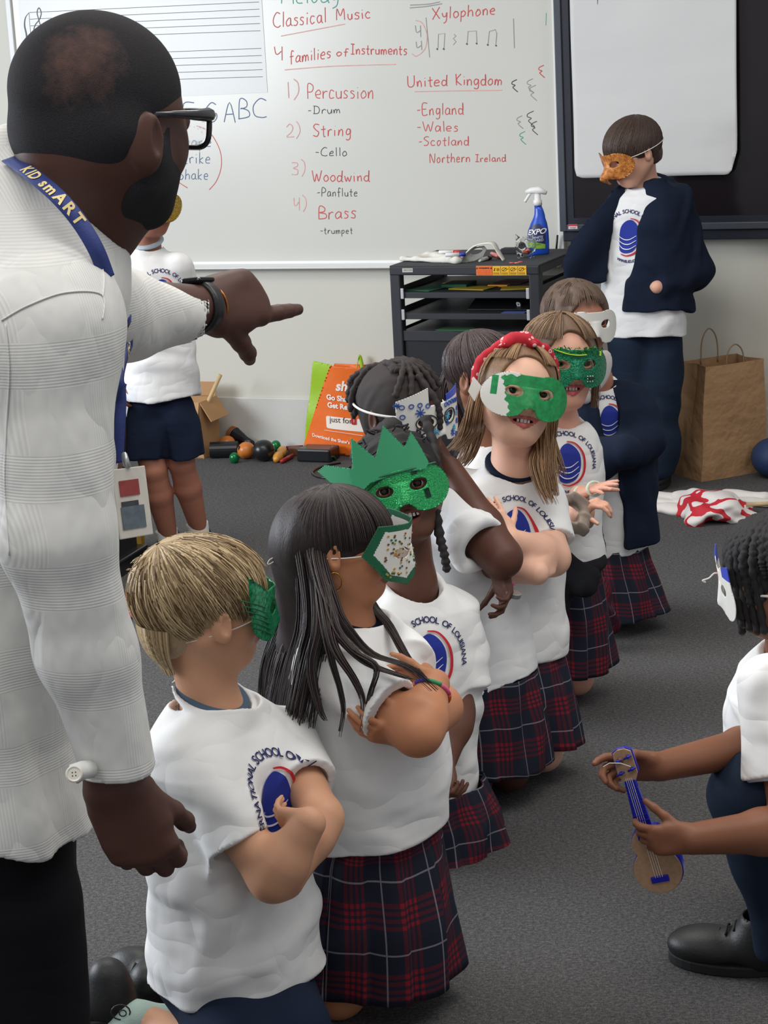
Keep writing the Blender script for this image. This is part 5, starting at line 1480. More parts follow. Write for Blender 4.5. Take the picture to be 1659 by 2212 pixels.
# ---- printed school emblem on a shirt
M_PNAVY = plain('navy_print', rgb(34, 38, 92), 0.8, var=0.03); M_PBLUE = plain('royal_blue_print', rgb(28, 48, 150), 0.8, var=0.04); M_PRED = plain('red_print_ink', rgb(196, 36, 48), 0.8, var=0.04); M_PWHT = plain('white_print_line', rgb(228, 230, 236), 0.8, var=0.01)
def emblem(shirt, c, right, up, nrmv, sc=1.0, foot=True):
    me = shirt.data; vs = [v.co for v in me.vertices]; bv = BVHTree.FromPolygons(vs, [tuple(p.vertices) for p in me.polygons])
    c = np.asarray(c, float); n = nrm(nrmv); u = nrm(np.asarray(up, float) - n * np.dot(up, n)); r = np.cross(u, n)
    if np.dot(r, right) < 0: r = -r
    h0 = bv.ray_cast(Vector(c + n * 0.15), Vector(-n), 0.4)[0]
    if h0 is None: return
    h0 = float(np.dot(np.array(h0) - c, n))
    def pj(x, y, e):
        o = c + r * x * sc + u * y * sc + n * (h0 + .06)
        hit = bv.ray_cast(Vector(o), Vector(-n), 0.2)
        if hit[0] is None or abs(float(np.dot(np.array(hit[0]) - c, n)) - h0) > .045: return None
        return np.array(hit[0]) + np.array(hit[1]) * e * np.sign(np.dot(np.array(hit[1]), n) or 1) + n * e
    def put(V2, F, mat, name, e, par):
        P = [pj(x, y, e) for x, y in V2]; ok = [p is not None for p in P]
        F = [f for f in F if all(ok[i] for i in f)]
        F = [f for f in F if all(np.linalg.norm(P[f[j]] - P[f[j - 1]]) < 1.7 * sc * math.hypot(V2[f[j]][0] - V2[f[j - 1]][0], V2[f[j]][1] - V2[f[j - 1]][1]) + .002 for j in range(len(f)))]
        if not F: return None
        mb = MB(); mb.add([p if p is not None else c for p in P], F); return mb.build(name, mat, par)
    # text on an arc
    V2 = []; F2 = []; 
    def arc(body, R, a0, a1, size, cx=0, cy=0, flip=1):
        ws = []
        chars = []
        for ch in body:
            v, f = (np.zeros((0, 3)), []) if ch == ' ' else text_mesh2d(ch, size, bold=0.0003)
            w = (v[:, 0].max() - v[:, 0].min()) if len(v) else size * .28
            chars.append((v, f, w)); ws.append(w + size * .10)
        tot = sum(ws); x = 0
        for (v, f, w), ww in zip(chars, ws):
            a = a0 + (a1 - a0) * ((x + ww / 2) / tot); x += ww
            for_x = math.cos(a); for_z = math.sin(a); n0 = len(V2)
            if len(v):
                mx = (v[:, 0].max() + v[:, 0].min()) / 2
                for q in v:
                    lx = q[0] - mx; ly = q[1] * flip
                    lx *= 1
                    V2.append((cx + for_x * (R + ly) + math.sin(a) * lx * flip, cy + for_z * (R + ly) - math.cos(a) * lx * flip))
                F2.extend([tuple(i + n0 for i in ff) for ff in f])
    arc('INTERNATIONAL SCHOOL OF LOUISIANA', 0.085, math.radians(200), math.radians(-20), 0.0185)
    if foot: arc('WWW.ISL-EDU.ORG', 0.088, math.radians(244), math.radians(296), 0.013, 0, 0.0, -1)
    root = put(V2, F2, M_PNAVY, 'printed_lettering', 0.0012, shirt)
    outl = [(-.030, -.052), (-.008, -.060), (.020, -.050), (.036, -.022), (.040, .012), (.030, .040), (.010, .056), (-.012, .050), (-.028, .030), (-.034, 0), (-.034, -.03)]
    q, f = sheet_grid(lambda x, z: d_poly(x, z, [tuple(p[:2]) for p in smooth_path([V(a, b, 0) for a, b in outl], 4, True)]), -.05, .05, -.07, .07, .0045)
    put(q, f, M_PBLUE, 'printed_emblem', 0.0012, shirt)
    def strip(pts, w, mat, name, e=0.002):
        P = smooth_path([V(a, b, 0) for a, b in pts], 5); q = []; f = []
        for i, p in enumerate(P):
            t = nrm(P[min(i + 1, len(P) - 1)] - P[max(i - 1, 0)]); s_ = V(-t[1], t[0], 0); ww = w * (0.35 + 0.65 * math.sin(math.pi * min(1, (i + .5) / len(P))))
            q += [(p + s_ * ww)[:2], (p - s_ * ww)[:2]]
        for i in range(len(P) - 1): f.append((2 * i, 2 * i + 1, 2 * i + 3, 2 * i + 2))
        put(q, f, mat, name, e, shirt)
    strip([(.006, .062), (.030, .054), (.046, .030), (.051, .0), (.044, -.034), (.024, -.058), (-.004, -.068), (-.026, -.062)], .0034, M_PRED, 'printed_red_arc')
    for k, (y0, x0) in enumerate(((-.002, -.042), (-.018, -.043), (-.035, -.036))):
        strip([(x0, y0 + .008), (-.02, y0 - .008), (.004, y0 - .010), (.030, y0 + .004)], .0016, M_PWHT, 'printed_white_line', 0.0028)

# ---- masks
def d_mask(x, z, w=.43, drop=.0):
    a = np.minimum(d_ell(x, z, .20, -.03, w - .19, .215, -.12), d_ell(x, z, -.20, -.03, w - .19, .215, .12))
    a = np.minimum(a, d_box(x, z, 0, .055, .24, .115, .04))
    a = np.maximum(a, -d_ell(x, z, 0, -.335 - drop, .115, .19))
    a = np.maximum(a, -d_ell(x, z, 0, .33, .22, .085))
    return a
def d_eyes(x, z, rx=.085, rz=.052, cx=.160, cz=.008, rot=.12):
    return np.minimum(d_ell(x, z, cx, cz, rx, rz, rot), d_ell(x, z, -cx, cz, rx, rz, -rot))

def make_mask(H, parent, mats, outline=None, eyes=None, bend=1.55, y0=.50, matfn=None, hh=.014, name='mask', lean=0.0, thick=0.0013, rng=(-.55, .55, -.45, .45), yfn=None, zoff=0.0):
    out = outline or d_mask; ey = eyes or d_eyes
    q, f = sheet_grid(lambda x, z: np.maximum(out(x, z), -ey(x, z)), *rng, hh)
    def P(x, z, e=0.0):
        y = y0 - bend * x * x * (1 if abs(x) < .3 else 1) + (.05 * math.exp(-(x / .07) ** 2) if z < .05 else .0) * min(1, max(0, (.08 - z) / .2)) + lean * z
        if yfn: y += yfn(x, z)
        return H.L(x, y + e, z + zoff)
    mb = MB()
    mb.add([P(x, z) for x, z in q], f)
    if matfn:
        mb.m = [matfn(*(np.mean([q[i] for i in ff], axis=0))) for ff in f]
    o = mb.build(name, mats, parent, smooth=True, solid=thick)
    return o, P

def strokes_on(P, parent, shapes, mat, name, r=.0011, e=.012):
    mb = MB()
    for pts, closed in shapes: mb.tube([P(x, z, e) for x, z in pts], r, 5, closed=closed, cap=not closed)
    return mb.build(name, mat, parent)

def circ(cx, cz, r, n=10): return ([(cx + r * math.cos(6.283 * k / n), cz + r * math.sin(6.283 * k / n)) for k in range(n)], True)

def band_string(H, parent, z0=.0, z1=-.02, k=1.04, tail=0, r=.0011, a0=0.62, name='elastic_string'):
    mb = MB(); pts = []
    for i in range(40):
        az = a0 + (2 * math.pi - 2 * a0) * i / 39
        b = 0.5 - 0.5 * math.cos(az)                 # 0 front .. 1 back
        z = z0 + (z1 - z0) * b
        kk = k
        x = .385 * kk * math.sin(az); y = -0.07 + .475 * kk * math.cos(az)
        cz = max(0.2, math.sqrt(max(0, 1 - ((z - .115) / .395) ** 2)))
        pts.append(H.L(x * cz ** .6, y * cz ** .6 if y < 0 else y, z))
    mb.tube(pts, r, 6)
    return mb.build(name, M_STRING, parent, smooth=True), pts

# ---- hair
def hair_cap(H, parent, mat, grow=.03, front=.50, fz=-.12, fr=(.40, .40, .40), back=-.30, seed=1, amp=.0025, res=.003, scale=.5, extra=None, name='hair', nape=.0, k=1.0, low=(.6, .30, .34)):
    h = H.h; S = Sdf()
    S.add(f_ell(H.L(0, -.07, .12), (np.array((.365, .455, .375)) + grow) * h, H.R))
    S.add(f_ell(H.L(0, -.22, -.08), (np.array((.27, .26, .30)) + grow) * h, H.R), .05 * h)
    if extra: extra(S)
    S.sub(f_ell(H.L(0, front, fz), np.array(fr) * h, H.R), .03 * h)
    S.sub(f_ell(H.L(0, .12, -.36), np.array(low) * h, H.R), .04 * h)
    S.cut(f_plane(H.L(0, 0, back), -H.Z), .02 * h)
    return link(name, S.mesh(H.C - .75 * h, H.C + .75 * h, res, folds(seed, scale, amp, 8, (1, 1, .3)) if amp else None), mat, parent)

def flow(H, az, zend, k=1.1, tilt=35, n=9, e0=88, sway=0.0, jit=0.0, rnd=None, kend=None):
    """a strand that starts near a whorl tilted back by `tilt` degrees and follows the skull down to the height zend(x, y)"""
    b = math.radians(tilt); cb, sb = math.cos(b), math.sin(b); P = []
    for e in np.linspace(e0, -70, 60):
        el = math.radians(e); a = az + sway * (e0 - e) / 90
        x, y, z = math.cos(el) * math.sin(a), math.cos(el) * math.cos(a), math.sin(el)
        y, z = y * cb - z * sb, y * sb + z * cb
        lz = 0.115 + 0.395 * z
        P.append((x, y, z))
        if lz < zend(x, y): break
    m = len(P); idx = np.linspace(0, m - 1, n).astype(int); out = []
    for j, i in enumerate(idx):
        x, y, z = P[i]; t = j / (n - 1); kk = k + ((kend if kend is not None else k) - k) * t
        out.append(H.L(0.385 * kk * x, -0.07 + 0.475 * kk * y, 0.115 + 0.395 * kk * z))
    return out

def strands(parent, paths, mats, r0=.0016, r1=.0004, name='hair_strands', n=4):
    mb = MB(); R = random.Random(3)
    for p in paths:
        m = len(p); mb.tube(p, [r0 + (r1 - r0) * (i / (m - 1)) ** 1.6 for i in range(m)], n, mi=R.randrange(len(mats)) if isinstance(mats, list) else 0, cap=False)
    return mb.build(name, mats, parent, smooth=True)

def lock(pts, n, spread, rnd, end=1.0, wave=0.0):
    """n strands following a guide line"""
    out = []
    G = smooth_path(pts, 5); m = len(G)
    for _ in range(n):
        a = rnd.uniform(0, 6.28); q = math.sqrt(rnd.random()); e1 = V(math.cos(a), math.sin(a), 0) * q
        a2 = rnd.uniform(0, 6.28); L = rnd.uniform(0.75, 1.0) if end < 1 else 1.0
        w = rnd.uniform(0, 6.28); cnt = max(4, int(m * L))
        P = []
        for i in range(cnt):
            t = i / (m - 1); sp = spread[0] * (1 - t) + spread[1] * t
            o = e1 * sp + V(math.cos(a2), math.sin(a2), 0) * 0.25 * sp * math.sin(3 * t + w) + V(math.cos(w), math.sin(w), 0) * wave * math.sin(14 * t + w)
            P.append(G[i] + o)
        out.append(P)
    return out

def rope(mb, pts, r, bumps=True, tw=6, mi=0, n=9):
    G = smooth_path(pts, 8); m = len(G)
    rr = [r * (1 + (0.22 * math.sin(i * tw * .35) if bumps else 0)) * (0.55 if i in (0, m - 1) else 1) * (1 - .25 * i / m) for i in range(m)]
    mb.tube(G, rr, n, mi)

def yaw(x, y): 
    f = nrm(V(x, y, 0)); return f, nrm(np.cross(f, V(0, 0, 1)))

def ring(px, py, Y, rx, ry, f, X, tilt=0.0):
    return (at(px, py, Y), rx, ry, X, nrm(f + V(0, 0, tilt)))

# =================================================================== the people
WHT = rgb(236, 236, 232)
SK = {}
def skin_pair(key, c, lip):
    SK[key] = (mat_skin('skin_' + key, c), mat_skin('lips_' + key, lip, 0.4)); return SK[key]

M_MG = None
def mat_foil(name, c1, c2, sc=160, rough=0.28, metal=0.35, bump=0.5, bd=0.002):
    t = NT(name); co = t.coord(); n = t.noise(co, sc, 3, 0.7)
    t.bump(t.noise(co, sc * .7, 3), bump, bd)
    return t.set(t.ramp(n, [(0.35, c1), (0.62, c2)]), rough, metal)
M_FOILG = mat_foil('green_foil', rgb(10, 92, 60), rgb(40, 168, 110))
M_GLITG = mat_foil('green_glitter', rgb(14, 120, 62), rgb(60, 190, 110), 420, 0.25, 0.45, 0.8)
M_GLITG2 = mat_foil('green_glitter_paste', rgb(8, 92, 66), rgb(30, 150, 104), 300, 0.22, 0.4, 1.0, 0.003)
M_GMARK = mat_foil('green_marker_ink', rgb(22, 128, 70), rgb(34, 160, 86), 60, 0.5, 0.0, 0.2)
M_CARD = plain('white_card', rgb(232, 231, 224), 0.6, var=0.01)
M_GCARD = plain('green_craft_foam', rgb(52, 150, 104), 0.6, var=0.03)
M_GDARK = plain('dark_green_marker', rgb(22, 100, 66), 0.5, var=0.12)
M_BPEN = plain('blue_pen', rgb(46, 84, 170), 0.5); M_LBPEN = plain('light_blue_pen', rgb(90, 170, 205), 0.5); M_KPEN = plain('black_pen', rgb(40, 40, 48), 0.5)

def person(label, base, group=None):
    return thing('person', label, 'person', base, group)

def legs_kneel(S, hips, knees, ankles, toes, r=(.070, .052, .045, .030)):
    for hp, kn, an, to in zip(hips, knees, ankles, toes):
        S.add(f_cone(hp, kn, r[0], r[1]), .03); S.add(f_cone(kn, kn + (np.asarray(an) - kn) * .4, r[1] * .9, r[2] * 1.05), .03)
        S.add(f_cone(kn + (np.asarray(an) - kn) * .4, an, r[2] * 1.05, r[3]), .03); S.add(f_cone(an, to, r[3], r[3] * .75), .02)

# ------------------------------------------------------------------ blond boy kneeling in front
def blond_boy():
    f, X = yaw(.80, -.60)
    H = Head(at(447, 1308, 3.0), (.96, .24, -.08), (0, 0, 1), .202)
    P = person('blond boy kneeling in front with crossed arms and a shiny green mask', at_z(500, 2290))
    sk, lp = skin_pair('blond_boy', rgb(214, 166, 134), rgb(190, 110, 100))
    S = Sdf(); head_ops(S, H, ear=(.10, -.05))
    nb = at(462, 1540, 3.0)
    S.add(f_cone(H.L(0, -.10, -.25), nb, .046, .050), .03)
    sn, sf = at(410, 1650, 2.89), at(612, 1595, 3.08)
    S.add(f_cone(nb, (sn + sf) / 2 - V(0, 0, .03), .036, .04), .03); S.add(f_cone(sn, sf, .034, .034), .02)
    en, wn = at(590, 1895, 2.80), at(668, 1778, 2.80)
    ef, wf = at(694, 1768, 2.90), at(622, 1905, 2.82)
    arm_ops(S, sn, en, wn, .040, .036, .026); arm_ops(S, sf, ef, wf, .038, .033, .024)
    hand_ops(S, wn, V(-.72, .66, -.12), V(-.3, .5, 0), 1, .12, (.5, .5, .5, .5), .4)
    hand_ops(S, wf, at(585, 1922, 2.90) - wf, V(-.1, .6, .7), -1, .125, (.55, .6, .65, .7), .5)
    # small finger tips peeping over the arm
    hp = [at(465, 2110, 2.96), at(560, 2095, 3.05)]; kn = [at(560, 2330, 2.85), at(660, 2300, 3.0)]
    kn = [at_z(540, 2330, .055), at_z(650, 2290, .055)]
    bk = V(-.62, .30, 0)
    an = [kn[0] + V(-.36, .06, 0.0), kn[1] + V(-.36, .14, .0)]
    an[0] = at_z(330, 2215, .045); an[1] = at_z(400, 2120, .045)
    to = [an[0] + V(-.05, .02, 0), an[1] + V(-.05, .03, 0)]
    legs_kneel(S, hp, kn, an, to)
    lo = np.minimum.reduce([an[0], en]) + V(-.15, -.2, 0); lo = V(-.75, 2.55, 0.0); hi = V(.15, 3.55, 1.0)
    b = build_body(S, H, P, sk, lp, lo, hi, br=.0042)
    # shirt
    rg = [ring(508, 2095, 2.98, .152, .128, f, X, -.32), ring(508, 1980, 2.98, .150, .116, f, X, -.16), ring(503, 1860, 2.98, .146, .106, f, X), ring(500, 1720, 2.99, .150, .104, f, X),
          ring(488, 1620, 2.99, .150, .096, f, X, .1), ring(474, 1560, 3.0, .115, .080, f, X, .1), ring(462, 1500, 3.0, .066, .066, f, X, .1)]
    nk = at(460, 1503, 3.0)
    T = make_shirt(P, rg, [(sn + V(.0, .02, 0.005), at(520, 1832, 2.83), .056, .057), (sf + V(0, .01, 0), at(668, 1692, 2.96), .048, .046)], (nk, nrm(V(.42, -.22, 1)), .062), M_SHIRT, 21, .0036, .0048, nf=9)
    emblem(T, at(612, 1745, 2.90), V(.6, .8, 0), V(0, 0, 1), nrm(V(.82, -.55, 0.05)), 1.0)
    mb = MB(); ct = at(462, 1493, 3.0); n_ = nrm(V(.42, -.22, 1)); e1 = nrm(np.cross(n_, V(0, 1, 0))); e2 = np.cross(n_, e1)
    mb.tube([ct + e1 * .053 * math.cos(a) + e2 * .053 * math.sin(a) - n_ * .004 for a in np.linspace(0, 6.283, 33)[:-1]], .011, 8, closed=True, flat=.5)
    mb.build('polo_collar', M_DENIM, P, smooth=True)
    # shorts
    S2 = Sdf()
    S2.add(f_cone(hp[0], kn[0] + V(-.02, 0, .05), .078, .075)); S2.add(f_cone(hp[1], kn[1] + V(-.02, 0, .05), .078, .075), .03)
    S2.add(f_cone(hp[0] + V(-.03, 0, .03), hp[1] + V(-.03, 0, .03), .080, .080), .03)
    link('navy_shorts', S2.mesh(V(-.6, 2.6, 0.0), V(.15, 3.3, .6), .005, folds(4, .9, .003)), M_NAVY, P)
    # sock and shoes
    s3 = Sdf(); a0 = at_z(292, 2205, .045); s3.add(f_cone(an[0] + V(.03, 0, 0), an[0] - V(.03, -.01, 0), .034, .036)); s3.add(f_cone(an[0] - V(.03, -.01, 0), an[0] + V(-.09, .05, 0), .036, .034), .02)
    sock = link('ankle_sock', s3.mesh(an[0] - .16, an[0] + .16, .003), plain('mint_sock', rgb(176, 200, 190), 0.9, bump=.4, bscale=500), P)
    c = an[0] + V(-.05, -.012, .036)
    mb = MB(); mb.tube([c + V(.016 * math.cos(a), -.004, .014 * math.sin(a)) for a in np.linspace(0, 6.28, 15)[:-1]], .0014, 5, closed=True); mb.tube([c + V(.006 * math.cos(a) + .004, -.008, .006 * math.sin(a)) for a in np.linspace(0, 6.28, 11)[:-1]], .0012, 5, closed=True)
    mb.build('sock_pattern', M_KPEN, sock)
    shoe(P, an[0] + V(-.03, .015, .0), an[0] + V(-.19, .075, -.035), V(-.3, .2, .9), .038, hole=False)
    shoe(P, at_z(415, 2125, .03), at_z(265, 2085, .03), V(-.1, .3, .9) * -1 + V(0, -.6, 1.2), .042, hole=False)
    # hair
    m1 = mat_hair('blond_hair', rgb(142, 116, 82), rgb(200, 174, 134)); m2 = mat_hair('blond_hair_light', rgb(198, 172, 130), rgb(228, 208, 168)); m3 = mat_hair('blond_hair_dark', rgb(96, 74, 52), rgb(146, 120, 86))
    cap = hair_cap(H, P, m1, .035, .56, -.20, (.46, .36, .38), -.40, 3, .003)
    R = random.Random(5); ps = []
    def ze(x, y):
        if y > .55: return -.02 + .05 * abs(x)
        if y > -.05: return .06
        return -.16 - .12 * (-y)
    for i in range(3000):
        j = R.uniform(-.10, .10); az = R.uniform(-math.pi, math.pi)
        kk = R.uniform(1.07, 1.17); e0 = 88 if i % 2 else R.uniform(20, 75)
        p = flow(H, az, lambda x, y: ze(x, y) + j, kk + .04, 34, 9, e0, sway=R.uniform(-.1, .45), kend=kk - .04 + R.uniform(-.03, .02))
        ps.append(p)
    for i in range(70):
        az = R.uniform(-3.1, 3.1); p = flow(H, az, lambda x, y: R.uniform(.2, .35), 1.14, 34, 8, R.uniform(50, 88), .3, kend=1.22 + R.uniform(0, .06)); ps.append(p)
    for i in range(700):
        x0 = R.uniform(-.30, .30); z1 = R.uniform(-.52, -.40); p = []
        for t in range(7):
            z = -.12 + (z1 + .12) * t / 6; q = math.sqrt(max(.12, 1 - ((z + .08) / .42) ** 2)); g_ = math.sqrt(max(.05, 1 - (x0 / .32) ** 2))
            p.append(H.L(x0 * (.55 + .45 * q), -.235 - .315 * q * g_ - .012, z))
        ps.append(p)
    strands(cap, ps, [m1, m2, m3, m1], .0014, .0005)
    # mask, seen almost edge on, with pointed top corner
    def out(x, z):
        a = d_mask(x, z, .42)
        return np.minimum(a, np.minimum(d_poly(x, z, [(.20, .10), (.44, .05), (.46, .33)]), d_poly(x, z, [(-.20, .10), (-.44, .05), (-.46, .33)])))
    mk, Pm = make_mask(H, P, [M_FOILG], out, bend=1.40, y0=.54)
    strokes_on(Pm, mk, [([(a * .1 + .22 + .02 * k, -.2 + .05 * k + a * .06) for a in range(3)], False) for k in range(6)], M_GDARK, 'drawn_lines')
    st, pts = band_string(H, mk, -.02, -.30, 1.13, a0=.75)
    q = pts[18]; mb = MB(); mb.tube(smooth_path([q, q + V(-.02, 0, -.012), q + V(-.032, 0, -.022), q + V(-.016, 0, -.030), q + V(-.006, 0, -.02), q + V(0, 0, -.035)], 5), .0009, 5); mb.build('string_loop', M_STRING, mk, smooth=True)
blond_boy()

# ------------------------------------------------------------------ girl with long dark hair
def long_hair_girl():
    f, X = yaw(.85, -.50)
    H = Head(at(742, 1176, 3.2), (.985, -.12, -.10), (0, 0, 1), .190)
    P = person('girl with long dark hair and a green-edged white mask, kneeling beside the blond boy', at_z(790, 2160))
    sk, lp = skin_pair('long_hair_girl', rgb(198, 140, 104), rgb(150, 76, 66))
    S = Sdf(); head_ops(S, H)
    nb = at(752, 1370, 3.2)
    S.add(f_cone(H.L(0, -.10, -.25), nb, .043, .048), .03)
    sn, sf = at(715, 1450, 3.10), at(838, 1398, 3.29)
    S.add(f_cone(nb, (sn + sf) / 2 - V(0, 0, .03), .045, .05), .03)
    S.add(f_cone(sn, sf, .034, .034), .02)
    en, wn = at(902, 1580, 2.98), at(938, 1478, 3.06)
    ef, wf = at(952, 1528, 3.14), at(872, 1588, 3.02)
    arm_ops(S, sn, en, wn, .042, .038, .026); arm_ops(S, sf, ef, wf, .038, .034, .024)
    hand_ops(S, wn, V(-.7, .7, .0), V(-.6, .1, 0), 1, .115, (.5, .5, .5, .5), .4)
    hand_ops(S, wf, at(815, 1580, 2.99) - wf, V(.1, .7, .3), -1, .125, (.3, .3, .35, .4), .5)
    under_skirt(S, at(765, 2085, 3.17), X, f, .052, .060, .0)
    build_body(S, H, P, sk, lp, V(-.6, 2.75, 0.0), V(.32, 3.65, 1.0), br=.0042)
    rg = [ring(815, 1775, 3.2, .140, .118, f, X, .06), ring(808, 1700, 3.2, .146, .122, f, X), ring(798, 1620, 3.2, .142, .118, f, X), ring(788, 1500, 3.2, .140, .112, f, X),
          ring(776, 1420, 3.2, .132, .094, f, X, .1), ring(764, 1370, 3.2, .095, .072, f, X, .1), ring(755, 1335, 3.2, .060, .060, f, X, .1)]
    T = make_shirt(P, rg, [(sn + V(0, .015, .005), at(846, 1536, 3.01), .055, .060), (sf, at(888, 1440, 3.2), .048, .046)], (at(757, 1338, 3.2), nrm(V(.4, -.2, 1)), .058), M_SHIRT, 33, .0036, .0046, nf=9)
    ct = at(760, 1330, 3.2); n_ = nrm(V(.45, -.25, 1)); e1 = nrm(np.cross(n_, V(0, 1, 0))); e2 = np.cross(n_, e1)
    mb = MB(); mb.tube([ct + (e1 * math.cos(a) + e2 * math.sin(a)) * .050 for a in np.linspace(0, 6.283, 33)[:-1]], .016, 8, closed=True, flat=.5); mb.build('polo_collar', M_NAVY, P, smooth=True)
    sk1 = [(at(806, 1750, 3.2), .122, .102, X, f), (at(800, 1820, 3.2), .134, .120, X, f), (at(798, 1960, 3.18), .142, .142, X, f), (at(796, 2085, 3.18), .146, .156, X, f)]
    skirt(P, sk1, M_PLAID, 12, .012, seed=2)
    # bracelet
    mb = MB(); c = wn + V(0, 0, .0); d = nrm(wn - en); e1 = nrm(np.cross(d, V(0, 0, 1))); e2 = np.cross(d, e1)
    cols = [plain('bracelet_orange', rgb(230, 110, 60), .6), plain('bracelet_purple', rgb(70, 50, 170), .6), plain('bracelet_green', rgb(40, 150, 90), .6), plain('bracelet_pink', rgb(220, 90, 140), .6)]
    bc = en + (wn - en) * .82
    for k in range(8):
        a0 = k * .785; mb.tube([bc + (e1 * math.cos(a) + e2 * math.sin(a)) * .0315 for a in np.linspace(a0, a0 + .8, 5)], .0035, 6, mi=k % 4)
    mb.build('braided_bracelet', cols, P, smooth=True)
    # earring
    ec = H.L(.40, -.02, -.235); mb = MB(); mb.tube([ec + V(.013 * math.cos(a), -.002, .016 * math.sin(a)) for a in np.linspace(0, 6.28, 25)[:-1]], .0012, 6, closed=True); mb.build('hoop_earring', M_GOLD, P, smooth=True)
    # hair: smooth crown, falling behind the ear down the back and over the chest
    m1 = mat_hair('dark_brown_hair', rgb(26, 20, 20), rgb(56, 45, 45), .5); m2 = mat_hair('dark_brown_hair_light', rgb(56, 44, 44), rgb(88, 74, 72), .45)
    def ex(S_):
        S_.add(f_cone(H.L(0, -.34, -.02), at(662, 1400, 3.26), .056, .046), .05); S_.add(f_cone(at(662, 1400, 3.26), at(632, 1560, 3.26), .046, .022), .03)
    h_ = H.h; S3 = Sdf(); S3.add(f_ell(H.L(0, -.07, .125), np.array((.400, .485, .415)) * h_, H.R)); S3.add(f_ell(H.L(0, -.26, -.06), np.array((.33, .30, .34)) * h_, H.R), .05 * h_)
    S3.sub(f_ell(H.L(0, .56, -.20), np.array((.50, .32, .44)) * h_, H.R), .03 * h_)
    S3.sub(f_ell(H.L(.44, .06, -.16), np.array((.14, .20, .19)) * h_, H.R), .03 * h_); S3.sub(f_ell(H.L(-.44, .06, -.16), np.array((.14, .20, .19)) * h_, H.R), .03 * h_)
    S3.sub(f_ell(H.L(0, .16, -.36), np.array((.6, .26, .34)) * h_, H.R), .04 * h_)
    ex(S3)
    cap = link('hair', S3.mesh(np.minimum(H.C - .12, at(628, 1560, 3.26) - .06), np.maximum(H.C + .13, at(655, 1400, 3.26) + .06), .003, folds(8, .35, .0012, 6, (1, 1, .25))), m1, P)
    R = random.Random(9); ps = []
    for i in range(700):
        az = R.uniform(-math.pi, math.pi); kk = R.uniform(1.06, 1.085)
        ps.append(flow(H, az, lambda x, y: (.14 if y > .45 else (.06 if y > -.1 else -.1)) , kk, 8, 10, R.uniform(60, 90), 0, kend=kk))
    back = [(H.L(.14, -.34, .12), at(672, 1330, 3.14), at(650, 1440, 3.14), at(632, 1560, 3.14), at(628, 1650, 3.16)), (H.L(-.1, -.38, .12), at(650, 1330, 3.24), at(622, 1430, 3.24), at(600, 1540, 3.24), at(606, 1620, 3.24)),
            (H.L(.24, -.28, .08), at(690, 1320, 3.10), at(672, 1420, 3.07), at(650, 1540, 3.06), at(640, 1600, 3.06)), (H.L(-.2, -.34, .1), at(640, 1300, 3.28), at(600, 1420, 3.28), at(592, 1520, 3.28), at(600, 1580, 3.28))]
    for g_ in back: ps += lock(g_, 170, (.022, .030), R, .8)
    front = [((H.L(.30, -.10, .27), H.L(.36, -.16, .02), at(722, 1300, 3.08), at(745, 1350, 3.06), at(800, 1410, 3.04), at(880, 1440, 2.98), at(950, 1500, 2.97)), 90, (.010, .008)),
             ((H.L(.30, -.14, .27), H.L(.36, -.20, .02), at(712, 1310, 3.06), at(730, 1370, 3.02), at(790, 1430, 2.99), at(850, 1455, 2.97), at(900, 1470, 2.95)), 70, (.011, .007)),
             ((H.L(.24, -.2, .0), at(705, 1320, 3.05), at(722, 1400, 3.0), at(765, 1470, 2.98), at(785, 1520, 2.97), at(775, 1590, 2.97)), 26, (.010, .003)),
             ((H.L(.24, -.2, .0), at(700, 1330, 3.05), at(716, 1420, 3.0), at(735, 1490, 2.99), at(742, 1540, 2.98), at(730, 1600, 2.98)), 24, (.010, .003)),
             ((H.L(.24, -.22, .0), at(690, 1340, 3.05), at(672, 1440, 3.02), at(690, 1530, 3.0), at(705, 1560, 3.0)), 30, (.012, .003)),
             ((H.L(.24, -.18, .0), at(715, 1330, 3.04), at(758, 1400, 3.0), at(812, 1440, 2.97), at(800, 1500, 2.97), at(785, 1560, 2.97)), 24, (.009, .003)),
             ((H.L(-.30, .0, -.15), at(800, 1300, 3.24), at(838, 1350, 3.16), at(880, 1420, 3.10), at(930, 1480, 3.02)), 60, (.008, .008))]
    for g_, n_, sp in front: ps += lock(g_, n_, sp, R, .8, .0008)
    strands(cap, ps, [m1, m2, m1], .0013, .0004)
    # flat diamond mask
    def out(x, z): return d_poly(x, z, [(-.44, .02), (-.30, -.22), (-.08, -.30), (0, -.20), (.08, -.30), (.30, -.22), (.44, .02), (.36, .28), (.1, .27), (0, .30), (-.1, .27), (-.36, .28)])
    def mf(x, z): return 1 if out(np.array([x]), np.array([z]))[0] > -.055 else 0
    mk, Pm = make_mask(H, P, [M_CARD, M_GDARK], out, bend=2.0, y0=.60, matfn=mf, hh=.0065)
    R2 = random.Random(4); mbs = []
    for nm, mt in (('green_dots', M_GDARK), ('brown_dots', plain('brown_pen', rgb(112, 76, 40), .5)), ('gold_dots', plain('gold_pen', rgb(190, 150, 60), .4))):
        strokes_on(Pm, mk, [circ(R2.uniform(-.32, .32), R2.uniform(-.2, .2), .006, 6) for _ in range(38)], mt, nm, .0009, .009)
    st, pts = band_string(H, mk, .02, -.08, 1.10, a0=.65)
    q = pts[16]; mb = MB(); mb.tube(smooth_path([q, q + V(-.012, 0, -.004), q + V(-.026, 0, -.010), q + V(-.030, 0, -.018), q + V(-.02, 0, -.014), q], 5), .0009, 5); mb.build('string_knot', M_STRING, mk, smooth=True)
long_hair_girl()

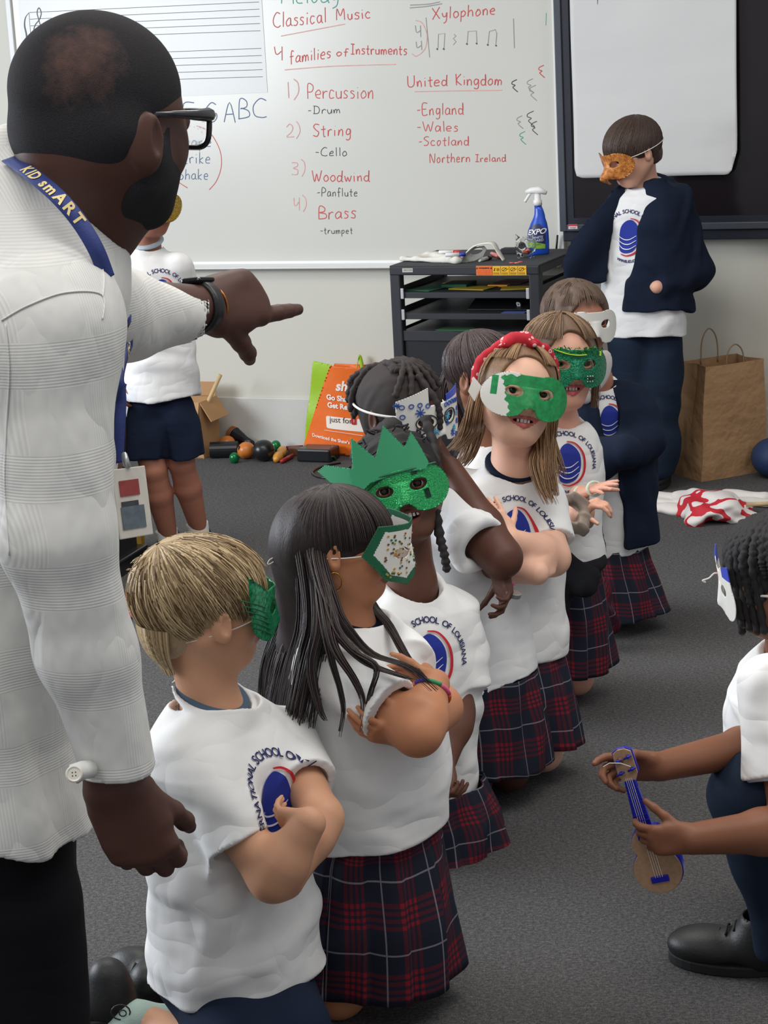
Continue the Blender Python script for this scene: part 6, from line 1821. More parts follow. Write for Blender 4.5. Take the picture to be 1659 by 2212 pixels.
# ------------------------------------------------------------------ child with the green crown mask
def crown_child():
    f, X = yaw(.42, -.90)
    H = Head(at(864, 1054, 3.85), (.02, -.96, .20), (-.20, .2, .97), .218)
    P = person('child with dark braids in a glittery green mask topped by a paper crown', at_z(930, 1870))
    sk, lp = skin_pair('crown_child', rgb(104, 70, 56), rgb(128, 74, 68))
    S = Sdf(); head_ops(S, H, 'open')
    nb = at(888, 1262, 3.86)
    S.add(f_cone(H.L(0, -.10, -.25), nb, .045, .050), .03)
    sr, sl = at(805, 1318, 3.88), at(985, 1325, 3.88)
    S.add(f_cone(nb, (sr + sl) / 2 - V(0, 0, .03), .045, .05), .03)
    S.add(f_cone(sr, sl, .034, .034), .02)
    el, wl = at(985, 1540, 3.80), at(962, 1640, 3.72)
    er, wr_ = at(830, 1560, 3.75), at(900, 1680, 3.66)
    arm_ops(S, sl, el, wl, .042, .036, .025); arm_ops(S, sr, er, wr_, .042, .036, .025)
    hand_ops(S, wl, at(972, 1690, 3.68) - wl, V(-.7, -.3, 0), 1, .135, (.7, .7, .6, .6), .6)
    hand_ops(S, wr_, at(950, 1710, 3.66) - wr_, V(.2, .3, .8), -1, .13, (.5, .5, .6, .6), .5)
    under_skirt(S, at(935, 1835, 3.85), X, f)
    build_body(S, H, P, sk, lp, V(-.25, 3.4, 0.0), V(.42, 4.35, 1.1), 'open', br=.005)
    face_bits(H, P, 'open', (.0, .1))
    rg = [ring(888, 1725, 3.85, .138, .112, f, X), ring(892, 1600, 3.85, .140, .110, f, X), ring(900, 1450, 3.85, .142, .108, f, X), ring(896, 1370, 3.85, .140, .098, f, X),
          ring(892, 1310, 3.85, .125, .082, f, X), ring(890, 1268, 3.85, .062, .060, f, X)]
    T = make_shirt(P, rg, [(sl + V(-.01, 0, .0), at(1000, 1480, 3.84), .052, .054), (sr + V(.01, 0, .0), at(800, 1480, 3.82), .056, .062)], (at(893, 1270, 3.86), nrm(V(.15, -.45, 1)), .054), M_SHIRT, 44, .0042, .0048, nf=9)
    emblem(T, at(930, 1428, 3.74), V(.9, .4, 0), V(-.05, 0, 1), nrm(V(.42, -.90, .1)), .95)
    skirt(P, [(at(915, 1690, 3.85), .128, .112, X, f), (at(928, 1760, 3.85), .145, .130, X, f), (at(935, 1835, 3.85), .150, .140, X, f)], M_PLAID, 12, .010, seed=4)
    hm = mat_hair('black_curly_hair', rgb(12, 11, 12), rgb(44, 38, 38), .6, (200, 200, 200))
    cap = hair_cap(H, P, hm, .055, .52, -.16, (.44, .38, .42), -.30, 6, .006, .0035, .22)
    R = random.Random(3); mb = MB()
    for k in range(46):                       # short loose curls around the hairline
        az = R.uniform(-2.9, 2.9); el_ = math.radians(R.uniform(5, 80)); q = H.surf(az, el_, 1.12)
        mb.tube(smooth_path([q, q + H.X * R.uniform(-.012, .012) + H.Z * .006, q + H.X * R.uniform(-.016, .016) + H.Z * R.uniform(.004, .018)], 3), .0022, 5)
    mb.build('curls', hm, cap, smooth=True); mb = MB()
    for k in range(7):
        c_ = at(790 + 8 * k, 985 - 9 * k, 3.92); mb.lathe(c_ - V(0, 0, .02), [(.004, 0), (.024, .012), (.028, .026), (.018, .044), (.003, .05)], V(.1 * k - .3, 0, 1), 14)
    mb.build('hair_puff', hm, cap, smooth=True)
    for pts, rr in (([at(918, 900, 3.95), at(935, 960, 3.90), at(945, 1020, 3.84), at(950, 1060, 3.80)], .011), ([at(940, 1100, 3.80), at(950, 1160, 3.79), at(960, 1200, 3.78), at(966, 1236, 3.78)], .0105), ([at(905, 1150, 3.83), at(910, 1185, 3.83), at(912, 1200, 3.83)], .008)):
        mb = MB(); rope(mb, pts, rr); mb.build('braid', hm, cap, smooth=True)
    # mask with crown
    mk, Pm = make_mask(H, P, [M_GLITG], bend=1.35, y0=.51, hh=.012)
    cr = [(0.38, 0.05), (0.52, 0.08), (0.7, 0.34), (0.62, 0.38), (0.385, 0.285), (0.33, 0.56), (0.16, 0.33), (0.02, 0.6), (-0.12, 0.36), (-0.21, 0.48), (-0.245, 0.38), (-0.3, 0.17), (-0.26, 0.12), (0, 0.14), (0.26, 0.12)]
    q, fs = sheet_grid(lambda x, z: d_poly(x, z, cr), -.55, .75, 0, .85, .008)
    mb = MB(); mb.add([H.L(x, .505 - .50 * x * x + (-.12 * max(0, -x - .18)) + (-.25 * max(0, x - .42)), z) for x, z in q], fs); mb.build('crown', M_GCARD, mk, smooth=True, solid=.002)
    mb = MB(); mb.tube([Pm(x, .155 - .0 * x * x, .012) for x in np.linspace(-.36, .36, 24)], .0035, 6, flat=.5); mb.build('marker_edge', M_GDARK, mk, smooth=True)
    gm = mat_foil('grey_scribble', rgb(40, 70, 58), rgb(70, 96, 84)); mb = MB()
    for k in range(5): mb.tube([Pm(.30 - .02 * k, .06 + .012 * k, .008), Pm(.22 - .02 * k, .10 + .008 * k, .008)], .0022, 5, flat=.5)
    for k in range(5): mb.tube([Pm(-.12 - .012 * k, .10, .008), Pm(-.13 - .012 * k, .15, .008)], .0022, 5, flat=.5); mb.tube([Pm(-.20 - .01 * k, -.05, .008), Pm(-.205 - .01 * k, -.14, .008)], .0020, 5, flat=.5)
    mb.build('grey_scribbles', gm, mk)
crown_child()

# ------------------------------------------------------------------ child with dreadlocks and blue-drawn mask
def dreads_child():
    f, X = yaw(.55, -.83)
    H = Head(at(872, 890, 4.08), (.66, -.74, -.05), (-.10, 0, 1), .208)
    P = person('child with tied-back dreadlocks, blue-drawn white mask and a raised bent arm', at_z(1050, 1740))
    sk, lp = skin_pair('dreads_child', rgb(92, 60, 48), rgb(90, 52, 48))
    S = Sdf(); head_ops(S, H)
    nb = at(925, 1050, 4.1)
    S.add(f_cone(H.L(0, -.10, -.25), nb, .045, .050), .03)
    sr, sl = at(900, 1120, 4.14), at(972, 1122, 4.02)
    S.add(f_cone(nb, (sr + sl) / 2 - V(0, 0, .04), .045, .05), .03)
    S.add(f_cone(sr, sl, .034, .034), .02)
    el, wl = at(1084, 1205, 3.92), at(972, 1012, 4.08)
    S.add(f_cone(sl, el, .042, .040), .02); S.add(f_cone(el, el + (wl - el) * .35, .040, .040), .02); S.add(f_cone(el + (wl - el) * .35, wl, .040, .026), .02)
    hand_ops(S, wl, at(950, 955, 4.14) - wl, V(-.8, .4, 0), 1, .13, (.4, .4, .4, .4), .4)
    e2, w2 = at(1040, 1212, 4.08), at(1080, 1228, 3.95)
    arm_ops(S, sl + V(-.02, .03, -.08), e2, w2, .036, .032, .023)
    hand_ops(S, w2, at(1094, 1290, 3.92) - w2, V(-.7, -.4, 0), 1, .13, (.45, .55, .65, .7), .5)
    under_skirt(S, at(1058, 1648, 4.08), X, f)
    build_body(S, H, P, sk, lp, V(-.15, 3.7, 0.0), V(.5, 4.6, 1.15), br=.005)
    face_bits(H, P)
    rg = [ring(1035, 1470, 4.08, .135, .115, f, X, .06), ring(1025, 1400, 4.08, .128, .108, f, X), ring(1005, 1290, 4.08, .122, .102, f, X), ring(985, 1190, 4.08, .120, .098, f, X),
          ring(962, 1130, 4.09, .120, .088, f, X), ring(935, 1060, 4.1, .062, .060, f, X)]
    make_shirt(P, rg, [(sl + V(-.01, .0, .01), at(1040, 1178, 3.93), .054, .060)], (at(932, 1062, 4.1), nrm(V(.2, -.3, 1)), .056), M_SHIRT2, 55, .0042, .0036, nf=9)
    # rolled cuff
    d = nrm(at(1040, 1178, 3.93) - sl); c_ = at(1040, 1178, 3.93); S2 = Sdf(); S2.add(f_torus(c_ - d * .006, d, .054, .011)); S2.add(f_torus(c_ - d * .024, d, .056, .012), .012); S2.add(f_torus(c_ - d * .040, d, .055, .010), .012)
    link('rolled_cuff', S2.mesh(c_ - .10, c_ + .09, .003, folds(6, .6, .004, 6)), M_SHIRT2, P)
    mb = MB(); mb.tube([at(905, 1010, 4.02), at(935, 1075, 4.0), at(985, 1100, 4.0)], .012, 8, flat=.35); mb.build('open_collar', M_SHIRT2, P, smooth=True)
    skirt(P, [(at(1040, 1450, 4.08), .124, .108, X, f), (at(1050, 1540, 4.08), .130, .116, X, f), (at(1060, 1648, 4.08), .135, .118, X, f)], M_PLAID, 11, .010, seed=6)
    hm = mat_hair('dark_dreadlocks', rgb(20, 17, 17), rgb(66, 56, 54), .7, (160, 160, 160))
    cap = hair_cap(H, P, hm, .035, .54, -.16, (.42, .34, .38), -.34, 9, .0015, .003, .3)
    R = random.Random(8)
    for k in range(15):
        az = -2.0 + k * .27; z0 = R.uniform(.30, .42)
        p0 = H.surf(az * .5, math.radians(58), 1.08); kn_ = at(822 + R.uniform(-8, 8), 795 + R.uniform(-6, 6), 4.12 + R.uniform(-.03, .03))
        mb = MB(); rope(mb, [p0, (p0 + kn_) / 2 + V(0, 0, .012), kn_], .0085); mb.build('dreadlock', hm, cap, smooth=True)
    ends = [(757, 890), (768, 898), (760, 850), (778, 880), (790, 870), (772, 840), (752, 870), (764, 905), (785, 900), (796, 850), (802, 872), (755, 835)]
    for i, (ex, ey) in enumerate(ends):
        y = 4.12 + .012 * (i % 5 - 2); s0 = at(822, 792, y)
        mb = MB(); rope(mb, [s0, at((822 + ex) / 2 + 4, 798, y), at(ex + 6, (800 + ey) / 2, y), at(ex, ey, y)], .0085); mb.build('dreadlock', hm, cap, smooth=True)
    for k in range(7):
        p = [H.surf(math.radians(-80 + 22 * k), math.radians(20), 1.09), H.surf(math.radians(-70 + 18 * k), math.radians(50), 1.11), H.surf(math.radians(-30 + 6 * k), math.radians(78), 1.10), at(824, 796, 4.12)]
        mb = MB(); rope(mb, p, .0075); mb.build('dreadlock', hm, cap, smooth=True)
    # a braid hanging before the mask
    mb = MB(); rope(mb, [H.surf(.15, math.radians(48), 1.1), H.L(.02, .50, .22), H.L(.02, .56, .05), H.L(.03, .55, -.10)], .008); mb.build('braid', hm, cap, smooth=True)
    def out(x, z):
        a = d_mask(x, z, .44)
        return np.minimum(a, np.minimum(d_poly(x, z, [(-.43, -.10), (-.42, .26), (-.12, .24), (-.12, -.1)]), d_poly(x, z, [(.43, -.14), (.42, .26), (.12, .36), (.12, 0)])))
    blue = plain('blue_marker_block', rgb(52, 74, 190), .5, var=.12, scale=120); rb = plain('rainbow_orange', rgb(232, 130, 60), .5)
    def mf(x, z): return 1 if (x < -.05 and z > .17 and x > -.42) else (2 if x < -.40 and z < .18 else 0)
    mk, Pm = make_mask(H, P, [M_CARD, blue, plain('red_marker_block', rgb(204, 70, 70), .5)], out, bend=1.0, y0=.53, matfn=mf, hh=.008)
    R = random.Random(6)
    strokes_on(Pm, mk, [circ(x, z, .022, 9) for x, z in ((.38, .2), (.38, .1), (.38, 0), (.30, .2), (.22, .2), (.14, .18), (-.1, .14), (-.16, .14), (-.22, .14), (-.28, .13), (-.34, .12), (.30, -.08), (-.28, -.22))], M_BPEN, 'drawn_circles')
    def star(x, z, r): return [([(x - r * math.cos(a), z - r * math.sin(a)), (x + r * math.cos(a), z + r * math.sin(a))], False) for a in (0, .8, 1.57, 2.36)]
    strokes_on(Pm, mk, sum([star(x, z, r) for x, z, r in ((.42, .22, .03), (.22, .12, .05), (-.2, -.18, .04), (-.33, -.10, .03), (-.1, -.05, .03), (.2, -.16, .04), (-.36, .02, .03))], []), M_BPEN, 'drawn_stars')
    strokes_on(Pm, mk, sum([star(x, z, r) for x, z, r in ((-.12, .02, .04), (-.34, -.02, .03), (-.24, -.14, .03), (.08, -.10, .04), (.32, -.16, .03))], []), M_LBPEN, 'drawn_snowflakes')
    strokes_on(Pm, mk, [([(s_ * .16 + .11 * math.cos(a), .008 + .075 * math.sin(a)) for a in np.linspace(0, 6.28, 17)[:-1]], True) for s_ in (1, -1)], M_KPEN, 'drawn_eye_outlines', .0014)
    band_string(H, mk, .05, .12, 1.10, a0=.75, r=.0028)
    # silver sharpener and blue charm in the hand
    c_ = at(1108, 1276, 3.93)
    t = thing('key_charm', 'small silver and blue charm held below the raised elbow', 'charm', c_)
    mb = MB(); mb.lathe(c_ - V(0, 0, .012), [(.012, 0), (.016, .001), (.016, .010), (.012, .011)], V(.3, -.2, 1), 20); mb.build('silver_ring', plain('brushed_silver', rgb(170, 170, 168), .3, .7), t, smooth=False)
    mb = MB(); mb.box(c_ + V(-.032, 0, .004), V(.030, 0, -.010), V(0, .012, 0), V(.004, 0, .014)); mb.build('blue_tab', plain('blue_plastic', rgb(44, 78, 170), .4), t, bevel=.002)
    mb = MB(); mb.box(c_ + V(-.010, -.004, .014), V(.014, 0, -.003), V(0, .006, 0), V(0, 0, .006)); mb.build('pink_tab', plain('pink_plastic', rgb(226, 90, 140), .4), t, bevel=.001)
dreads_child()

# ------------------------------------------------------------------ girl with red bandana
def bandana_girl():
    f, X = yaw(.36, -.93)
    H = Head(at(1116, 851, 4.2), (.20, -.95, .16), (.19, .2, .97), .222)
    P = person('girl with a red bandana headband and a partly coloured green mask, arms crossed', at_z(1120, 1680))
    sk, lp = skin_pair('bandana_girl', rgb(238, 194, 170), rgb(206, 116, 112))
    S = Sdf(); head_ops(S, H, 'smile')
    nb = at(1112, 1005, 4.22)
    S.add(f_cone(H.L(0, -.10, -.25), nb, .043, .048), .03)
    sr, sl = at(1000, 1058, 4.24), at(1168, 1075, 4.22)
    S.add(f_cone(nb, (sr + sl) / 2 - V(0, 0, .04), .045, .05), .03)
    S.add(f_cone(sr, sl, .034, .034), .02)
    er, wr_ = at(1062, 1210, 4.06), at(1160, 1238, 4.00)
    el, wl = at(1192, 1205, 4.10), at(1098, 1168, 4.00)
    arm_ops(S, sr, er, wr_, .042, .038, .026); arm_ops(S, sl, el, wl, .042, .038, .027)
    hand_ops(S, wl, at(1078, 1130, 4.02) - wl, V(-.2, .9, 0), -1, .12, (.2, .25, .3, .3), .3)
    hand_ops(S, wr_, V(.5, .6, .1), V(0, .9, 0), 1, .12, (.4, .4, .5, .5), .3)
    under_skirt(S, at(1128, 1610, 4.2), X, f)
    build_body(S, H, P, sk, lp, V(.05, 3.85, 0.0), V(.62, 4.75, 1.2), 'smile', br=.005)
    face_bits(H, P, 'smile', (-.05, .25))
    rg = [ring(1082, 1395, 4.22, .142, .120, f, X, .05), ring(1092, 1300, 4.22, .138, .112, f, X), ring(1098, 1190, 4.22, .132, .104, f, X), ring(1094, 1110, 4.22, .136, .098, f, X),
          ring(1100, 1052, 4.22, .122, .082, f, X), ring(1108, 1010, 4.22, .062, .060, f, X)]
    T = make_shirt(P, rg, [(sr, at(1030, 1178, 4.13), .052, .052), (sl, at(1188, 1170, 4.14), .052, .054)], (at(1108, 1012, 4.22), nrm(V(.15, -.45, 1)), .056), M_SHIRT, 66, .0042, .0048, nf=9)
    emblem(T, at(1120, 1150, 4.10), V(.9, .35, 0), V(.05, 0, 1), nrm(V(.36, -.93, .1)), .85)
    ct = at(1108, 1002, 4.22); n_ = nrm(V(.15, -.5, 1)); e1 = nrm(np.cross(n_, V(0, 1, 0))); e2 = np.cross(n_, e1)
    mb = MB(); mb.tube([ct + (e1 * math.cos(a) + e2 * math.sin(a)) * .050 for a in np.linspace(0, 6.283, 33)[:-1]], .013, 8, closed=True, flat=.5); mb.build('polo_collar', M_NAVY, P, smooth=True)
    skirt(P, [(at(1095, 1370, 4.22), .118, .10, X, f), (at(1112, 1480, 4.2), .124, .11, X, f), (at(1122, 1605, 4.2), .130, .118, X, f)], M_PLAID, 11, .012, seed=7)
    m1 = mat_hair('light_brown_hair', rgb(92, 66, 46), rgb(150, 116, 84), .4); m2 = mat_hair('light_brown_hair_gold', rgb(140, 104, 70), rgb(186, 148, 106), .4)
    cap = hair_cap(H, P, m1, .025, .50, -.12, (.36, .42, .56), -.34, 10, .0012, .003, .3)
    R = random.Random(12); ps = []
    for i in range(600):
        s_ = 1 if i % 2 else -1; az = s_ * R.uniform(.45, 3.1); kk = R.uniform(1.045, 1.075)
        ps.append(flow(H, az, lambda x, y: (.31 if y > .35 else (.06 if y > 0 else -.25)), kk, -8, 9, R.uniform(60, 90), 0, kend=kk + .02))
    L_ = [((H.L(.30, -.10, .05), H.L(.36, -.06, -.25), at(1020, 905, 4.26), at(1000, 950, 4.28), at(975, 975, 4.30)), 190, (.020, .022)),
          ((H.L(.30, -.25, .0), at(1030, 930, 4.33), at(1010, 985, 4.34), at(990, 1010, 4.36)), 120, (.02, .02)),
          ((H.L(-.32, -.05, .0), H.L(-.36, -.04, -.3), at(1178, 960, 4.18), at(1182, 1020, 4.13), at(1192, 1080, 4.10)), 210, (.022, .020)),
          ((H.L(-.32, -.15, .0), at(1185, 930, 4.22), at(1160, 990, 4.16), at(1172, 1045, 4.11), at(1195, 1095, 4.08)), 140, (.020, .015)),
          ((H.L(-.34, -.15, -.1), at(1190, 950, 4.22), at(1205, 1000, 4.18), at(1218, 1030, 4.17)), 50, (.012, .012))]
    L_ += [((H.L(.28, -.02, .25), H.L(.37, -.03, -.05), H.L(.40, -.02, -.35), at(1010, 940, 4.27), at(985, 968, 4.28)), 150, (.018, .026)), ((H.L(-.28, .0, .22), H.L(-.37, -.02, -.1), H.L(-.38, -.02, -.45), at(1180, 1000, 4.14), at(1196, 1085, 4.08)), 170, (.018, .016))]
    for g_, n_, sp in L_: ps += lock(g_, n_, sp, R, .8, .0006)
    strands(cap, ps, [m1, m2, m1, m2], .0014, .0004)
    # bandana: a folded band over the head with a knot on top
    t = NT('red_bandana_print'); vo = t.node('ShaderNodeTexVoronoi', feature='F1'); vo.inputs['Scale'].default_value = 62; t.link(t.coord(), vo.inputs['Vector'])
    rg_ = t.math('LESS_THAN', t.math('ABSOLUTE', t.math('SUBTRACT', vo.outputs[0], .22)), .07)
    M_BAN = t.set(t.mix(t.math('MULTIPLY', rg_, .75), rgb(186, 26, 44), rgb(240, 214, 214)), .8)
    S4 = Sdf()
    pts = []
    for a in np.linspace(-1.65, 1.65, 15):
        pts.append(H.L(.405 * math.sin(a), .10 - .18 * abs(math.sin(a)) ** 2, .10 + .425 * math.cos(a)))
    for i in range(len(pts) - 1): S4.add(f_cone(pts[i], pts[i + 1], .0115, .0115), .006)
    S4.add(f_cone(pts[7] + H.Y * .004, pts[8] + H.X * .01 + H.Z * .004, .017, .014), .008); S4.add(f_cone(pts[8] + H.Z * .006, H.L(.30, .20, .42), .013, .006), .006); S4.add(f_cone(pts[7], H.L(-.06, .22, .50), .012, .006), .006)
    link('bandana', S4.mesh(H.C - .16, H.C + .17, .0028, folds(3, .25, .0030, 6)), M_BAN, P)
    def mf(x, z):
        e = .012 * math.sin(90 * z) + .010 * math.sin(37 * z + 1)
        if -x < -.24 + e - .25 * z and not (-.36 < -x < -.31 and -.05 < z < .14): return 1
        if x > .12 and z > .155 + .01 * math.sin(70 * x): return 1
        return 0
    mk, Pm = make_mask(H, P, [M_GMARK, M_CARD], bend=1.25, y0=.51, matfn=mf, hh=.006)
    mb = MB(); q = [(.42, .02), (.50, .10), (.53, -.05), (.46, -.14)]; mb.add([H.L(x, .20 - .5 * (abs(x) - .42), z) for x, z in q], [(0, 1, 2, 3)]); mb.build('mask_tab', M_CARD, mk, solid=.0012)
bandana_girl()

# ------------------------------------------------------------------ girl behind with thick green glitter mask
def glitter_girl():
    f, X = yaw(.40, -.92)
    H = Head(at(1210, 782, 4.72), (.26, -.95, .06), (.06, .1, .97), .222)
    P = person('girl with loose light brown hair in a bumpy green glitter mask behind the bandana girl', at_z(1190, 1500))
    sk, lp = skin_pair('glitter_girl', rgb(230, 180, 158), rgb(206, 110, 116))
    S = Sdf(); head_ops(S, H, 'smile')
    nb = at(1208, 925, 4.75)
    S.add(f_cone(H.L(0, -.10, -.25), nb, .043, .048), .03)
    sr, sl = at(1130, 960, 4.8), at(1248, 955, 4.74)
    S.add(f_cone(nb, (sr + sl) / 2 - V(0, 0, .04), .045, .05), .03)
    S.add(f_cone(sr, sl, .034, .034), .02)
    el, wl = at(1250, 1120, 4.7), at(1250, 1068, 4.56)
    er, wr_ = at(1195, 1150, 4.58), at(1248, 1108, 4.50)
    arm_ops(S, sl, el, wl, .038, .034, .023)
    S.add(f_cone(sr, er, .034, .038), .02); S.add(f_cone(er, wr_, .038, .026), .02)
    hand_ops(S, wl, at(1305, 1048, 4.50) - wl, V(0, .2, -.9), 1, .125, (.05, .1, .15, .2), .15)
    hand_ops(S, wr_, at(1296, 1082, 4.46) - wr_, V(.1, .2, -.9), -1, .125, (.55, .7, .75, .8), .3)
    under_skirt(S, at(1205, 1440, 4.72), X, f)
    build_body(S, H, P, sk, lp, V(.15, 4.3, 0.0), V(.75, 5.25, 1.2), 'smile', br=.005)
    face_bits(H, P, 'smile', (-.15, .05), M_IRISG)
    rg = [ring(1200, 1215, 4.75, .118, .105, f, X), ring(1202, 1120, 4.75, .114, .098, f, X), ring(1206, 1020, 4.75, .116, .094, f, X), ring(1206, 965, 4.75, .108, .082, f, X), ring(1208, 918, 4.76, .060, .058, f, X)]
    T = make_shirt(P, rg, [(sl, at(1254, 1050, 4.72), .048, .050), (sr, at(1150, 1080, 4.72), .048, .050)], (at(1210, 918, 4.76), nrm(V(.15, -.4, 1)), .052), M_SHIRT, 77, .005, .0048)
    emblem(T, at(1228, 1000, 4.66), V(.9, .35, 0), V(0, 0, 1), nrm(V(.40, -.92, .05)), .82)
    skirt(P, [(at(1200, 1195, 4.75), .105, .095, X, f), (at(1203, 1320, 4.73), .122, .12, X, f), (at(1206, 1435, 4.72), .128, .128, X, f)], M_PLAID, 11, .012, seed=9)
    # dark jacket tied at the waist
    S2 = Sdf(); S2.add(f_torus(at(1200, 1215, 4.74), V(0, 0, 1), .108, .022)); S2.add(f_cone(at(1215, 1215, 4.60), at(1262, 1262, 4.56), .030, .034), .02); S2.add(f_cone(at(1215, 1240, 4.60), at(1215, 1310, 4.58), .030, .022), .03); S2.add(f_cone(at(1250, 1240, 4.58), at(1282, 1240, 4.56), .026, .014), .02)
    c_ = at(1215, 1240, 4.68); link('tied_jacket', S2.mesh(c_ - .22, c_ + .2, .0045, folds(9, .6, .004)), mat_cotton('charcoal_fleece', (.016, .017, .020), .3), P)
    # scrunchie and bracelets
    M_SCR_ = plain('taupe_velvet', rgb(152, 138, 126), .9, var=.12, bump=.4); S3 = Sdf(); d = nrm(wr_ - er); c_ = at(1238, 1108, 4.44)
    S3.add(f_torus(c_, d, .034, .016)); link('scrunchie', S3.mesh(c_ - .08, c_ + .08, .0028, folds(14, .22, .008, 7)), M_SCR_, P)
    mb = MB(); d = nrm(at(1305, 1048, 4.5) - wl); e1 = nrm(np.cross(d, V(0, 0, 1))); e2 = np.cross(d, e1)
    for o_, rr in ((.010, .0225), (.055, .0225)): mb.tube([wl + d * o_ + (e1 * math.cos(a) * 1.15 + e2 * math.sin(a) * .75) * rr for a in np.linspace(0, 6.283, 25)[:-1]], .0032, 6, closed=True)
    mb.build('loop_bracelet', plain('pale_green_bands', rgb(214, 232, 214), .5), P, smooth=True)
    m1 = mat_hair('chestnut_hair', rgb(84, 64, 50), rgb(134, 108, 86), .45); m2 = mat_hair('chestnut_hair_light', rgb(122, 94, 68), rgb(164, 132, 98), .45)
    cap = hair_cap(H, P, m1, .045, .50, -.14, (.35, .42, .55), -.42, 15, .002, .003, .3)
    R = random.Random(22); ps = []
    for i in range(560):
        s_ = 1 if i % 2 else -1; az = s_ * R.uniform(.35, 3.1); kk = R.uniform(1.08, 1.13)
        ps.append(flow(H, az, lambda x, y: (.27 if y > .45 else (.05 if y > .1 else -.40)), kk, -6, 9, R.uniform(55, 90), 0, kend=kk + .02))
    for g_, n_, sp in (((H.L(-.34, .05, .1), H.L(-.40, .05, -.2), H.L(-.38, .10, -.55)), 70, (.01, .010)), ((H.L(.34, -.05, .1), H.L(.42, -.05, -.2), at(1135, 880, 4.78), at(1120, 930, 4.8)), 110, (.014, .018))): ps += lock(g_, n_, sp, R, .8, .001)
    strands(cap, ps, [m1, m2, m1], .0015, .0004)
    mk, Pm = make_mask(H, P, [M_GLITG2], bend=1.25, y0=.51, hh=.011)
    R = random.Random(5); mb = MB()
    for k in range(70):
        x = R.uniform(-.34, .36); z = .17 - .35 * x * x * .5 + R.uniform(-.035, .035); p = Pm(x, z, .02); d = H.X * R.uniform(-1, 1) + H.Z * R.uniform(-1, 1)
        mb.tube([p - d * .004, p + d * .004], [.0016, .0010], 5)
    mb.build('glitter_crust', mat_foil('dark_green_glitter', rgb(6, 70, 40), rgb(60, 160, 80), 600, .25, .5), mk)
    mb = MB()
    mb.tube(smooth_path([Pm(x, z, .02) for x, z in ((.24, .17), (.12, .13), (.0, .115), (-.10, .12))], 4), .0035, 6, flat=.4); mb.tube([Pm(-.30, .10, .02), Pm(-.305, .15, .02)], .003, 6)
    mb.build('yellow_stripe', plain('yellow_green_paint', rgb(190, 220, 60), .4), mk)
    mb = MB(); mb.tube([Pm(-.13, -.14, .018), Pm(-.21, -.14, .018)], .0075, 6, flat=.4); bk_ = mb.build('dark_spot', M_KPEN, mk)
    mb = MB()
    for k in range(9): p = Pm(-.12 - .035 * (k % 3), -.115 - .028 * (k // 3), .035); mb.tube([p - H.X * .0012, p + H.X * .0012], .0013, 5)
    mb.build('white_dots', M_CARD, mk)
glitter_girl()

# ------------------------------------------------------------------ child whose dark hair shows behind the bandana girl
def hidden_child():
    f, X = yaw(.5, -.86)
    H = Head(at(1052, 812, 4.62), (.75, -.62, -.1), (0, 0, 1), .205)
    P = person('child with smooth dark brown hair mostly hidden behind the bandana girl', at_z(1085, 1500))
    sk, lp = skin_pair('hidden_child', rgb(150, 104, 80), rgb(130, 76, 68))
    S = Sdf(); head_ops(S, H)
    nb = at(1062, 960, 4.65); S.add(f_cone(H.L(0, -.10, -.25), nb, .042, .046), .03)
    S.add(f_cone(nb, nb - V(0, 0, .3), .05, .06), .03); under_skirt(S, at(1080, 1400, 4.62), X, f)
    build_body(S, H, P, sk, lp, V(-.1, 4.2, 0.0), V(.6, 5.1, 1.15), hr=.0028, br=.006); face_bits(H, P)
    rg = [ring(1078, 1180, 4.65, .105, .095, f, X), ring(1074, 1060, 4.65, .108, .09, f, X), ring(1066, 1000, 4.65, .100, .08, f, X), ring(1062, 950, 4.65, .055, .055, f, X)]
    make_shirt(P, rg, [], (at(1062, 955, 4.65), V(0, -.2, 1), .05), M_SHIRT, 88, .006, .004)
    skirt(P, [(at(1078, 1160, 4.65), .098, .09, X, f), (at(1080, 1400, 4.62), .11, .11, X, f)], M_PLAID, 11, .010, seed=11, n=120)
    m1 = mat_hair('smooth_dark_hair', rgb(40, 30, 30), rgb(92, 76, 74), .36); cap = hair_cap(H, P, m1, .035, .54, -.2, (.42, .34, .42), -.45, 16, .001, .0035, .3, nape=1)
    R = random.Random(2); ps = [flow(H, R.uniform(-3.1, 3.1), lambda x, y: (.12 if y > .4 else -.1), 1.06 + R.uniform(0, .02), 25, 9, R.uniform(60, 90)) for _ in range(350)]
    ps += lock((H.L(.05, -.42, .1), H.L(.1, -.50, -.3), at(1000, 940, 4.70), at(992, 990, 4.72)), 160, (.024, .02), R, .8)
    strands(cap, ps, [m1], .0014, .0004)
hidden_child()

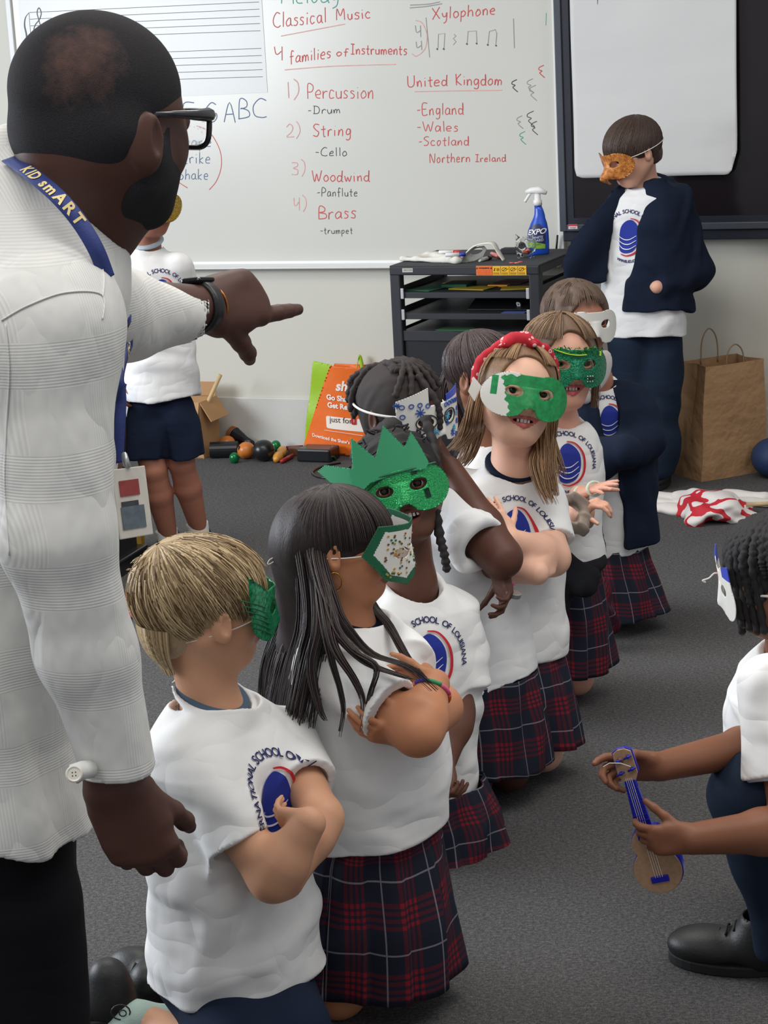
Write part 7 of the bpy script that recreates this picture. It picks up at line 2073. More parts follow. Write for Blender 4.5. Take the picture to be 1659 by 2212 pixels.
# ------------------------------------------------------------------ child in white mask and dark cardigan
def cardigan_child():
    f, X = yaw(.30, -.95)
    H = Head(at(1246, 694, 5.3), (.38, -.90, .0), (.03, 0, 1), .208)
    P = person('child in a plain white mask and dark cardigan kneeling at the far end', at_z(1325, 1385))
    sk, lp = skin_pair('cardigan_child', rgb(180, 128, 106), rgb(170, 92, 88))
    S = Sdf(); head_ops(S, H)
    nb = at(1282, 820, 5.35); S.add(f_cone(H.L(0, -.10, -.25), nb, .042, .048), .03)
    sr, sl = at(1235, 862, 5.4), at(1366, 872, 5.36)
    S.add(f_cone(nb, (sr + sl) / 2 - V(0, 0, .04), .045, .05), .03)
    S.add(f_cone(sr, sl, .034, .034), .02)
    under_skirt(S, at(1328, 1325, 5.33), X, f)
    build_body(S, H, P, sk, lp, V(.3, 4.9, 0.0), V(.95, 5.8, 1.25), hr=.0026, br=.006); face_bits(H, P, gaze=(-.1, .0))
    rg = [ring(1308, 1185, 5.35, .120, .105, f, X), ring(1308, 1080, 5.35, .116, .098, f, X), ring(1306, 960, 5.35, .118, .092, f, X), ring(1302, 880, 5.35, .112, .082, f, X), ring(1288, 830, 5.36, .058, .056, f, X)]
    T = make_shirt(P, rg, [], (at(1288, 830, 5.36), nrm(V(.1, -.3, 1)), .052), M_SHIRT, 99, .005, .004)
    emblem(T, at(1318, 912, 5.26), V(.95, .2, 0), V(0, 0, 1), nrm(V(.30, -.95, .05)), .78)
    # cardigan: open front
    er, wr_ = at(1262, 985, 5.2), at(1350, 975, 5.12); el, wl = at(1388, 960, 5.28), at(1300, 1000, 5.14)
    up = V(0, 0, 1)
    C_ = Sdf(); rg2 = [(r[0], r[1] + .020, r[2] + .020, r[3], r[4]) for r in rg[:4]] + [(rg[4][0], .085, .075, X, f)]
    C_.add(f_loft(rg2), .03)
    # the front opening follows the body
    op = at(1318, 850, 5.24); ob = at(1325, 1190, 5.24)
    C_.sub(f_loft([(ob - V(0, 0, .03), .040, .12, X, f), (at(1316, 1000, 5.24), .034, .12, X, f), (op + V(0, 0, .06), .034, .12, X, f)]), .005)
    for a, b, c in ((sr, er, wr_), (sl, el, wl)): C_.add(f_cone(a, b, .055, .052), .03); C_.add(f_cone(b, c, .052, .042), .02)
    c0 = rg[0][0]; C_.cut(f_plane(c0 + V(0, 0, .012), -up), .002)
    link('dark_cardigan', C_.mesh(V(.35, 4.95, .25), V(.95, 5.65, 1.05), .0048, folds(5, .8, .006, 9)), M_NAVYK, P)
    for s_, cx, cy in ((1, 1298, 800), (-1, 1262, 848)):
        S2 = Sdf(); S2.add(f_ell(at(cx, cy, 5.24), (.036 if s_ > 0 else .026, .012, .058 if s_ > 0 else .03), np.array([[.8, -.5, .3 * s_], [.5, .85, 0], [-.3 * s_, .1, .95]]))); c_ = at(cx, cy, 5.24)
        link('blouse_collar', S2.mesh(c_ - .09, c_ + .09, .0035, folds(3, .5, .003, 5)), plain('blouse_cotton', rgb(214, 208, 204), .85), P)
    skirt(P, [(at(1308, 1175, 5.35), .112, .10, X, f), (at(1318, 1250, 5.34), .125, .125, X, f), (at(1326, 1318, 5.33), .140, .142, X, f)], M_PLAID, 12, .014, seed=12)
    # trailing skirt corner
    S2 = Sdf(); S2.add(f_cone(at(1275, 1290, 5.14), at(1290, 1345, 5.12), .07, .055)); S2.add(f_cone(at(1290, 1345, 5.12), at(1268, 1362, 5.08), .05, .02), .03); S2.cut(f_plane(V(0, 0, .002), -up))
    c_ = at(1285, 1330, 5.12); me = S2.mesh(c_ - .2, c_ + .2, .005, folds(18, .6, .010, 8)); n = len(me.vertices); co = np.zeros(n * 3, np.float32); me.vertices.foreach_get('co', co); co = co.reshape(-1, 3)
    lay = me.uv_layers.new(name='UVMap'); li = np.zeros(len(me.loops), np.int32); me.loops.foreach_get('vertex_index', li); lay.data.foreach_set('uv', np.stack([co[:, 0] * .9 + co[:, 1] * .5, co[:, 2] - .6 * co[:, 1]], 1)[li].ravel().astype(np.float32))
    link('skirt_corner', me, M_PLAID, P)
    m1 = mat_hair('brown_wavy_hair', rgb(62, 48, 40), rgb(112, 90, 74), .5); cap = hair_cap(H, P, m1, .045, .50, -.14, (.35, .42, .55), -.40, 19, .003, .0035, .25)
    R = random.Random(2); ps = [flow(H, R.uniform(-3.1, 3.1), lambda x, y: (.25 if y > .4 else -.1), 1.08 + R.uniform(0, .05), -5, 9, R.uniform(50, 90), kend=1.10) for _ in range(380)]
    ps += lock((H.L(-.30, -.1, .0), H.L(-.36, -.12, -.35), H.L(-.42, -.05, -.60)), 90, (.012, .014), R, .8, .002)
    strands(cap, ps, [m1], .0015, .0004)
    mk, Pm = make_mask(H, P, [M_CARD], bend=1.25, y0=.51, hh=.012)
    p = Pm(.42, .02, 0); mb = MB(); mb.tube(smooth_path([p, p + H.X * .02 - H.Z * .002, p + H.X * .045 - H.Z * .010, p + H.X * .07 - H.Z * .018], 4), .0013, 5); mb.build('loose_string', M_STRING, mk, smooth=True)
cardigan_child()

# ------------------------------------------------------------------ boy in the open hoodie by the display
def hoodie_boy():
    f, X = yaw(-.50, -.87)
    Y0 = 7.05
    H = Head(at(1364, 328, Y0), (-.83, -.42, -.36), (-.22, -.1, .97), .222)
    P = person('boy in an open navy hoodie and orange beaked mask standing before the display', at_z(1405, 1040))
    sk, lp = skin_pair('hoodie_boy', rgb(228, 180, 156), rgb(206, 120, 120))
    S = Sdf(); head_ops(S, H)
    nb = at(1395, 412, Y0 + .03); S.add(f_cone(H.L(0, -.14, -.25), nb, .042, .048), .03)
    S.add(f_cone(nb, nb - V(0, 0, .3), .05, .07), .03)
    wl = at(1420, 620, Y0 - .135); hd = wl + V(-.05, .09, -.05)
    S.add(f_cone(nb - V(0, 0, .04), at(1460, 450, Y0), .04, .034), .02); S.add(f_cone(at(1460, 450, Y0), at(1492, 585, Y0 - .03), .034, .03), .02); S.add(f_cone(at(1492, 585, Y0 - .03), wl, .03, .024), .01)
    hand_ops(S, wl, hd - wl, V(0, .8, .1), 1, .13, (.3, .3, .3, .3), .3)
    build_body(S, H, P, sk, lp, V(.6, 6.6, .6), V(1.35, 7.5, 1.5), hr=.003, br=.006); face_bits(H, P)
    rg = [ring(1390, 722, Y0, .152, .118, f, X), ring(1386, 640, Y0, .140, .110, f, X), ring(1384, 540, Y0, .132, .100, f, X), ring(1386, 460, Y0, .140, .096, f, X), ring(1390, 425, Y0, .125, .080, f, X), ring(1390, 402, Y0 + .01, .058, .056, f, X)]
    T = make_shirt(P, rg, [], (at(1388, 402, Y0), nrm(V(-.15, -.3, 1)), .052), M_SHIRT2, 111, .005, .0045, nf=9)
    emblem(T, at(1352, 512, Y0 - .11), V(.87, -.5, 0), V(.03, 0, 1), nrm(V(-.42, -.9, .0)), 1.02)
    ct = at(1392, 398, Y0 + .01); n_ = nrm(V(-.25, -.25, 1)); e1 = nrm(np.cross(n_, V(0, 1, 0))); e2 = np.cross(n_, e1)
    mb = MB(); mb.tube([ct + (e1 * math.cos(a) + e2 * math.sin(a)) * .052 for a in np.linspace(0, 6.283, 33)[:-1]], .014, 8, closed=True, flat=.45); mb.build('polo_collar', M_LBLUE, P, smooth=True)
    # hoodie
    up = V(0, 0, 1); G = Sdf()
    rg2 = [(at(1392, 668, Y0), .168, .130, X, f), (at(1392, 560, Y0), .158, .124, X, f), (at(1392, 470, Y0 + .01), .156, .114, X, f), (at(1394, 418, Y0 + .02), .135, .098, X, f), (at(1396, 392, Y0 + .03), .080, .078, X, f)]
    G.add(f_loft(rg2), .03)
    G.add(f_cone(at(1396, 392, Y0 + .07), at(1425, 400, Y0 + .06), .050, .045), .03)            # hood
    G.add(f_cone(at(1462, 440, Y0 + .0), at(1502, 585, Y0 - .02), .068, .058), .03); G.add(f_cone(at(1502, 585, Y0 - .02), at(1432, 622, Y0 - .12), .056, .042), .02)
    # opening: wide toward the viewer's left
    n1 = nrm(V(-.93, -.30, .20))
    G.sub(f_box(at(1306, 545, Y0 - .10), (.105, .24, .42), np.stack([nrm(V(.98, 0, -.20)), V(0, 1, 0), nrm(V(.20, 0, .98))], 1), .01), .01)
    G.cut(f_plane(at(1390, 686, Y0), -nrm(V(.12, -.1, 1))), .003)
    link('hoodie', G.mesh(V(.72, 6.65, .55), V(1.45, 7.45, 1.45), .0045, folds(31, .8, .0075, 9)), M_NAVYK, P)
    # the flap held out by the pocketed hand
    poly = [(1345, 398), (1325, 408), (1300, 440), (1250, 500), (1216, 556), (1213, 585), (1218, 604), (1260, 610), (1303, 610), (1312, 570), (1318, 520), (1328, 470), (1345, 430)]
    o_ = at(1300, 520, Y0 - .02); nn = nrm(V(.12, -1, .05)); ux = nrm(np.cross(V(0, 0, 1), nn) * -1); uz = np.cross(nn, ux); uz = uz if uz[2] > 0 else -uz
    pp = []
    for a, b in poly: q = at_plane(a, b, o_, nn) - o_; pp.append((float(q @ ux), float(q @ uz)))
    q, fs = sheet_grid(lambda x, z: d_poly(x, z, [tuple(p_[:2]) for p_ in smooth_path([V(a, b, 0) for a, b in pp], 3, True)]), -.3, .3, -.3, .35, .010)
    mb = MB(); mb.add([o_ + ux * x + uz * z + nn * (.014 * math.sin(22 * x + 8 * z) + .010 * math.sin(31 * (x + z)) + .015) for x, z in q], fs)
    mb.build('hoodie_flap', M_NAVYK, P, smooth=True, solid=.028, subsurf=1)
    # trousers
    T2 = Sdf(); T2.add(f_cone(at(1362, 735, Y0), at(1372, 880, Y0 + .02), .088, .074)); T2.add(f_cone(at(1372, 880, Y0 + .02), at(1378, 1000, Y0 + .05), .074, .070), .02)
    T2.add(f_cone(at(1420, 735, Y0), at(1425, 880, Y0 - .02), .090, .076), .02); T2.add(f_cone(at(1425, 880, Y0 - .02), at(1418, 1012, Y0 - .01), .076, .070), .02)
    T2.cut(f_plane(V(0, 0, .045), -up))
    link('navy_trousers', T2.mesh(V(.75, 6.8, 0), V(1.35, 7.4, .85), .006, folds(41, 1.0, .008, 8)), M_JEAN, P)
    for (hx, hy, tx, ty) in ((1385, 1018, 1368, 1052), (1428, 1030, 1412, 1062)): shoe(P, at_z(hx, hy, 0), at_z(tx, ty, 0), up, .045, res=.005)
    m1 = mat_hair('short_brown_hair', rgb(44, 32, 28), rgb(92, 72, 62), .42); cap = hair_cap(H, P, m1, .035, .54, -.22, (.44, .36, .42), -.30, 23, .0015, .0035, .3)
    R = random.Random(2)
    ps = []
    for _ in range(900):
        j = R.uniform(-.07, .07); ps.append(flow(H, R.uniform(-3.1, 3.1), lambda x, y: ((.16 if y > .4 else (.02 if y > -.15 else -.24)) + j), 1.07 + R.uniform(0, .04), 28, 9, R.uniform(50, 88), .15, kend=1.09))
    strands(cap, ps, [m1], .0017, .0005)
    M_OM = mat_foil('orange_painted_mask', rgb(150, 82, 36), rgb(214, 140, 66), 90, .4, .1)
    def yb(x, z): return .16 * math.exp(-(x / .10) ** 2 - ((z + .16) / .10) ** 2)
    def ob(x, z): return np.minimum(d_mask(x, z, .42), d_poly(x, z, [(-.10, .0), (.10, .0), (.035, -.30), (-.035, -.30)]))
    mk, Pm = make_mask(H, P, [M_OM], ob, bend=1.3, y0=.51, hh=.012, yfn=yb)
    band_string(H, mk, .03, .0, 1.12, a0=.8, r=.0016)
hoodie_boy()

# ------------------------------------------------------------------ boy in shorts standing behind the man
def shorts_boy():
    f, X = yaw(.20, -.97); Y0 = 6.3; up = V(0, 0, 1)
    H = Head(at(322, 432, Y0), (.32, -.93, -.18), (0, 0, 1), .212)
    P = person('boy in navy shorts and a gold glitter mask standing behind the pointing man', at_z(395, 1200))
    sk, lp = skin_pair('shorts_boy', rgb(170, 118, 98), rgb(176, 96, 96))
    S = Sdf(); head_ops(S, H)
    nb = at(312, 545, Y0 + .03); S.add(f_cone(H.L(0, -.10, -.25), nb, .042, .048), .03); S.add(f_cone(nb, nb - V(0, 0, .3), .05, .07), .03)
    sr, sl = at(245, 590, Y0), at(382, 575, Y0)
    arm_ops(S, sr, at(225, 700, Y0 + .02), at(255, 810, Y0 - .03), .04, .033, .024); arm_ops(S, sl, at(385, 690, Y0 + .14), at(350, 700, Y0 + .2), .038, .033, .024)
    hand_ops(S, at(255, 810, Y0 - .03), V(.05, 0, -1), V(.8, .2, 0), 1, .13)
    # legs
    for hx, hy, kx, ky, ax, ay, d_ in ((318, 930, 332, 1015, 366, 1165, .0), (385, 920, 392, 1000, 432, 1150, .02)):
        hp, kn, an = at(hx, hy, Y0), at(kx, ky, Y0 - .03 + d_), at(ax, ay, Y0 + .05 + d_)
        S.add(f_cone(hp, kn, .058, .044), .006); S.add(f_cone(kn, kn + (an - kn) * .35, .042, .045), .01); S.add(f_cone(kn + (an - kn) * .35, an, .045, .028), .01); S.add(f_cone(an, an - V(0, 0, .05), .028, .028), .01)
    build_body(S, H, P, sk, lp, V(-1.15, 5.9, 0.0), V(-.35, 6.75, 1.5), hr=.003, br=.006)
    rg = [ring(348, 860, Y0, .128, .110, f, X), ring(342, 760, Y0, .118, .095, f, X), ring(322, 650, Y0, .118, .090, f, X), ring(316, 590, Y0, .120, .082, f, X), ring(312, 530, Y0 + .02, .060, .056, f, X)]
    T = make_shirt(P, rg, [(sr, at(232, 680, Y0 + .01), .050, .052), (sl, at(398, 660, Y0 + .06), .050, .052)], (at(312, 532, Y0 + .02), nrm(V(.05, -.35, 1)), .052), M_SHIRT2, 121, .005, .0048, nf=9)
    emblem(T, at(348, 640, Y0 - .08), V(.97, .2, 0), V(0, 0, 1), nrm(V(.20, -.97, .05)), .95)
    ct = at(312, 520, Y0 + .02); n_ = nrm(V(.0, -.4, 1)); e1 = nrm(np.cross(n_, V(0, 1, 0))); e2 = np.cross(n_, e1)
    mb = MB(); mb.tube([ct + (e1 * math.cos(a) + e2 * math.sin(a)) * .050 for a in np.linspace(0, 6.283, 33)[:-1]], .013, 8, closed=True, flat=.5); mb.build('polo_collar', M_LBLUE, P, smooth=True)
    T2 = Sdf(); T2.add(f_cone(at(332, 885, Y0), at(324, 1010, Y0 - .01), .080, .074)); T2.add(f_cone(at(372, 885, Y0), at(396, 990, Y0), .080, .072), .008)
    T2.cut(f_plane(at(350, 985, Y0 - .03), V(-.05, 0, -1)), .003); T2.sub(f_cone(at(357, 915, Y0 - .085), at(360, 1015, Y0 - .07), .004, .030), .012); T2.sub(f_cone(at(358, 960, Y0 - .02), at(360, 1015, Y0 - .02), .004, .022), .01)
    link('navy_shorts', T2.mesh(V(-1.1, 6.0, .2), V(-.4, 6.6, .8), .005, folds(51, .9, .006, 8)), M_NAVY, P)
    for (ax, ay, tx, ty, d_) in ((366, 1165, 330, 1225, .0), (432, 1150, 420, 1205, .02)):
        an = at(ax, ay, Y0 + .05 + d_); s3 = Sdf(); s3.add(f_cone(an + V(-.008, 0, .035), an - V(0, 0, .04), .038, .034)); s3.cut(f_plane(an + V(-.008, 0, .035), V(-.1, 0, 1)), .002)
        so = link('crew_sock', s3.mesh(an - .1, an + .1, .0035), M_SOCK, P)
        q = an + V(.004, -.037, -.008); mb = MB(); mb.tube(smooth_path([q + V(-.016, .004, .004), q + V(-.008, 0, -.004), q + V(.006, 0, -.001), q + V(.020, .006, .008)], 4), [.0014, .002, .003, .003, .003, .0026, .002, .002, .0016, .0012, .001, .0008, .0006][:13], 5); mb.build('sock_mark', M_KPEN, so)
        hl = an.copy(); hl[2] = 0; d3 = nrm(V(.2, -1, 0)); shoe(P, hl - d3 * .05, hl + d3 * .14, up, .042, res=.005)
    m1 = mat_hair('boy_dark_hair', rgb(34, 26, 22), rgb(74, 58, 48)); hair_cap(H, P, m1, .035, .54, -.2, (.42, .34, .42), -.30, 24, .002, .004, .3)
    M_GM = mat_foil('gold_glitter', rgb(140, 80, 30), rgb(214, 190, 70), 260, .3, .4)
    make_mask(H, P, [M_GM], bend=1.25, y0=.51, hh=.014)
    # conference badge clip hanging near the shorts
shorts_boy()

# ------------------------------------------------------------------ the man pointing
def guayabera():
    t = NT('white_woven_shirt'); co = t.coord(); sp = t.node('ShaderNodeSeparateXYZ'); t.link(co, sp.inputs[0])
    z = sp.outputs[2]; a = t.math('ADD', t.math('MULTIPLY', sp.outputs[0], .8), t.math('MULTIPLY', sp.outputs[1], .6))
    hz = t.math('SINE', t.math('MULTIPLY', z, 1900)); vt = t.math('SINE', t.math('MULTIPLY', a, 1900))
    bz = t.math('GREATER_THAN', t.math('SINE', t.math('ADD', t.math('MULTIPLY', z, 52), t.math('MULTIPLY', t.noise(co, 4, 1), 1.5))), .25)
    bv = t.math('GREATER_THAN', t.math('SINE', t.math('MULTIPLY', a, 58)), .35)
    m = t.math('ADD', t.math('MULTIPLY', hz, bz), t.math('MULTIPLY', vt, t.math('MULTIPLY', bv, t.math('SUBTRACT', 1, bz))))
    col = t.mix(t.math('MULTIPLY', t.math('ADD', m, 1), .5), (.66, .66, .635), (.76, .76, .735))
    n1 = t.noise(t.coord('Object', (1, 1, .5)), 11, 3, .5)
    t.bump(t.math('ADD', t.math('MULTIPLY', m, .006), t.math('ABSOLUTE', t.math('SUBTRACT', n1, .5))), .5, .03)
    return t.set(col, .85, spec=.15)

def man():
    up = V(0, 0, 1)
    f, X = yaw(.95, .30)
    H = Head(at(226, 254, 2.25), (.57, .81, -.12), (.05, 0, 1), .229)
    P = person('man in a white woven shirt and lanyard pointing to the right, seen from behind', V(-.40, 2.25, 0))
    sk, lp = skin_pair('man', rgb(84, 56, 48), rgb(78, 46, 42))
    S = Sdf(); head_ops(S, H, jaw=1.1, ear=(-.06, -.09))
    nb = at(98, 560, 2.30)
    S.add(f_cone(H.L(0, -.16, -.18), at(150, 470, 2.27), .070, .072), .04); S.add(f_cone(at(150, 470, 2.27), nb, .070, .060), .04)
    S.add(f_cone(nb, nb - V(0, 0, .25), .06, .07), .04)
    S.add(f_cone(nb - V(0, 0, .03), at(122, 720, 2.10), .05, .04), .02); S.add(f_cone(nb - V(0, 0, .03), at(150, 660, 2.46), .05, .045), .02)
    sr, er, wr_ = at(122, 720, 2.10), at(132, 1160, 2.06), at(240, 1690, 2.07)
    S.add(f_cone(sr, er, .04, .036), .02); S.add(f_cone(er, er + (wr_ - er) * .35, .036, .036), .02); S.add(f_cone(er + (wr_ - er) * .35, wr_, .036, .030), .02)
    hand_ops(S, wr_, V(.33, .02, -.94), V(-.1, 1, 0), 1, .188, (.60, .66, .74, .82), .7, .015, .5, 1.26)
    # left arm reaching to the right
    sl, el, wl = at(150, 660, 2.46), at(268, 668, 2.60), at(436, 664, 2.74)
    S.add(f_cone(sl, el, .048, .042), .02); S.add(f_cone(el, wl, .042, .031), .02)
    D = nrm(V(.70, .70, .03))
    hand_ops(S, wl, D, V(-.66, .70, -.30), -1, .200, (.04, 1.30, 1.36, 1.40), .5, .02, 1.0, 1.30)
    b = build_body(S, H, P, sk, lp, V(-.75, 1.85, .45), V(.02, 3.0, 1.55), hr=.0024, br=.0032)
    face_bits(H, P)
    # shirt
    rg = [ring(-70, 1690, 2.30, .205, .126, f, X, .30), ring(-50, 1500, 2.30, .190, .120, f, X), ring(-15, 1180, 2.30, .180, .120, f, X), ring(12, 900, 2.30, .182, .120, f, X), ring(30, 720, 2.30, .185, .114, f, X),
          ring(62, 590, 2.29, .135, .088, f, X), ring(86, 525, 2.28, .080, .066, f, X)]
    GM = guayabera()
    S2 = Sdf()
    b1 = at(250, 1662, 2.07); d1 = nrm(b1 - er)
    S2.add(f_cone(sr + V(-.005, 0, .0), er, .069, .061), .02); S2.add(f_cone(er, er + (b1 - er) * .5, .061, .052), .02); S2.add(f_sleeve(er + (b1 - er) * .5, b1, .052, .037, .86), .02)
    b2 = at(416, 684, 2.72); d2 = nrm(b2 - el)
    S2.add(f_cone(at(190, 660, 2.46), el + V(0, 0, -.006), .060, .054), .02); S2.add(f_sleeve(el + V(0, 0, -.006), b2, .054, .040, .84), .02)
    S2.add(f_loft(rg), .022); S2.add(f_cone(at(-70, 640, 2.32), at(28, 440, 2.28), .13, .085), .05); S2.add(f_cone(at(62, 600, 2.22), sr + V(-.01, 0, .0), .095, .066), .05); S2.add(f_cone(at(70, 600, 2.28), at(105, 570, 2.25), .105, .075), .04)
    # neck opening: high at the back, low in front
    nc = at(124, 468, 2.26); nn = nrm(V(.72, .12, .66))
    S2.sub(f_cone(nc - nn * .05, nc + nn * .12, .080, .105), .006); S2.add(f_torus(nc + nn * .0, nn, .085, .0055), .005)
    S2.add(f_torus(nc + nn * .012, nn, .086, .005), .004)
    c0, rx, ry, sx, fy = rg[0]; ax = up
    S2.sub(f_loft([(np.asarray(c0) - ax * .02, rx * .93, ry * .93, sx, fy), (np.asarray(c0) + ax * .05, rx * .92, ry * .92, sx, fy)]), .003)
    fo = folds(61, 1.3, .0052, 8, (1, 1, .45)); fo2 = folds(62, .7, .0012, 6)
    sh = link('woven_shirt', S2.mesh(V(-.78, 1.88, .55), V(.02, 2.85, 1.60), .0040, lambda p: fo(p) + fo2(p)), GM, P)
    # seams of the yoke and the armhole, laid on the cloth
    me = sh.data; bv = BVHTree.FromPolygons([v.co for v in me.vertices], [tuple(p.vertices) for p in me.polygons])
    def on(px, py, e=.0012):
        d = nrm(ray(px, py)); h_ = bv.ray_cast(Vector(CAM), Vector(d), 6)
        return np.array(h_[0]) - d * e if h_[0] is not None else None
    for ln in ([(3, 692), (60, 660), (140, 632), (219, 636), (222, 690)], [(12, 700), (20, 800), (14, 920), (10, 1050), (20, 1200)], [(222, 640), (225, 600), (216, 560)]):
        q = [on(a, b_) for a, b_ in [tuple(p_[:2]) for p_ in smooth_path([V(a, b_, 0) for a, b_ in ln], 8)]]; q = [p_ for p_ in q if p_ is not None]
        if len(q) > 3: mb = MB(); mb.tube(q, .0010, 6); mb.build('seam', GM, sh, smooth=True)
    # cuff band and its button tab
    S5 = Sdf(); S5.add(f_torus(b1 - d1 * .003, d1, .0365, .0022)); S5.add(f_torus(b1 - d1 * .040, d1, .0375, .0018))
    link('cuff_seam', S5.mesh(b1 - .07, b1 + .07, .0018), GM, sh)
    tp = [at(196, 1662, 2.03), at(178, 1664, 2.02), at(160, 1672, 2.02)]
    mb = MB(); mb.tube(tp, [.011, .012, .013], 10, flat=.9, up=V(0, 0, 1)); tb = mb.build('cuff_tab', GM, sh, smooth=True)
    n_ = nrm(CAM - tp[2]); c_ = tp[2] + n_ * .012
    mb = MB(); mb.lathe(c_, [(.0092, 0), (.0095, .002), (.008, .0032), (.0062, .0024), (.003, .0024)], n_, 28); bt = mb.build('button', plain('cream_button', rgb(226, 222, 210), .3), tb, smooth=False)
    mb = MB(); e1 = nrm(np.cross(n_, up)); e2 = np.cross(n_, e1)
    for a, b_ in ((1, 1), (1, -1), (-1, 1), (-1, -1)): mb.lathe(c_ + e1 * a * .0018 + e2 * b_ * .0018 + n_ * .0020, [(.0008, 0), (.0007, .0008)], n_, 8)
    mb.build('button_holes', M_KPEN, bt)
    # open collar seen beside the lanyard
    S6 = Sdf(); S6.add(f_cone(at(222, 556, 2.20), at(246, 596, 2.24), .012, .010)); c_ = at(234, 576, 2.22)
    link('collar_point', S6.mesh(c_ - .05, c_ + .05, .0025), plain('grey_collar_lining', rgb(140, 142, 140), .8), P)
    # trousers
    T2 = Sdf()
    T2.add(f_loft([(at(-35, 1980, 2.31), .155, .112, X, f), (at(-35, 1650, 2.31), .150, .104, X, f)]), .03)
    rl = at(40, 1960, 2.21); r2 = rl.copy(); r2[2] = .05; T2.add(f_cone(rl, r2 + V(-.01, 0, 0), .082, .062), .03)
    ll = at(0, 1960, 2.44); l2 = ll.copy(); l2[2] = .05; T2.add(f_cone(ll, l2, .085, .066), .03)
    T2.cut(f_plane(V(0, 0, .04), -up)); lo = np.minimum(r2, ll) + V(-.3, -.25, -.1); lo[2] = 0
    link('black_trousers', T2.mesh(lo, V(-.12, 2.75, .95), .006, folds(71, 1.6, .006, 6, (1, 1, .3))), M_BLACKC, P)
    for q in (r2, l2):
        hl = q.copy(); hl[2] = 0; shoe(P, hl - f * .06, hl + f * .22, up, .048, res=.005)
    # short hair, thinner at the crown, and beard
    def hmat(name, thin):
        t = NT(name); co = t.coord()
        n2 = t.noise(co, 700, 2, .7); c = t.mix(n2, (.008, .008, .010), (.045, .042, .046))
        if thin is not None:
            vm = t.node('ShaderNodeVectorMath', operation='DISTANCE'); t.link(co, vm.inputs[0]); vm.inputs[1].default_value = tuple(thin)
            g = t.math('SUBTRACT', 1, t.math('MULTIPLY', vm.outputs['Value'], 1 / .060))
            k = t.math('ADD', g, t.math('MULTIPLY', t.math('SUBTRACT', t.noise(co, 45, 4, .7), .5), 1.6)); kk = t.node('ShaderNodeClamp'); t.link(k, kk.inputs[0])
            c = t.mix(t.math('MULTIPLY', kk.outputs[0], .7), c, rgb(112, 84, 76))
        t.bump(n2, .5, .002); return t.set(c, .85, spec=.15)
    # scalp hair: a rough thin cap
    thin = H.L(.02, -.38, .40) + (CAM - H.C) * 0.0
    hc = hair_cap(H, P, hmat('short_black_hair', at(178, 112, 2.13)), .014, .60, -.16, (.42, .37, .48), -.34, 25, 0, .0022, .3, name='short_hair', low=(.6, .17, .25), extra=lambda S_: S_.add(f_ell(H.L(0, -.18, -.07), np.array((.385, .30, .29)) * H.h, H.R), .05 * H.h))
    B = Sdf(); h = H.h
    B.add(f_ell(H.L(0, .10, -.20), np.array((.325, .325, .325)) * h, H.R)); B.add(f_cone(H.L(0, .28, -.39), H.L(0, .25, -.37), .135 * h, .15 * h), .1 * h)
    for sx in (1, -1): B.add(f_cone(H.L(sx * .285, -.02, -.20), H.L(sx * .13, .20, -.42), .098 * h, .11 * h), .1 * h); B.add(f_cone(H.L(sx * .335, .07, .02), H.L(sx * .30, .04, -.20), .030 * h, .06 * h), .06 * h)
    for sx in (1, -1): B.sub(f_ell(H.L(sx * .20, .36, -.02), np.array((.20, .26, .20)) * h, H.R), .05 * h)
    B.sub(f_ell(H.L(0, .50, -.08), np.array((.12, .2, .16)) * h, H.R), .03 * h); B.sub(f_ell(H.L(0, .47, -.27), np.array((.12, .12, .035)) * h, H.R), .02 * h)
    B.add(f_ell(H.L(0, .02, -.28), np.array((.335, .34, .26)) * h, H.R), .05 * h); B.add(f_cone(H.L(.335, -.04, -.12), H.L(.26, -.04, -.30), .055 * h, .10 * h), .08 * h); B.cut(f_plane(H.L(0, -.20, -.3), -nrm(H.Y + H.Z * .55)), .05 * h); B.cut(f_plane(H.L(0, 0, -.02), H.Z), .03 * h)
    link('beard', B.mesh(H.C - .2, H.C + .2, .0026), hmat('black_beard', None), P)
    # glasses
    g = thing('glasses', 'x', 'x', H.C); bpy.data.objects.remove(g)
    M_GL = plain('glossy_dark_frame', rgb(38, 38, 44), .18, var=.03)
    mb = MB()
    for sx in (1, -1):
        w, hh_ = .145, .085; c = (sx * .185, -.02)
        pts = [(c[0] + w * math.copysign(abs(math.cos(a)) ** .55, math.cos(a)), c[1] + hh_ * math.copysign(abs(math.sin(a)) ** .6, math.sin(a)) * (1.0 if math.sin(a) > 0 else 1.15)) for a in np.linspace(0, 6.283, 37)[:-1]]
        mb.tube([H.L(x, .45 - .35 * x * x, z) for x, z in pts], .0033, 8, closed=True)
    mb.tube([H.L(-.04, .475, .03), H.L(0, .485, .04), H.L(.04, .475, .03)], .0035, 8)
    fr = mb.build('glasses_frame', M_GL, P, smooth=True)
    for sx in (1, -1):
        mb = MB(); mb.tube([H.L(sx * .322, .425, .045), H.L(sx * .35, .38, .045), H.L(sx * .375, .24, .035), H.L(sx * .385, .06, .03), H.L(sx * .385, -.06, .02), H.L(sx * .385, -.12, -.05)], [.0070, .0080, .0060, .0036, .0032, .0026], 8, flat=1.0, up=H.Z); mb.build('temple_arm', M_GL, fr, smooth=True)
        ins_ = lambda x, z: (np.abs(x / .14) ** 3 + np.abs(z / .08) ** 3) ** (1 / 3) * .08 - .08
        q, fs = sheet_grid(ins_, -.2, .2, -.15, .15, .03); mb = MB(); mb.add([H.L(sx * .185 + x, .468 - .35 * (sx * .185 + x) ** 2, z - .02) for x, z in q], fs); mb.build('lens', M_CLR, fr, solid=.0012)
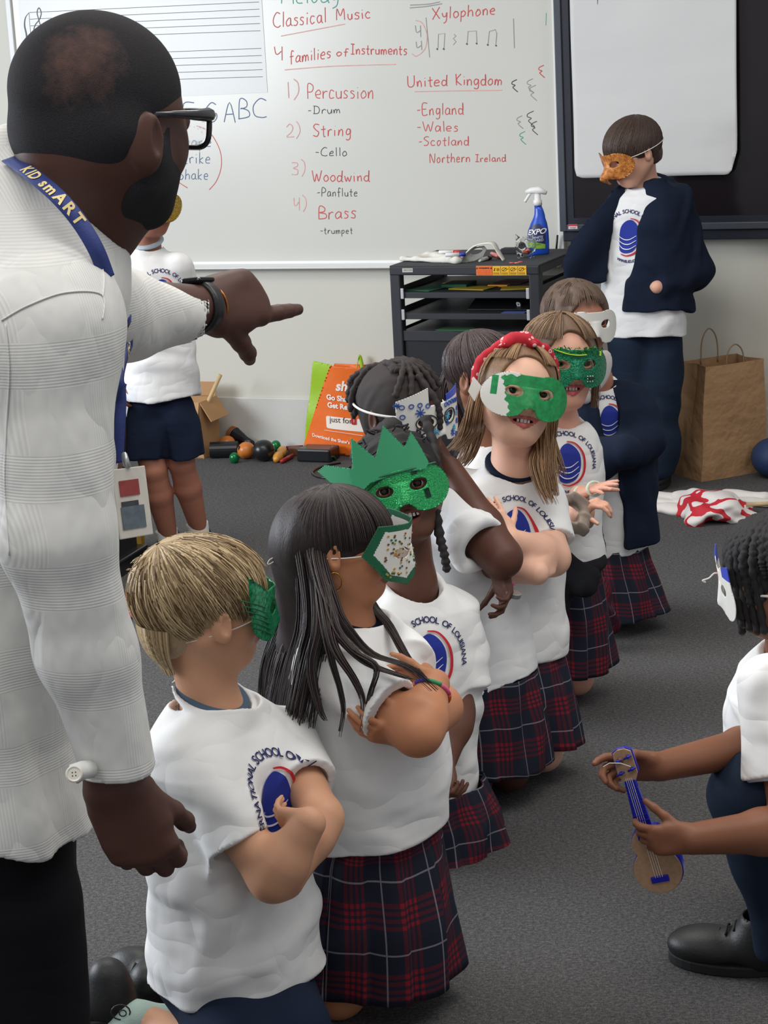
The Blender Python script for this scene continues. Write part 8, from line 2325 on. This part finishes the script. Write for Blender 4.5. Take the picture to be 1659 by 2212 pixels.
    # lanyard
    M_LAN = plain('blue_lanyard_web', rgb(46, 62, 128), .6, var=.08, bump=.3, bscale=900); M_LTX = plain('cream_lettering', rgb(236, 214, 150), .5)
    def lanyard(pts, nv, w, txt, t0, size, gap, name='lanyard'):
        G = smooth_path(pts, 8); vs = []; fs = []; N_ = []
        for i, p in enumerate(G):
            tg = nrm(G[min(i + 1, len(G) - 1)] - G[max(i - 1, 0)]); t_ = i / (len(G) - 1); n = nrm(np.asarray(nv[0]) * (1 - t_) + np.asarray(nv[1]) * t_); s_ = nrm(np.cross(n, tg)); n = nrm(np.cross(tg, s_)); N_.append((p, tg, s_, n))
            vs += [p + s_ * w / 2, p - s_ * w / 2]
        for i in range(len(G) - 1): fs.append((2 * i, 2 * i + 1, 2 * i + 3, 2 * i + 2))
        mb = MB(); mb.add(vs, fs); o = mb.build(name, M_LAN, P, smooth=True, solid=.0014)
        L = np.concatenate([[0], np.cumsum([np.linalg.norm(G[i + 1] - G[i]) for i in range(len(G) - 1)])])
        s = t0; mb = MB()
        for ch in txt:
            if ch == ' ': s += size * .35; continue
            v, f_ = text_mesh2d(ch, size, bold=.0006); wd = v[:, 0].max() - v[:, 0].min(); mx = (v[:, 0].max() + v[:, 0].min()) / 2
            c = s + wd / 2; i = int(np.clip(np.searchsorted(L, c) - 1, 0, len(G) - 2)); a = (c - L[i]) / (L[i + 1] - L[i]); p = G[i] * (1 - a) + G[i + 1] * a; _, tg, s_, n = N_[i]
            sd = -s_ if np.dot(np.cross(tg, -s_ * -1), n) > 0 else s_
            u_ = np.cross(n, tg)
            mb.add([p + tg * (q[0] - mx) + u_ * q[1] + n * .0014 for q in v], f_); s += wd + gap
        mb.build('lanyard_lettering', M_LTX, o)
        return o
    nv = (nrm(V(.25, -1, .75)), nrm(V(.45, -1, .35)))
    Ls = [at(20, 342, 2.20), at(70, 378, 2.14), at(125, 425, 2.11), at(172, 480, 2.105), at(208, 540, 2.105), at(232, 602, 2.12)]
    lanyard(Ls, nv, .0185, 'KID smART', .050, .0185, .0022)
    q = []
    for y_ in (690, 750, 810, 870, 930, 1000):
        for x_ in range(276, 200, -3):
            p_ = on(x_, y_, .004)
            if p_ is not None: q.append(p_ - nrm(ray(x_, y_)) * .012); break
    lanyard(q, (nrm(V(.75, -.7, 0)), nrm(V(.75, -.7, 0))), .016, 'KID smART', .02, .015, .0018, 'lanyard_strap')
    # badge on a clip
    bc = at(287, 1085, 2.17); rt_ = nrm(V(.50, .6, -.08)); u2 = nrm(V(-.22, 0, 1)); u2 = nrm(u2 - rt_ * np.dot(u2, rt_)); nn_ = np.cross(rt_, u2)
    if nn_[1] > 0: nn_ = -nn_
    mb = MB(); mb.box(bc - rt_ * .026 - u2 * .040, rt_ * .052, u2 * .080, -nn_ * .002); bd = mb.build('badge', plain('badge_card', rgb(214, 208, 196), .35, var=.1, scale=60), P, bevel=.001)
    for (x0, z0, w_, h_, cl) in ((-.018, .008, .030, .018, rgb(150, 60, 56)), (-.020, -.030, .036, .026, rgb(96, 108, 116)), (-.018, -.004, .026, .006, rgb(60, 62, 66))):
        mb = MB(); mb.box(bc + rt_ * x0 + u2 * z0 + nn_ * .0004, rt_ * w_, u2 * h_, nn_ * .0006); mb.build('badge_print', plain('badge_ink', cl, .5, var=.2, scale=120), bd)
    mb = MB(); mb.tube([bc + u2 * .040, bc + u2 * .055 - rt_ * .004, at(272, 1005, 2.19)], .0035, 8); mb.build('badge_clip', M_ALU, bd, smooth=True)
    # watch and bracelet on the pointing arm
    dw = nrm(wl - el); cw = wl - dw * .004
    S7 = Sdf(); S7.add(f_torus(cw, dw, .0335, .0048)); S7.add(f_torus(cw + dw * .006, dw, .0335, .0045), .004); S7.add(f_torus(cw - dw * .006, dw, .0338, .0045), .004)
    wt = link('watch_strap', S7.mesh(cw - .06, cw + .06, .002), plain('black_watch_rubber', rgb(26, 26, 28), .4), P)
    wn_ = nrm(V(-.25, -.2, 1) - dw * np.dot(V(-.25, -.2, 1), dw)); mb = MB(); s_ = np.cross(dw, wn_); mb.box(cw + wn_ * .033 - dw * .019 - s_ * .017, dw * .038, s_ * .034, wn_ * .009); mb.build('watch_case', plain('black_watch_case', rgb(18, 18, 20), .12, .3), wt, bevel=.004)
    cb = wl + dw * .016; e1 = nrm(np.cross(dw, up)); e2 = np.cross(dw, e1); mb = MB(); mb.tube([cb + (e1 * math.cos(a) + e2 * math.sin(a)) * .0335 + dw * .004 * math.sin(a) for a in np.linspace(0, 6.283, 33)[:-1]], .0016, 6, closed=True); mb.build('gold_bracelet', plain('copper_wire', rgb(168, 110, 52), .3, .8), P, smooth=True)
man()

# ------------------------------------------------------------------ child crouching with the toy ukulele
def ukulele_child():
    up = V(0, 0, 1); f, X = yaw(-.96, -.20)
    H = Head(at(1692, 1242, 3.35), (-.99, .06, -.16), (0, 0, 1), .208)
    P = person('child with black dreadlocks crouching at the right edge, holding a toy ukulele', at_z(1650, 2110))
    sk, lp = skin_pair('ukulele_child', rgb(132, 88, 64), rgb(112, 66, 60))
    S = Sdf(); head_ops(S, H)
    nb = at(1722, 1400, 3.38); S.add(f_cone(H.L(0, -.12, -.22), nb, .046, .052), .03); S.add(f_cone(nb, nb - V(0, 0, .3), .05, .07), .03); S.add(f_cone(at(1672, 1490, 3.18), at(1690, 1470, 3.48), .036, .036), .02)
    sl, el, wl = at(1672, 1490, 3.18), at(1712, 1790, 3.06), at(1496, 1812, 2.98)
    sr, er, wr_ = at(1690, 1470, 3.48), at(1672, 1600, 3.32), at(1426, 1656, 3.09)
    arm_ops(S, sl, el, wl, .042, .036, .026); arm_ops(S, sr, er, wr_, .042, .034, .025)
    hand_ops(S, wl, V(-1, -.05, .03), V(.05, 1, 0), -1, .128, (.55, .85, .95, .95), .15, .03, .9, 1.15)
    hand_ops(S, wr_, V(-.98, -.05, .10), V(-.1, -.9, -.35), 1, .146, (.30, .60, .75, .85), .5, .10, .8, 1.05)
    build_body(S, H, P, sk, lp, V(.30, 2.70, .20), V(1.05, 3.75, 1.25), br=.0034); face_bits(H, P)
    rg = [ring(1750, 1880, 3.36, .135, .115, f, X), ring(1738, 1750, 3.36, .135, .115, f, X), ring(1716, 1600, 3.34, .138, .112, f, X), ring(1706, 1500, 3.34, .140, .104, f, X), ring(1712, 1440, 3.35, .118, .085, f, X), ring(1720, 1392, 3.37, .062, .060, f, X)]
    make_shirt(P, rg, [(sl + V(-.008, 0, .005), at(1682, 1672, 3.12), .054, .058), (sr, at(1672, 1570, 3.36), .050, .052)], (at(1718, 1395, 3.37), nrm(V(-.3, -.1, 1)), .056), M_SHIRT, 131, .004, .0048, nf=9)
    b_ = at(1684, 1678, 3.118); d_ = nrm(b_ - sl); S2 = Sdf(); S2.add(f_torus(b_ + d_ * .004, d_, .052, .0055)); link('undershirt_sleeve', S2.mesh(b_ - .08, b_ + .08, .003), M_LBLUE, P)
    # legs
    T2 = Sdf(); kn, hp, an = at(1622, 1722, 3.16), at(1785, 1880, 3.34), at(1688, 2030, 3.16)
    T2.add(f_cone(hp, kn, .085, .064)); T2.add(f_cone(kn, an, .062, .050), .03); k2 = kn + V(.16, .27, -.06); a2 = an + V(.20, .28, 0); T2.add(f_cone(hp + V(0, .12, 0), k2, .085, .064), .03); T2.add(f_cone(k2, a2, .062, .050), .03)
    T2.cut(f_plane(V(0, 0, .05), -up)); link('dark_trousers', T2.mesh(V(.42, 2.95, 0), V(1.05, 3.75, .65), .005, folds(81, .9, .007, 8)), M_JEAN, P)
    shoe(P, at_z(1700, 2095), at_z(1452, 2068), up, .050, res=.0035); shoe(P, at_z(1700, 2095) + V(.20, .28, 0), at_z(1452, 2068) + V(.25, .28, 0), up, .050, res=.005)
    hm = mat_hair('black_dreadlocks', rgb(9, 9, 10), rgb(38, 35, 36), .6, (160, 160, 160)); cap = hair_cap(H, P, hm, .045, .54, -.16, (.42, .34, .40), -.30, 29, .003, .003, .2)
    R = random.Random(31)
    for k in range(48):
        az = -R.uniform(-.5, 2.6); el0 = math.radians(R.uniform(62, 88)); e1 = math.radians(R.uniform(18, 34)); dz = R.uniform(.30, .55)
        if az < -.9: dz *= .35
        p = [H.surf(az, el0, 1.12), H.surf(az, math.radians(48), 1.18), H.surf(az, e1, 1.16), H.surf(az, e1, 1.17) - H.Z * dz * H.h * .6, H.surf(az, e1, 1.16) - H.Z * dz * H.h * 1.3 + H.X * R.uniform(-.006, .006)]
        mb = MB(); rope(mb, p, R.uniform(.0075, .0098)); mb.build('dreadlock', hm, cap, smooth=True)
    bl = plain('blue_marker_patch', rgb(50, 70, 190), .5, var=.1, scale=100)
    def out(x, z): return np.minimum(d_mask(x, z, .44), np.minimum(d_poly(x, z, [(-.43, -.1), (-.40, .28), (-.1, .2), (-.1, 0)]), d_poly(x, z, [(.43, -.1), (.40, .28), (.1, .2), (.1, 0)])))
    mk, Pm = make_mask(H, P, [M_CARD, bl], out, bend=.30, y0=.54, matfn=lambda x, z: 1 if z > .14 and abs(x) > .2 else 0, hh=.011)
    strokes_on(Pm, mk, [([(.18, -.1), (.30, .0), (.33, .1)], False), ([(.24, -.15), (.36, -.05)], False)], plain('red_pen', rgb(204, 60, 60), .5), 'drawn_red_lines', .0014)
    st, pts = band_string(H, mk, -.02, -.12, 1.16, a0=.95, r=.0024)
    q = Pm(.40, .0, .01); mb = MB(); mb.tube(smooth_path([q, q + V(-.012, -.01, .004), q + V(-.022, -.012, -.004), q + V(-.034, -.012, -.008), q + V(-.028, -.01, -.012)], 4), .0016, 6); mb.build('string_knot', M_STRING, mk, smooth=True)
ukulele_child()

# ------------------------------------------------------------------ toy ukulele (held, but a thing of its own)
def ukulele():
    bot, topp = at(1436, 1925, 3.02), at(1342, 1614, 3.035)
    U = nrm(topp - bot); n = nrm(V(-.28, -.95, .05)); n = nrm(n - U * np.dot(n, U)); Sd = np.cross(U, n); Sd = Sd if Sd[0] > 0 else -Sd
    L = np.linalg.norm(topp - bot); T = thing('toy_ukulele', 'small toy ukulele with a pale wood front and blue neck held in both hands', 'ukulele', bot)
    def P(x, y, z=0): return bot + Sd * x + U * y + n * z
    def body(x, z): return np.minimum(np.minimum(d_ell(x, z, 0, .040, .041, .041), d_ell(x, z, 0, .088, .031, .030)), d_box(x, z, 0, .065, .026, .03, .01))
    wood = plain('pale_speckled_wood', rgb(170, 136, 106), .55, var=.14, scale=160); blue = plain('cobalt_plastic', rgb(18, 26, 160), .3, var=.05)
    def prism(outl, z0, z1, name, mat, par, bv=.0012):
        k = len(outl); mb = MB(); mb.add([P(x, y, z0) for x, y in outl] + [P(x, y, z1) for x, y in outl], [tuple(range(k))[::-1], tuple(range(k, 2 * k))] + [(i, (i + 1) % k, k + (i + 1) % k, k + i) for i in range(k)])
        if np.dot(np.cross(Sd, U), n) < 0: mb.f = [f_[::-1] for f_ in mb.f]
        return mb.build(name, mat, par, bevel=bv)
    ol = []
    for a_ in np.linspace(0, 2 * math.pi, 61)[:-1]:
        r0, r1 = .0, .09
        for _ in range(26):
            r_ = (r0 + r1) / 2
            if body(np.array([r_ * math.cos(a_)]), np.array([.064 + r_ * math.sin(a_)]))[0] < 0: r0 = r_
            else: r1 = r_
        ol.append((r0 * math.cos(a_), .064 + r0 * math.sin(a_)))
    prism(ol, .002, .005, 'soundboard', wood, T); prism([(x * 1.03, .064 + (y - .064) * 1.02) for x, y in ol], -.024, .002, 'shell', blue, T, .003)
    vs = [P(-.0155, .10, .003), P(.0155, .10, .003), P(.0095, L - .055, .003), P(-.0095, L - .055, .003)]; vs += [v + n * .009 for v in vs]
    mb = MB(); mb.add(vs, [(3, 2, 1, 0), (4, 5, 6, 7), (0, 1, 5, 4), (1, 2, 6, 5), (2, 3, 7, 6), (3, 0, 4, 7)]); nck = mb.build('neck', blue, T, bevel=.002)
    mb = MB()
    for k in range(11): y = .115 + (L - .055 - .12) * (1 - .93 ** (k + 1)) / (1 - .93 ** 12); w = .0155 - .006 * (y - .1) / (L - .155); mb.tube([P(-w, y, .0125), P(w, y, .0125)], .0007, 5)
    mb.build('frets', blue, nck)
    hs = [(-.010, L - .058), (.010, L - .058), (.017, L - .045), (.016, L - .006), (.006, L), (-.006, L), (-.016, L - .006), (-.017, L - .045)]
    hd = prism(hs, .007, .011, 'headstock', wood, T); prism([(x * 1.1, y + .001) for x, y in hs], -.002, .007, 'headstock_back', blue, T)
    for x, y in ((-.009, L - .018), (.009, L - .014), (-.010, L - .040), (.010, L - .036)):
        mb = MB(); mb.lathe(P(x, y, .010), [(.0030, 0), (.0030, .006), (.0016, .008)], n, 12); mb.tube([P(x - .007, y - .002, .016), P(x + .007, y + .002, .016)], .0018, 6); mb.build('tuning_peg', blue, hd, smooth=True)
    mb = MB(); mb.box(P(-.015, .020, .004), Sd * .030, U * .011, n * .005); mb.build('bridge', blue, T, bevel=.001)
    mb = MB(); mb.tube([P(.010, L - .030, .018), P(-.004, L - .020, .020), P(-.022, L - .016, .020), P(-.034, L - .020, .02)], .0007, 5); mb.build('string', M_STRING, T)
    for k in range(4): x = -.006 + .004 * k; mb = MB(); mb.tube([P(x, .030, .0098), P(x * .8, L - .05, .0145)], .0004, 4); mb.build('string', M_STRING, T)
ukulele()
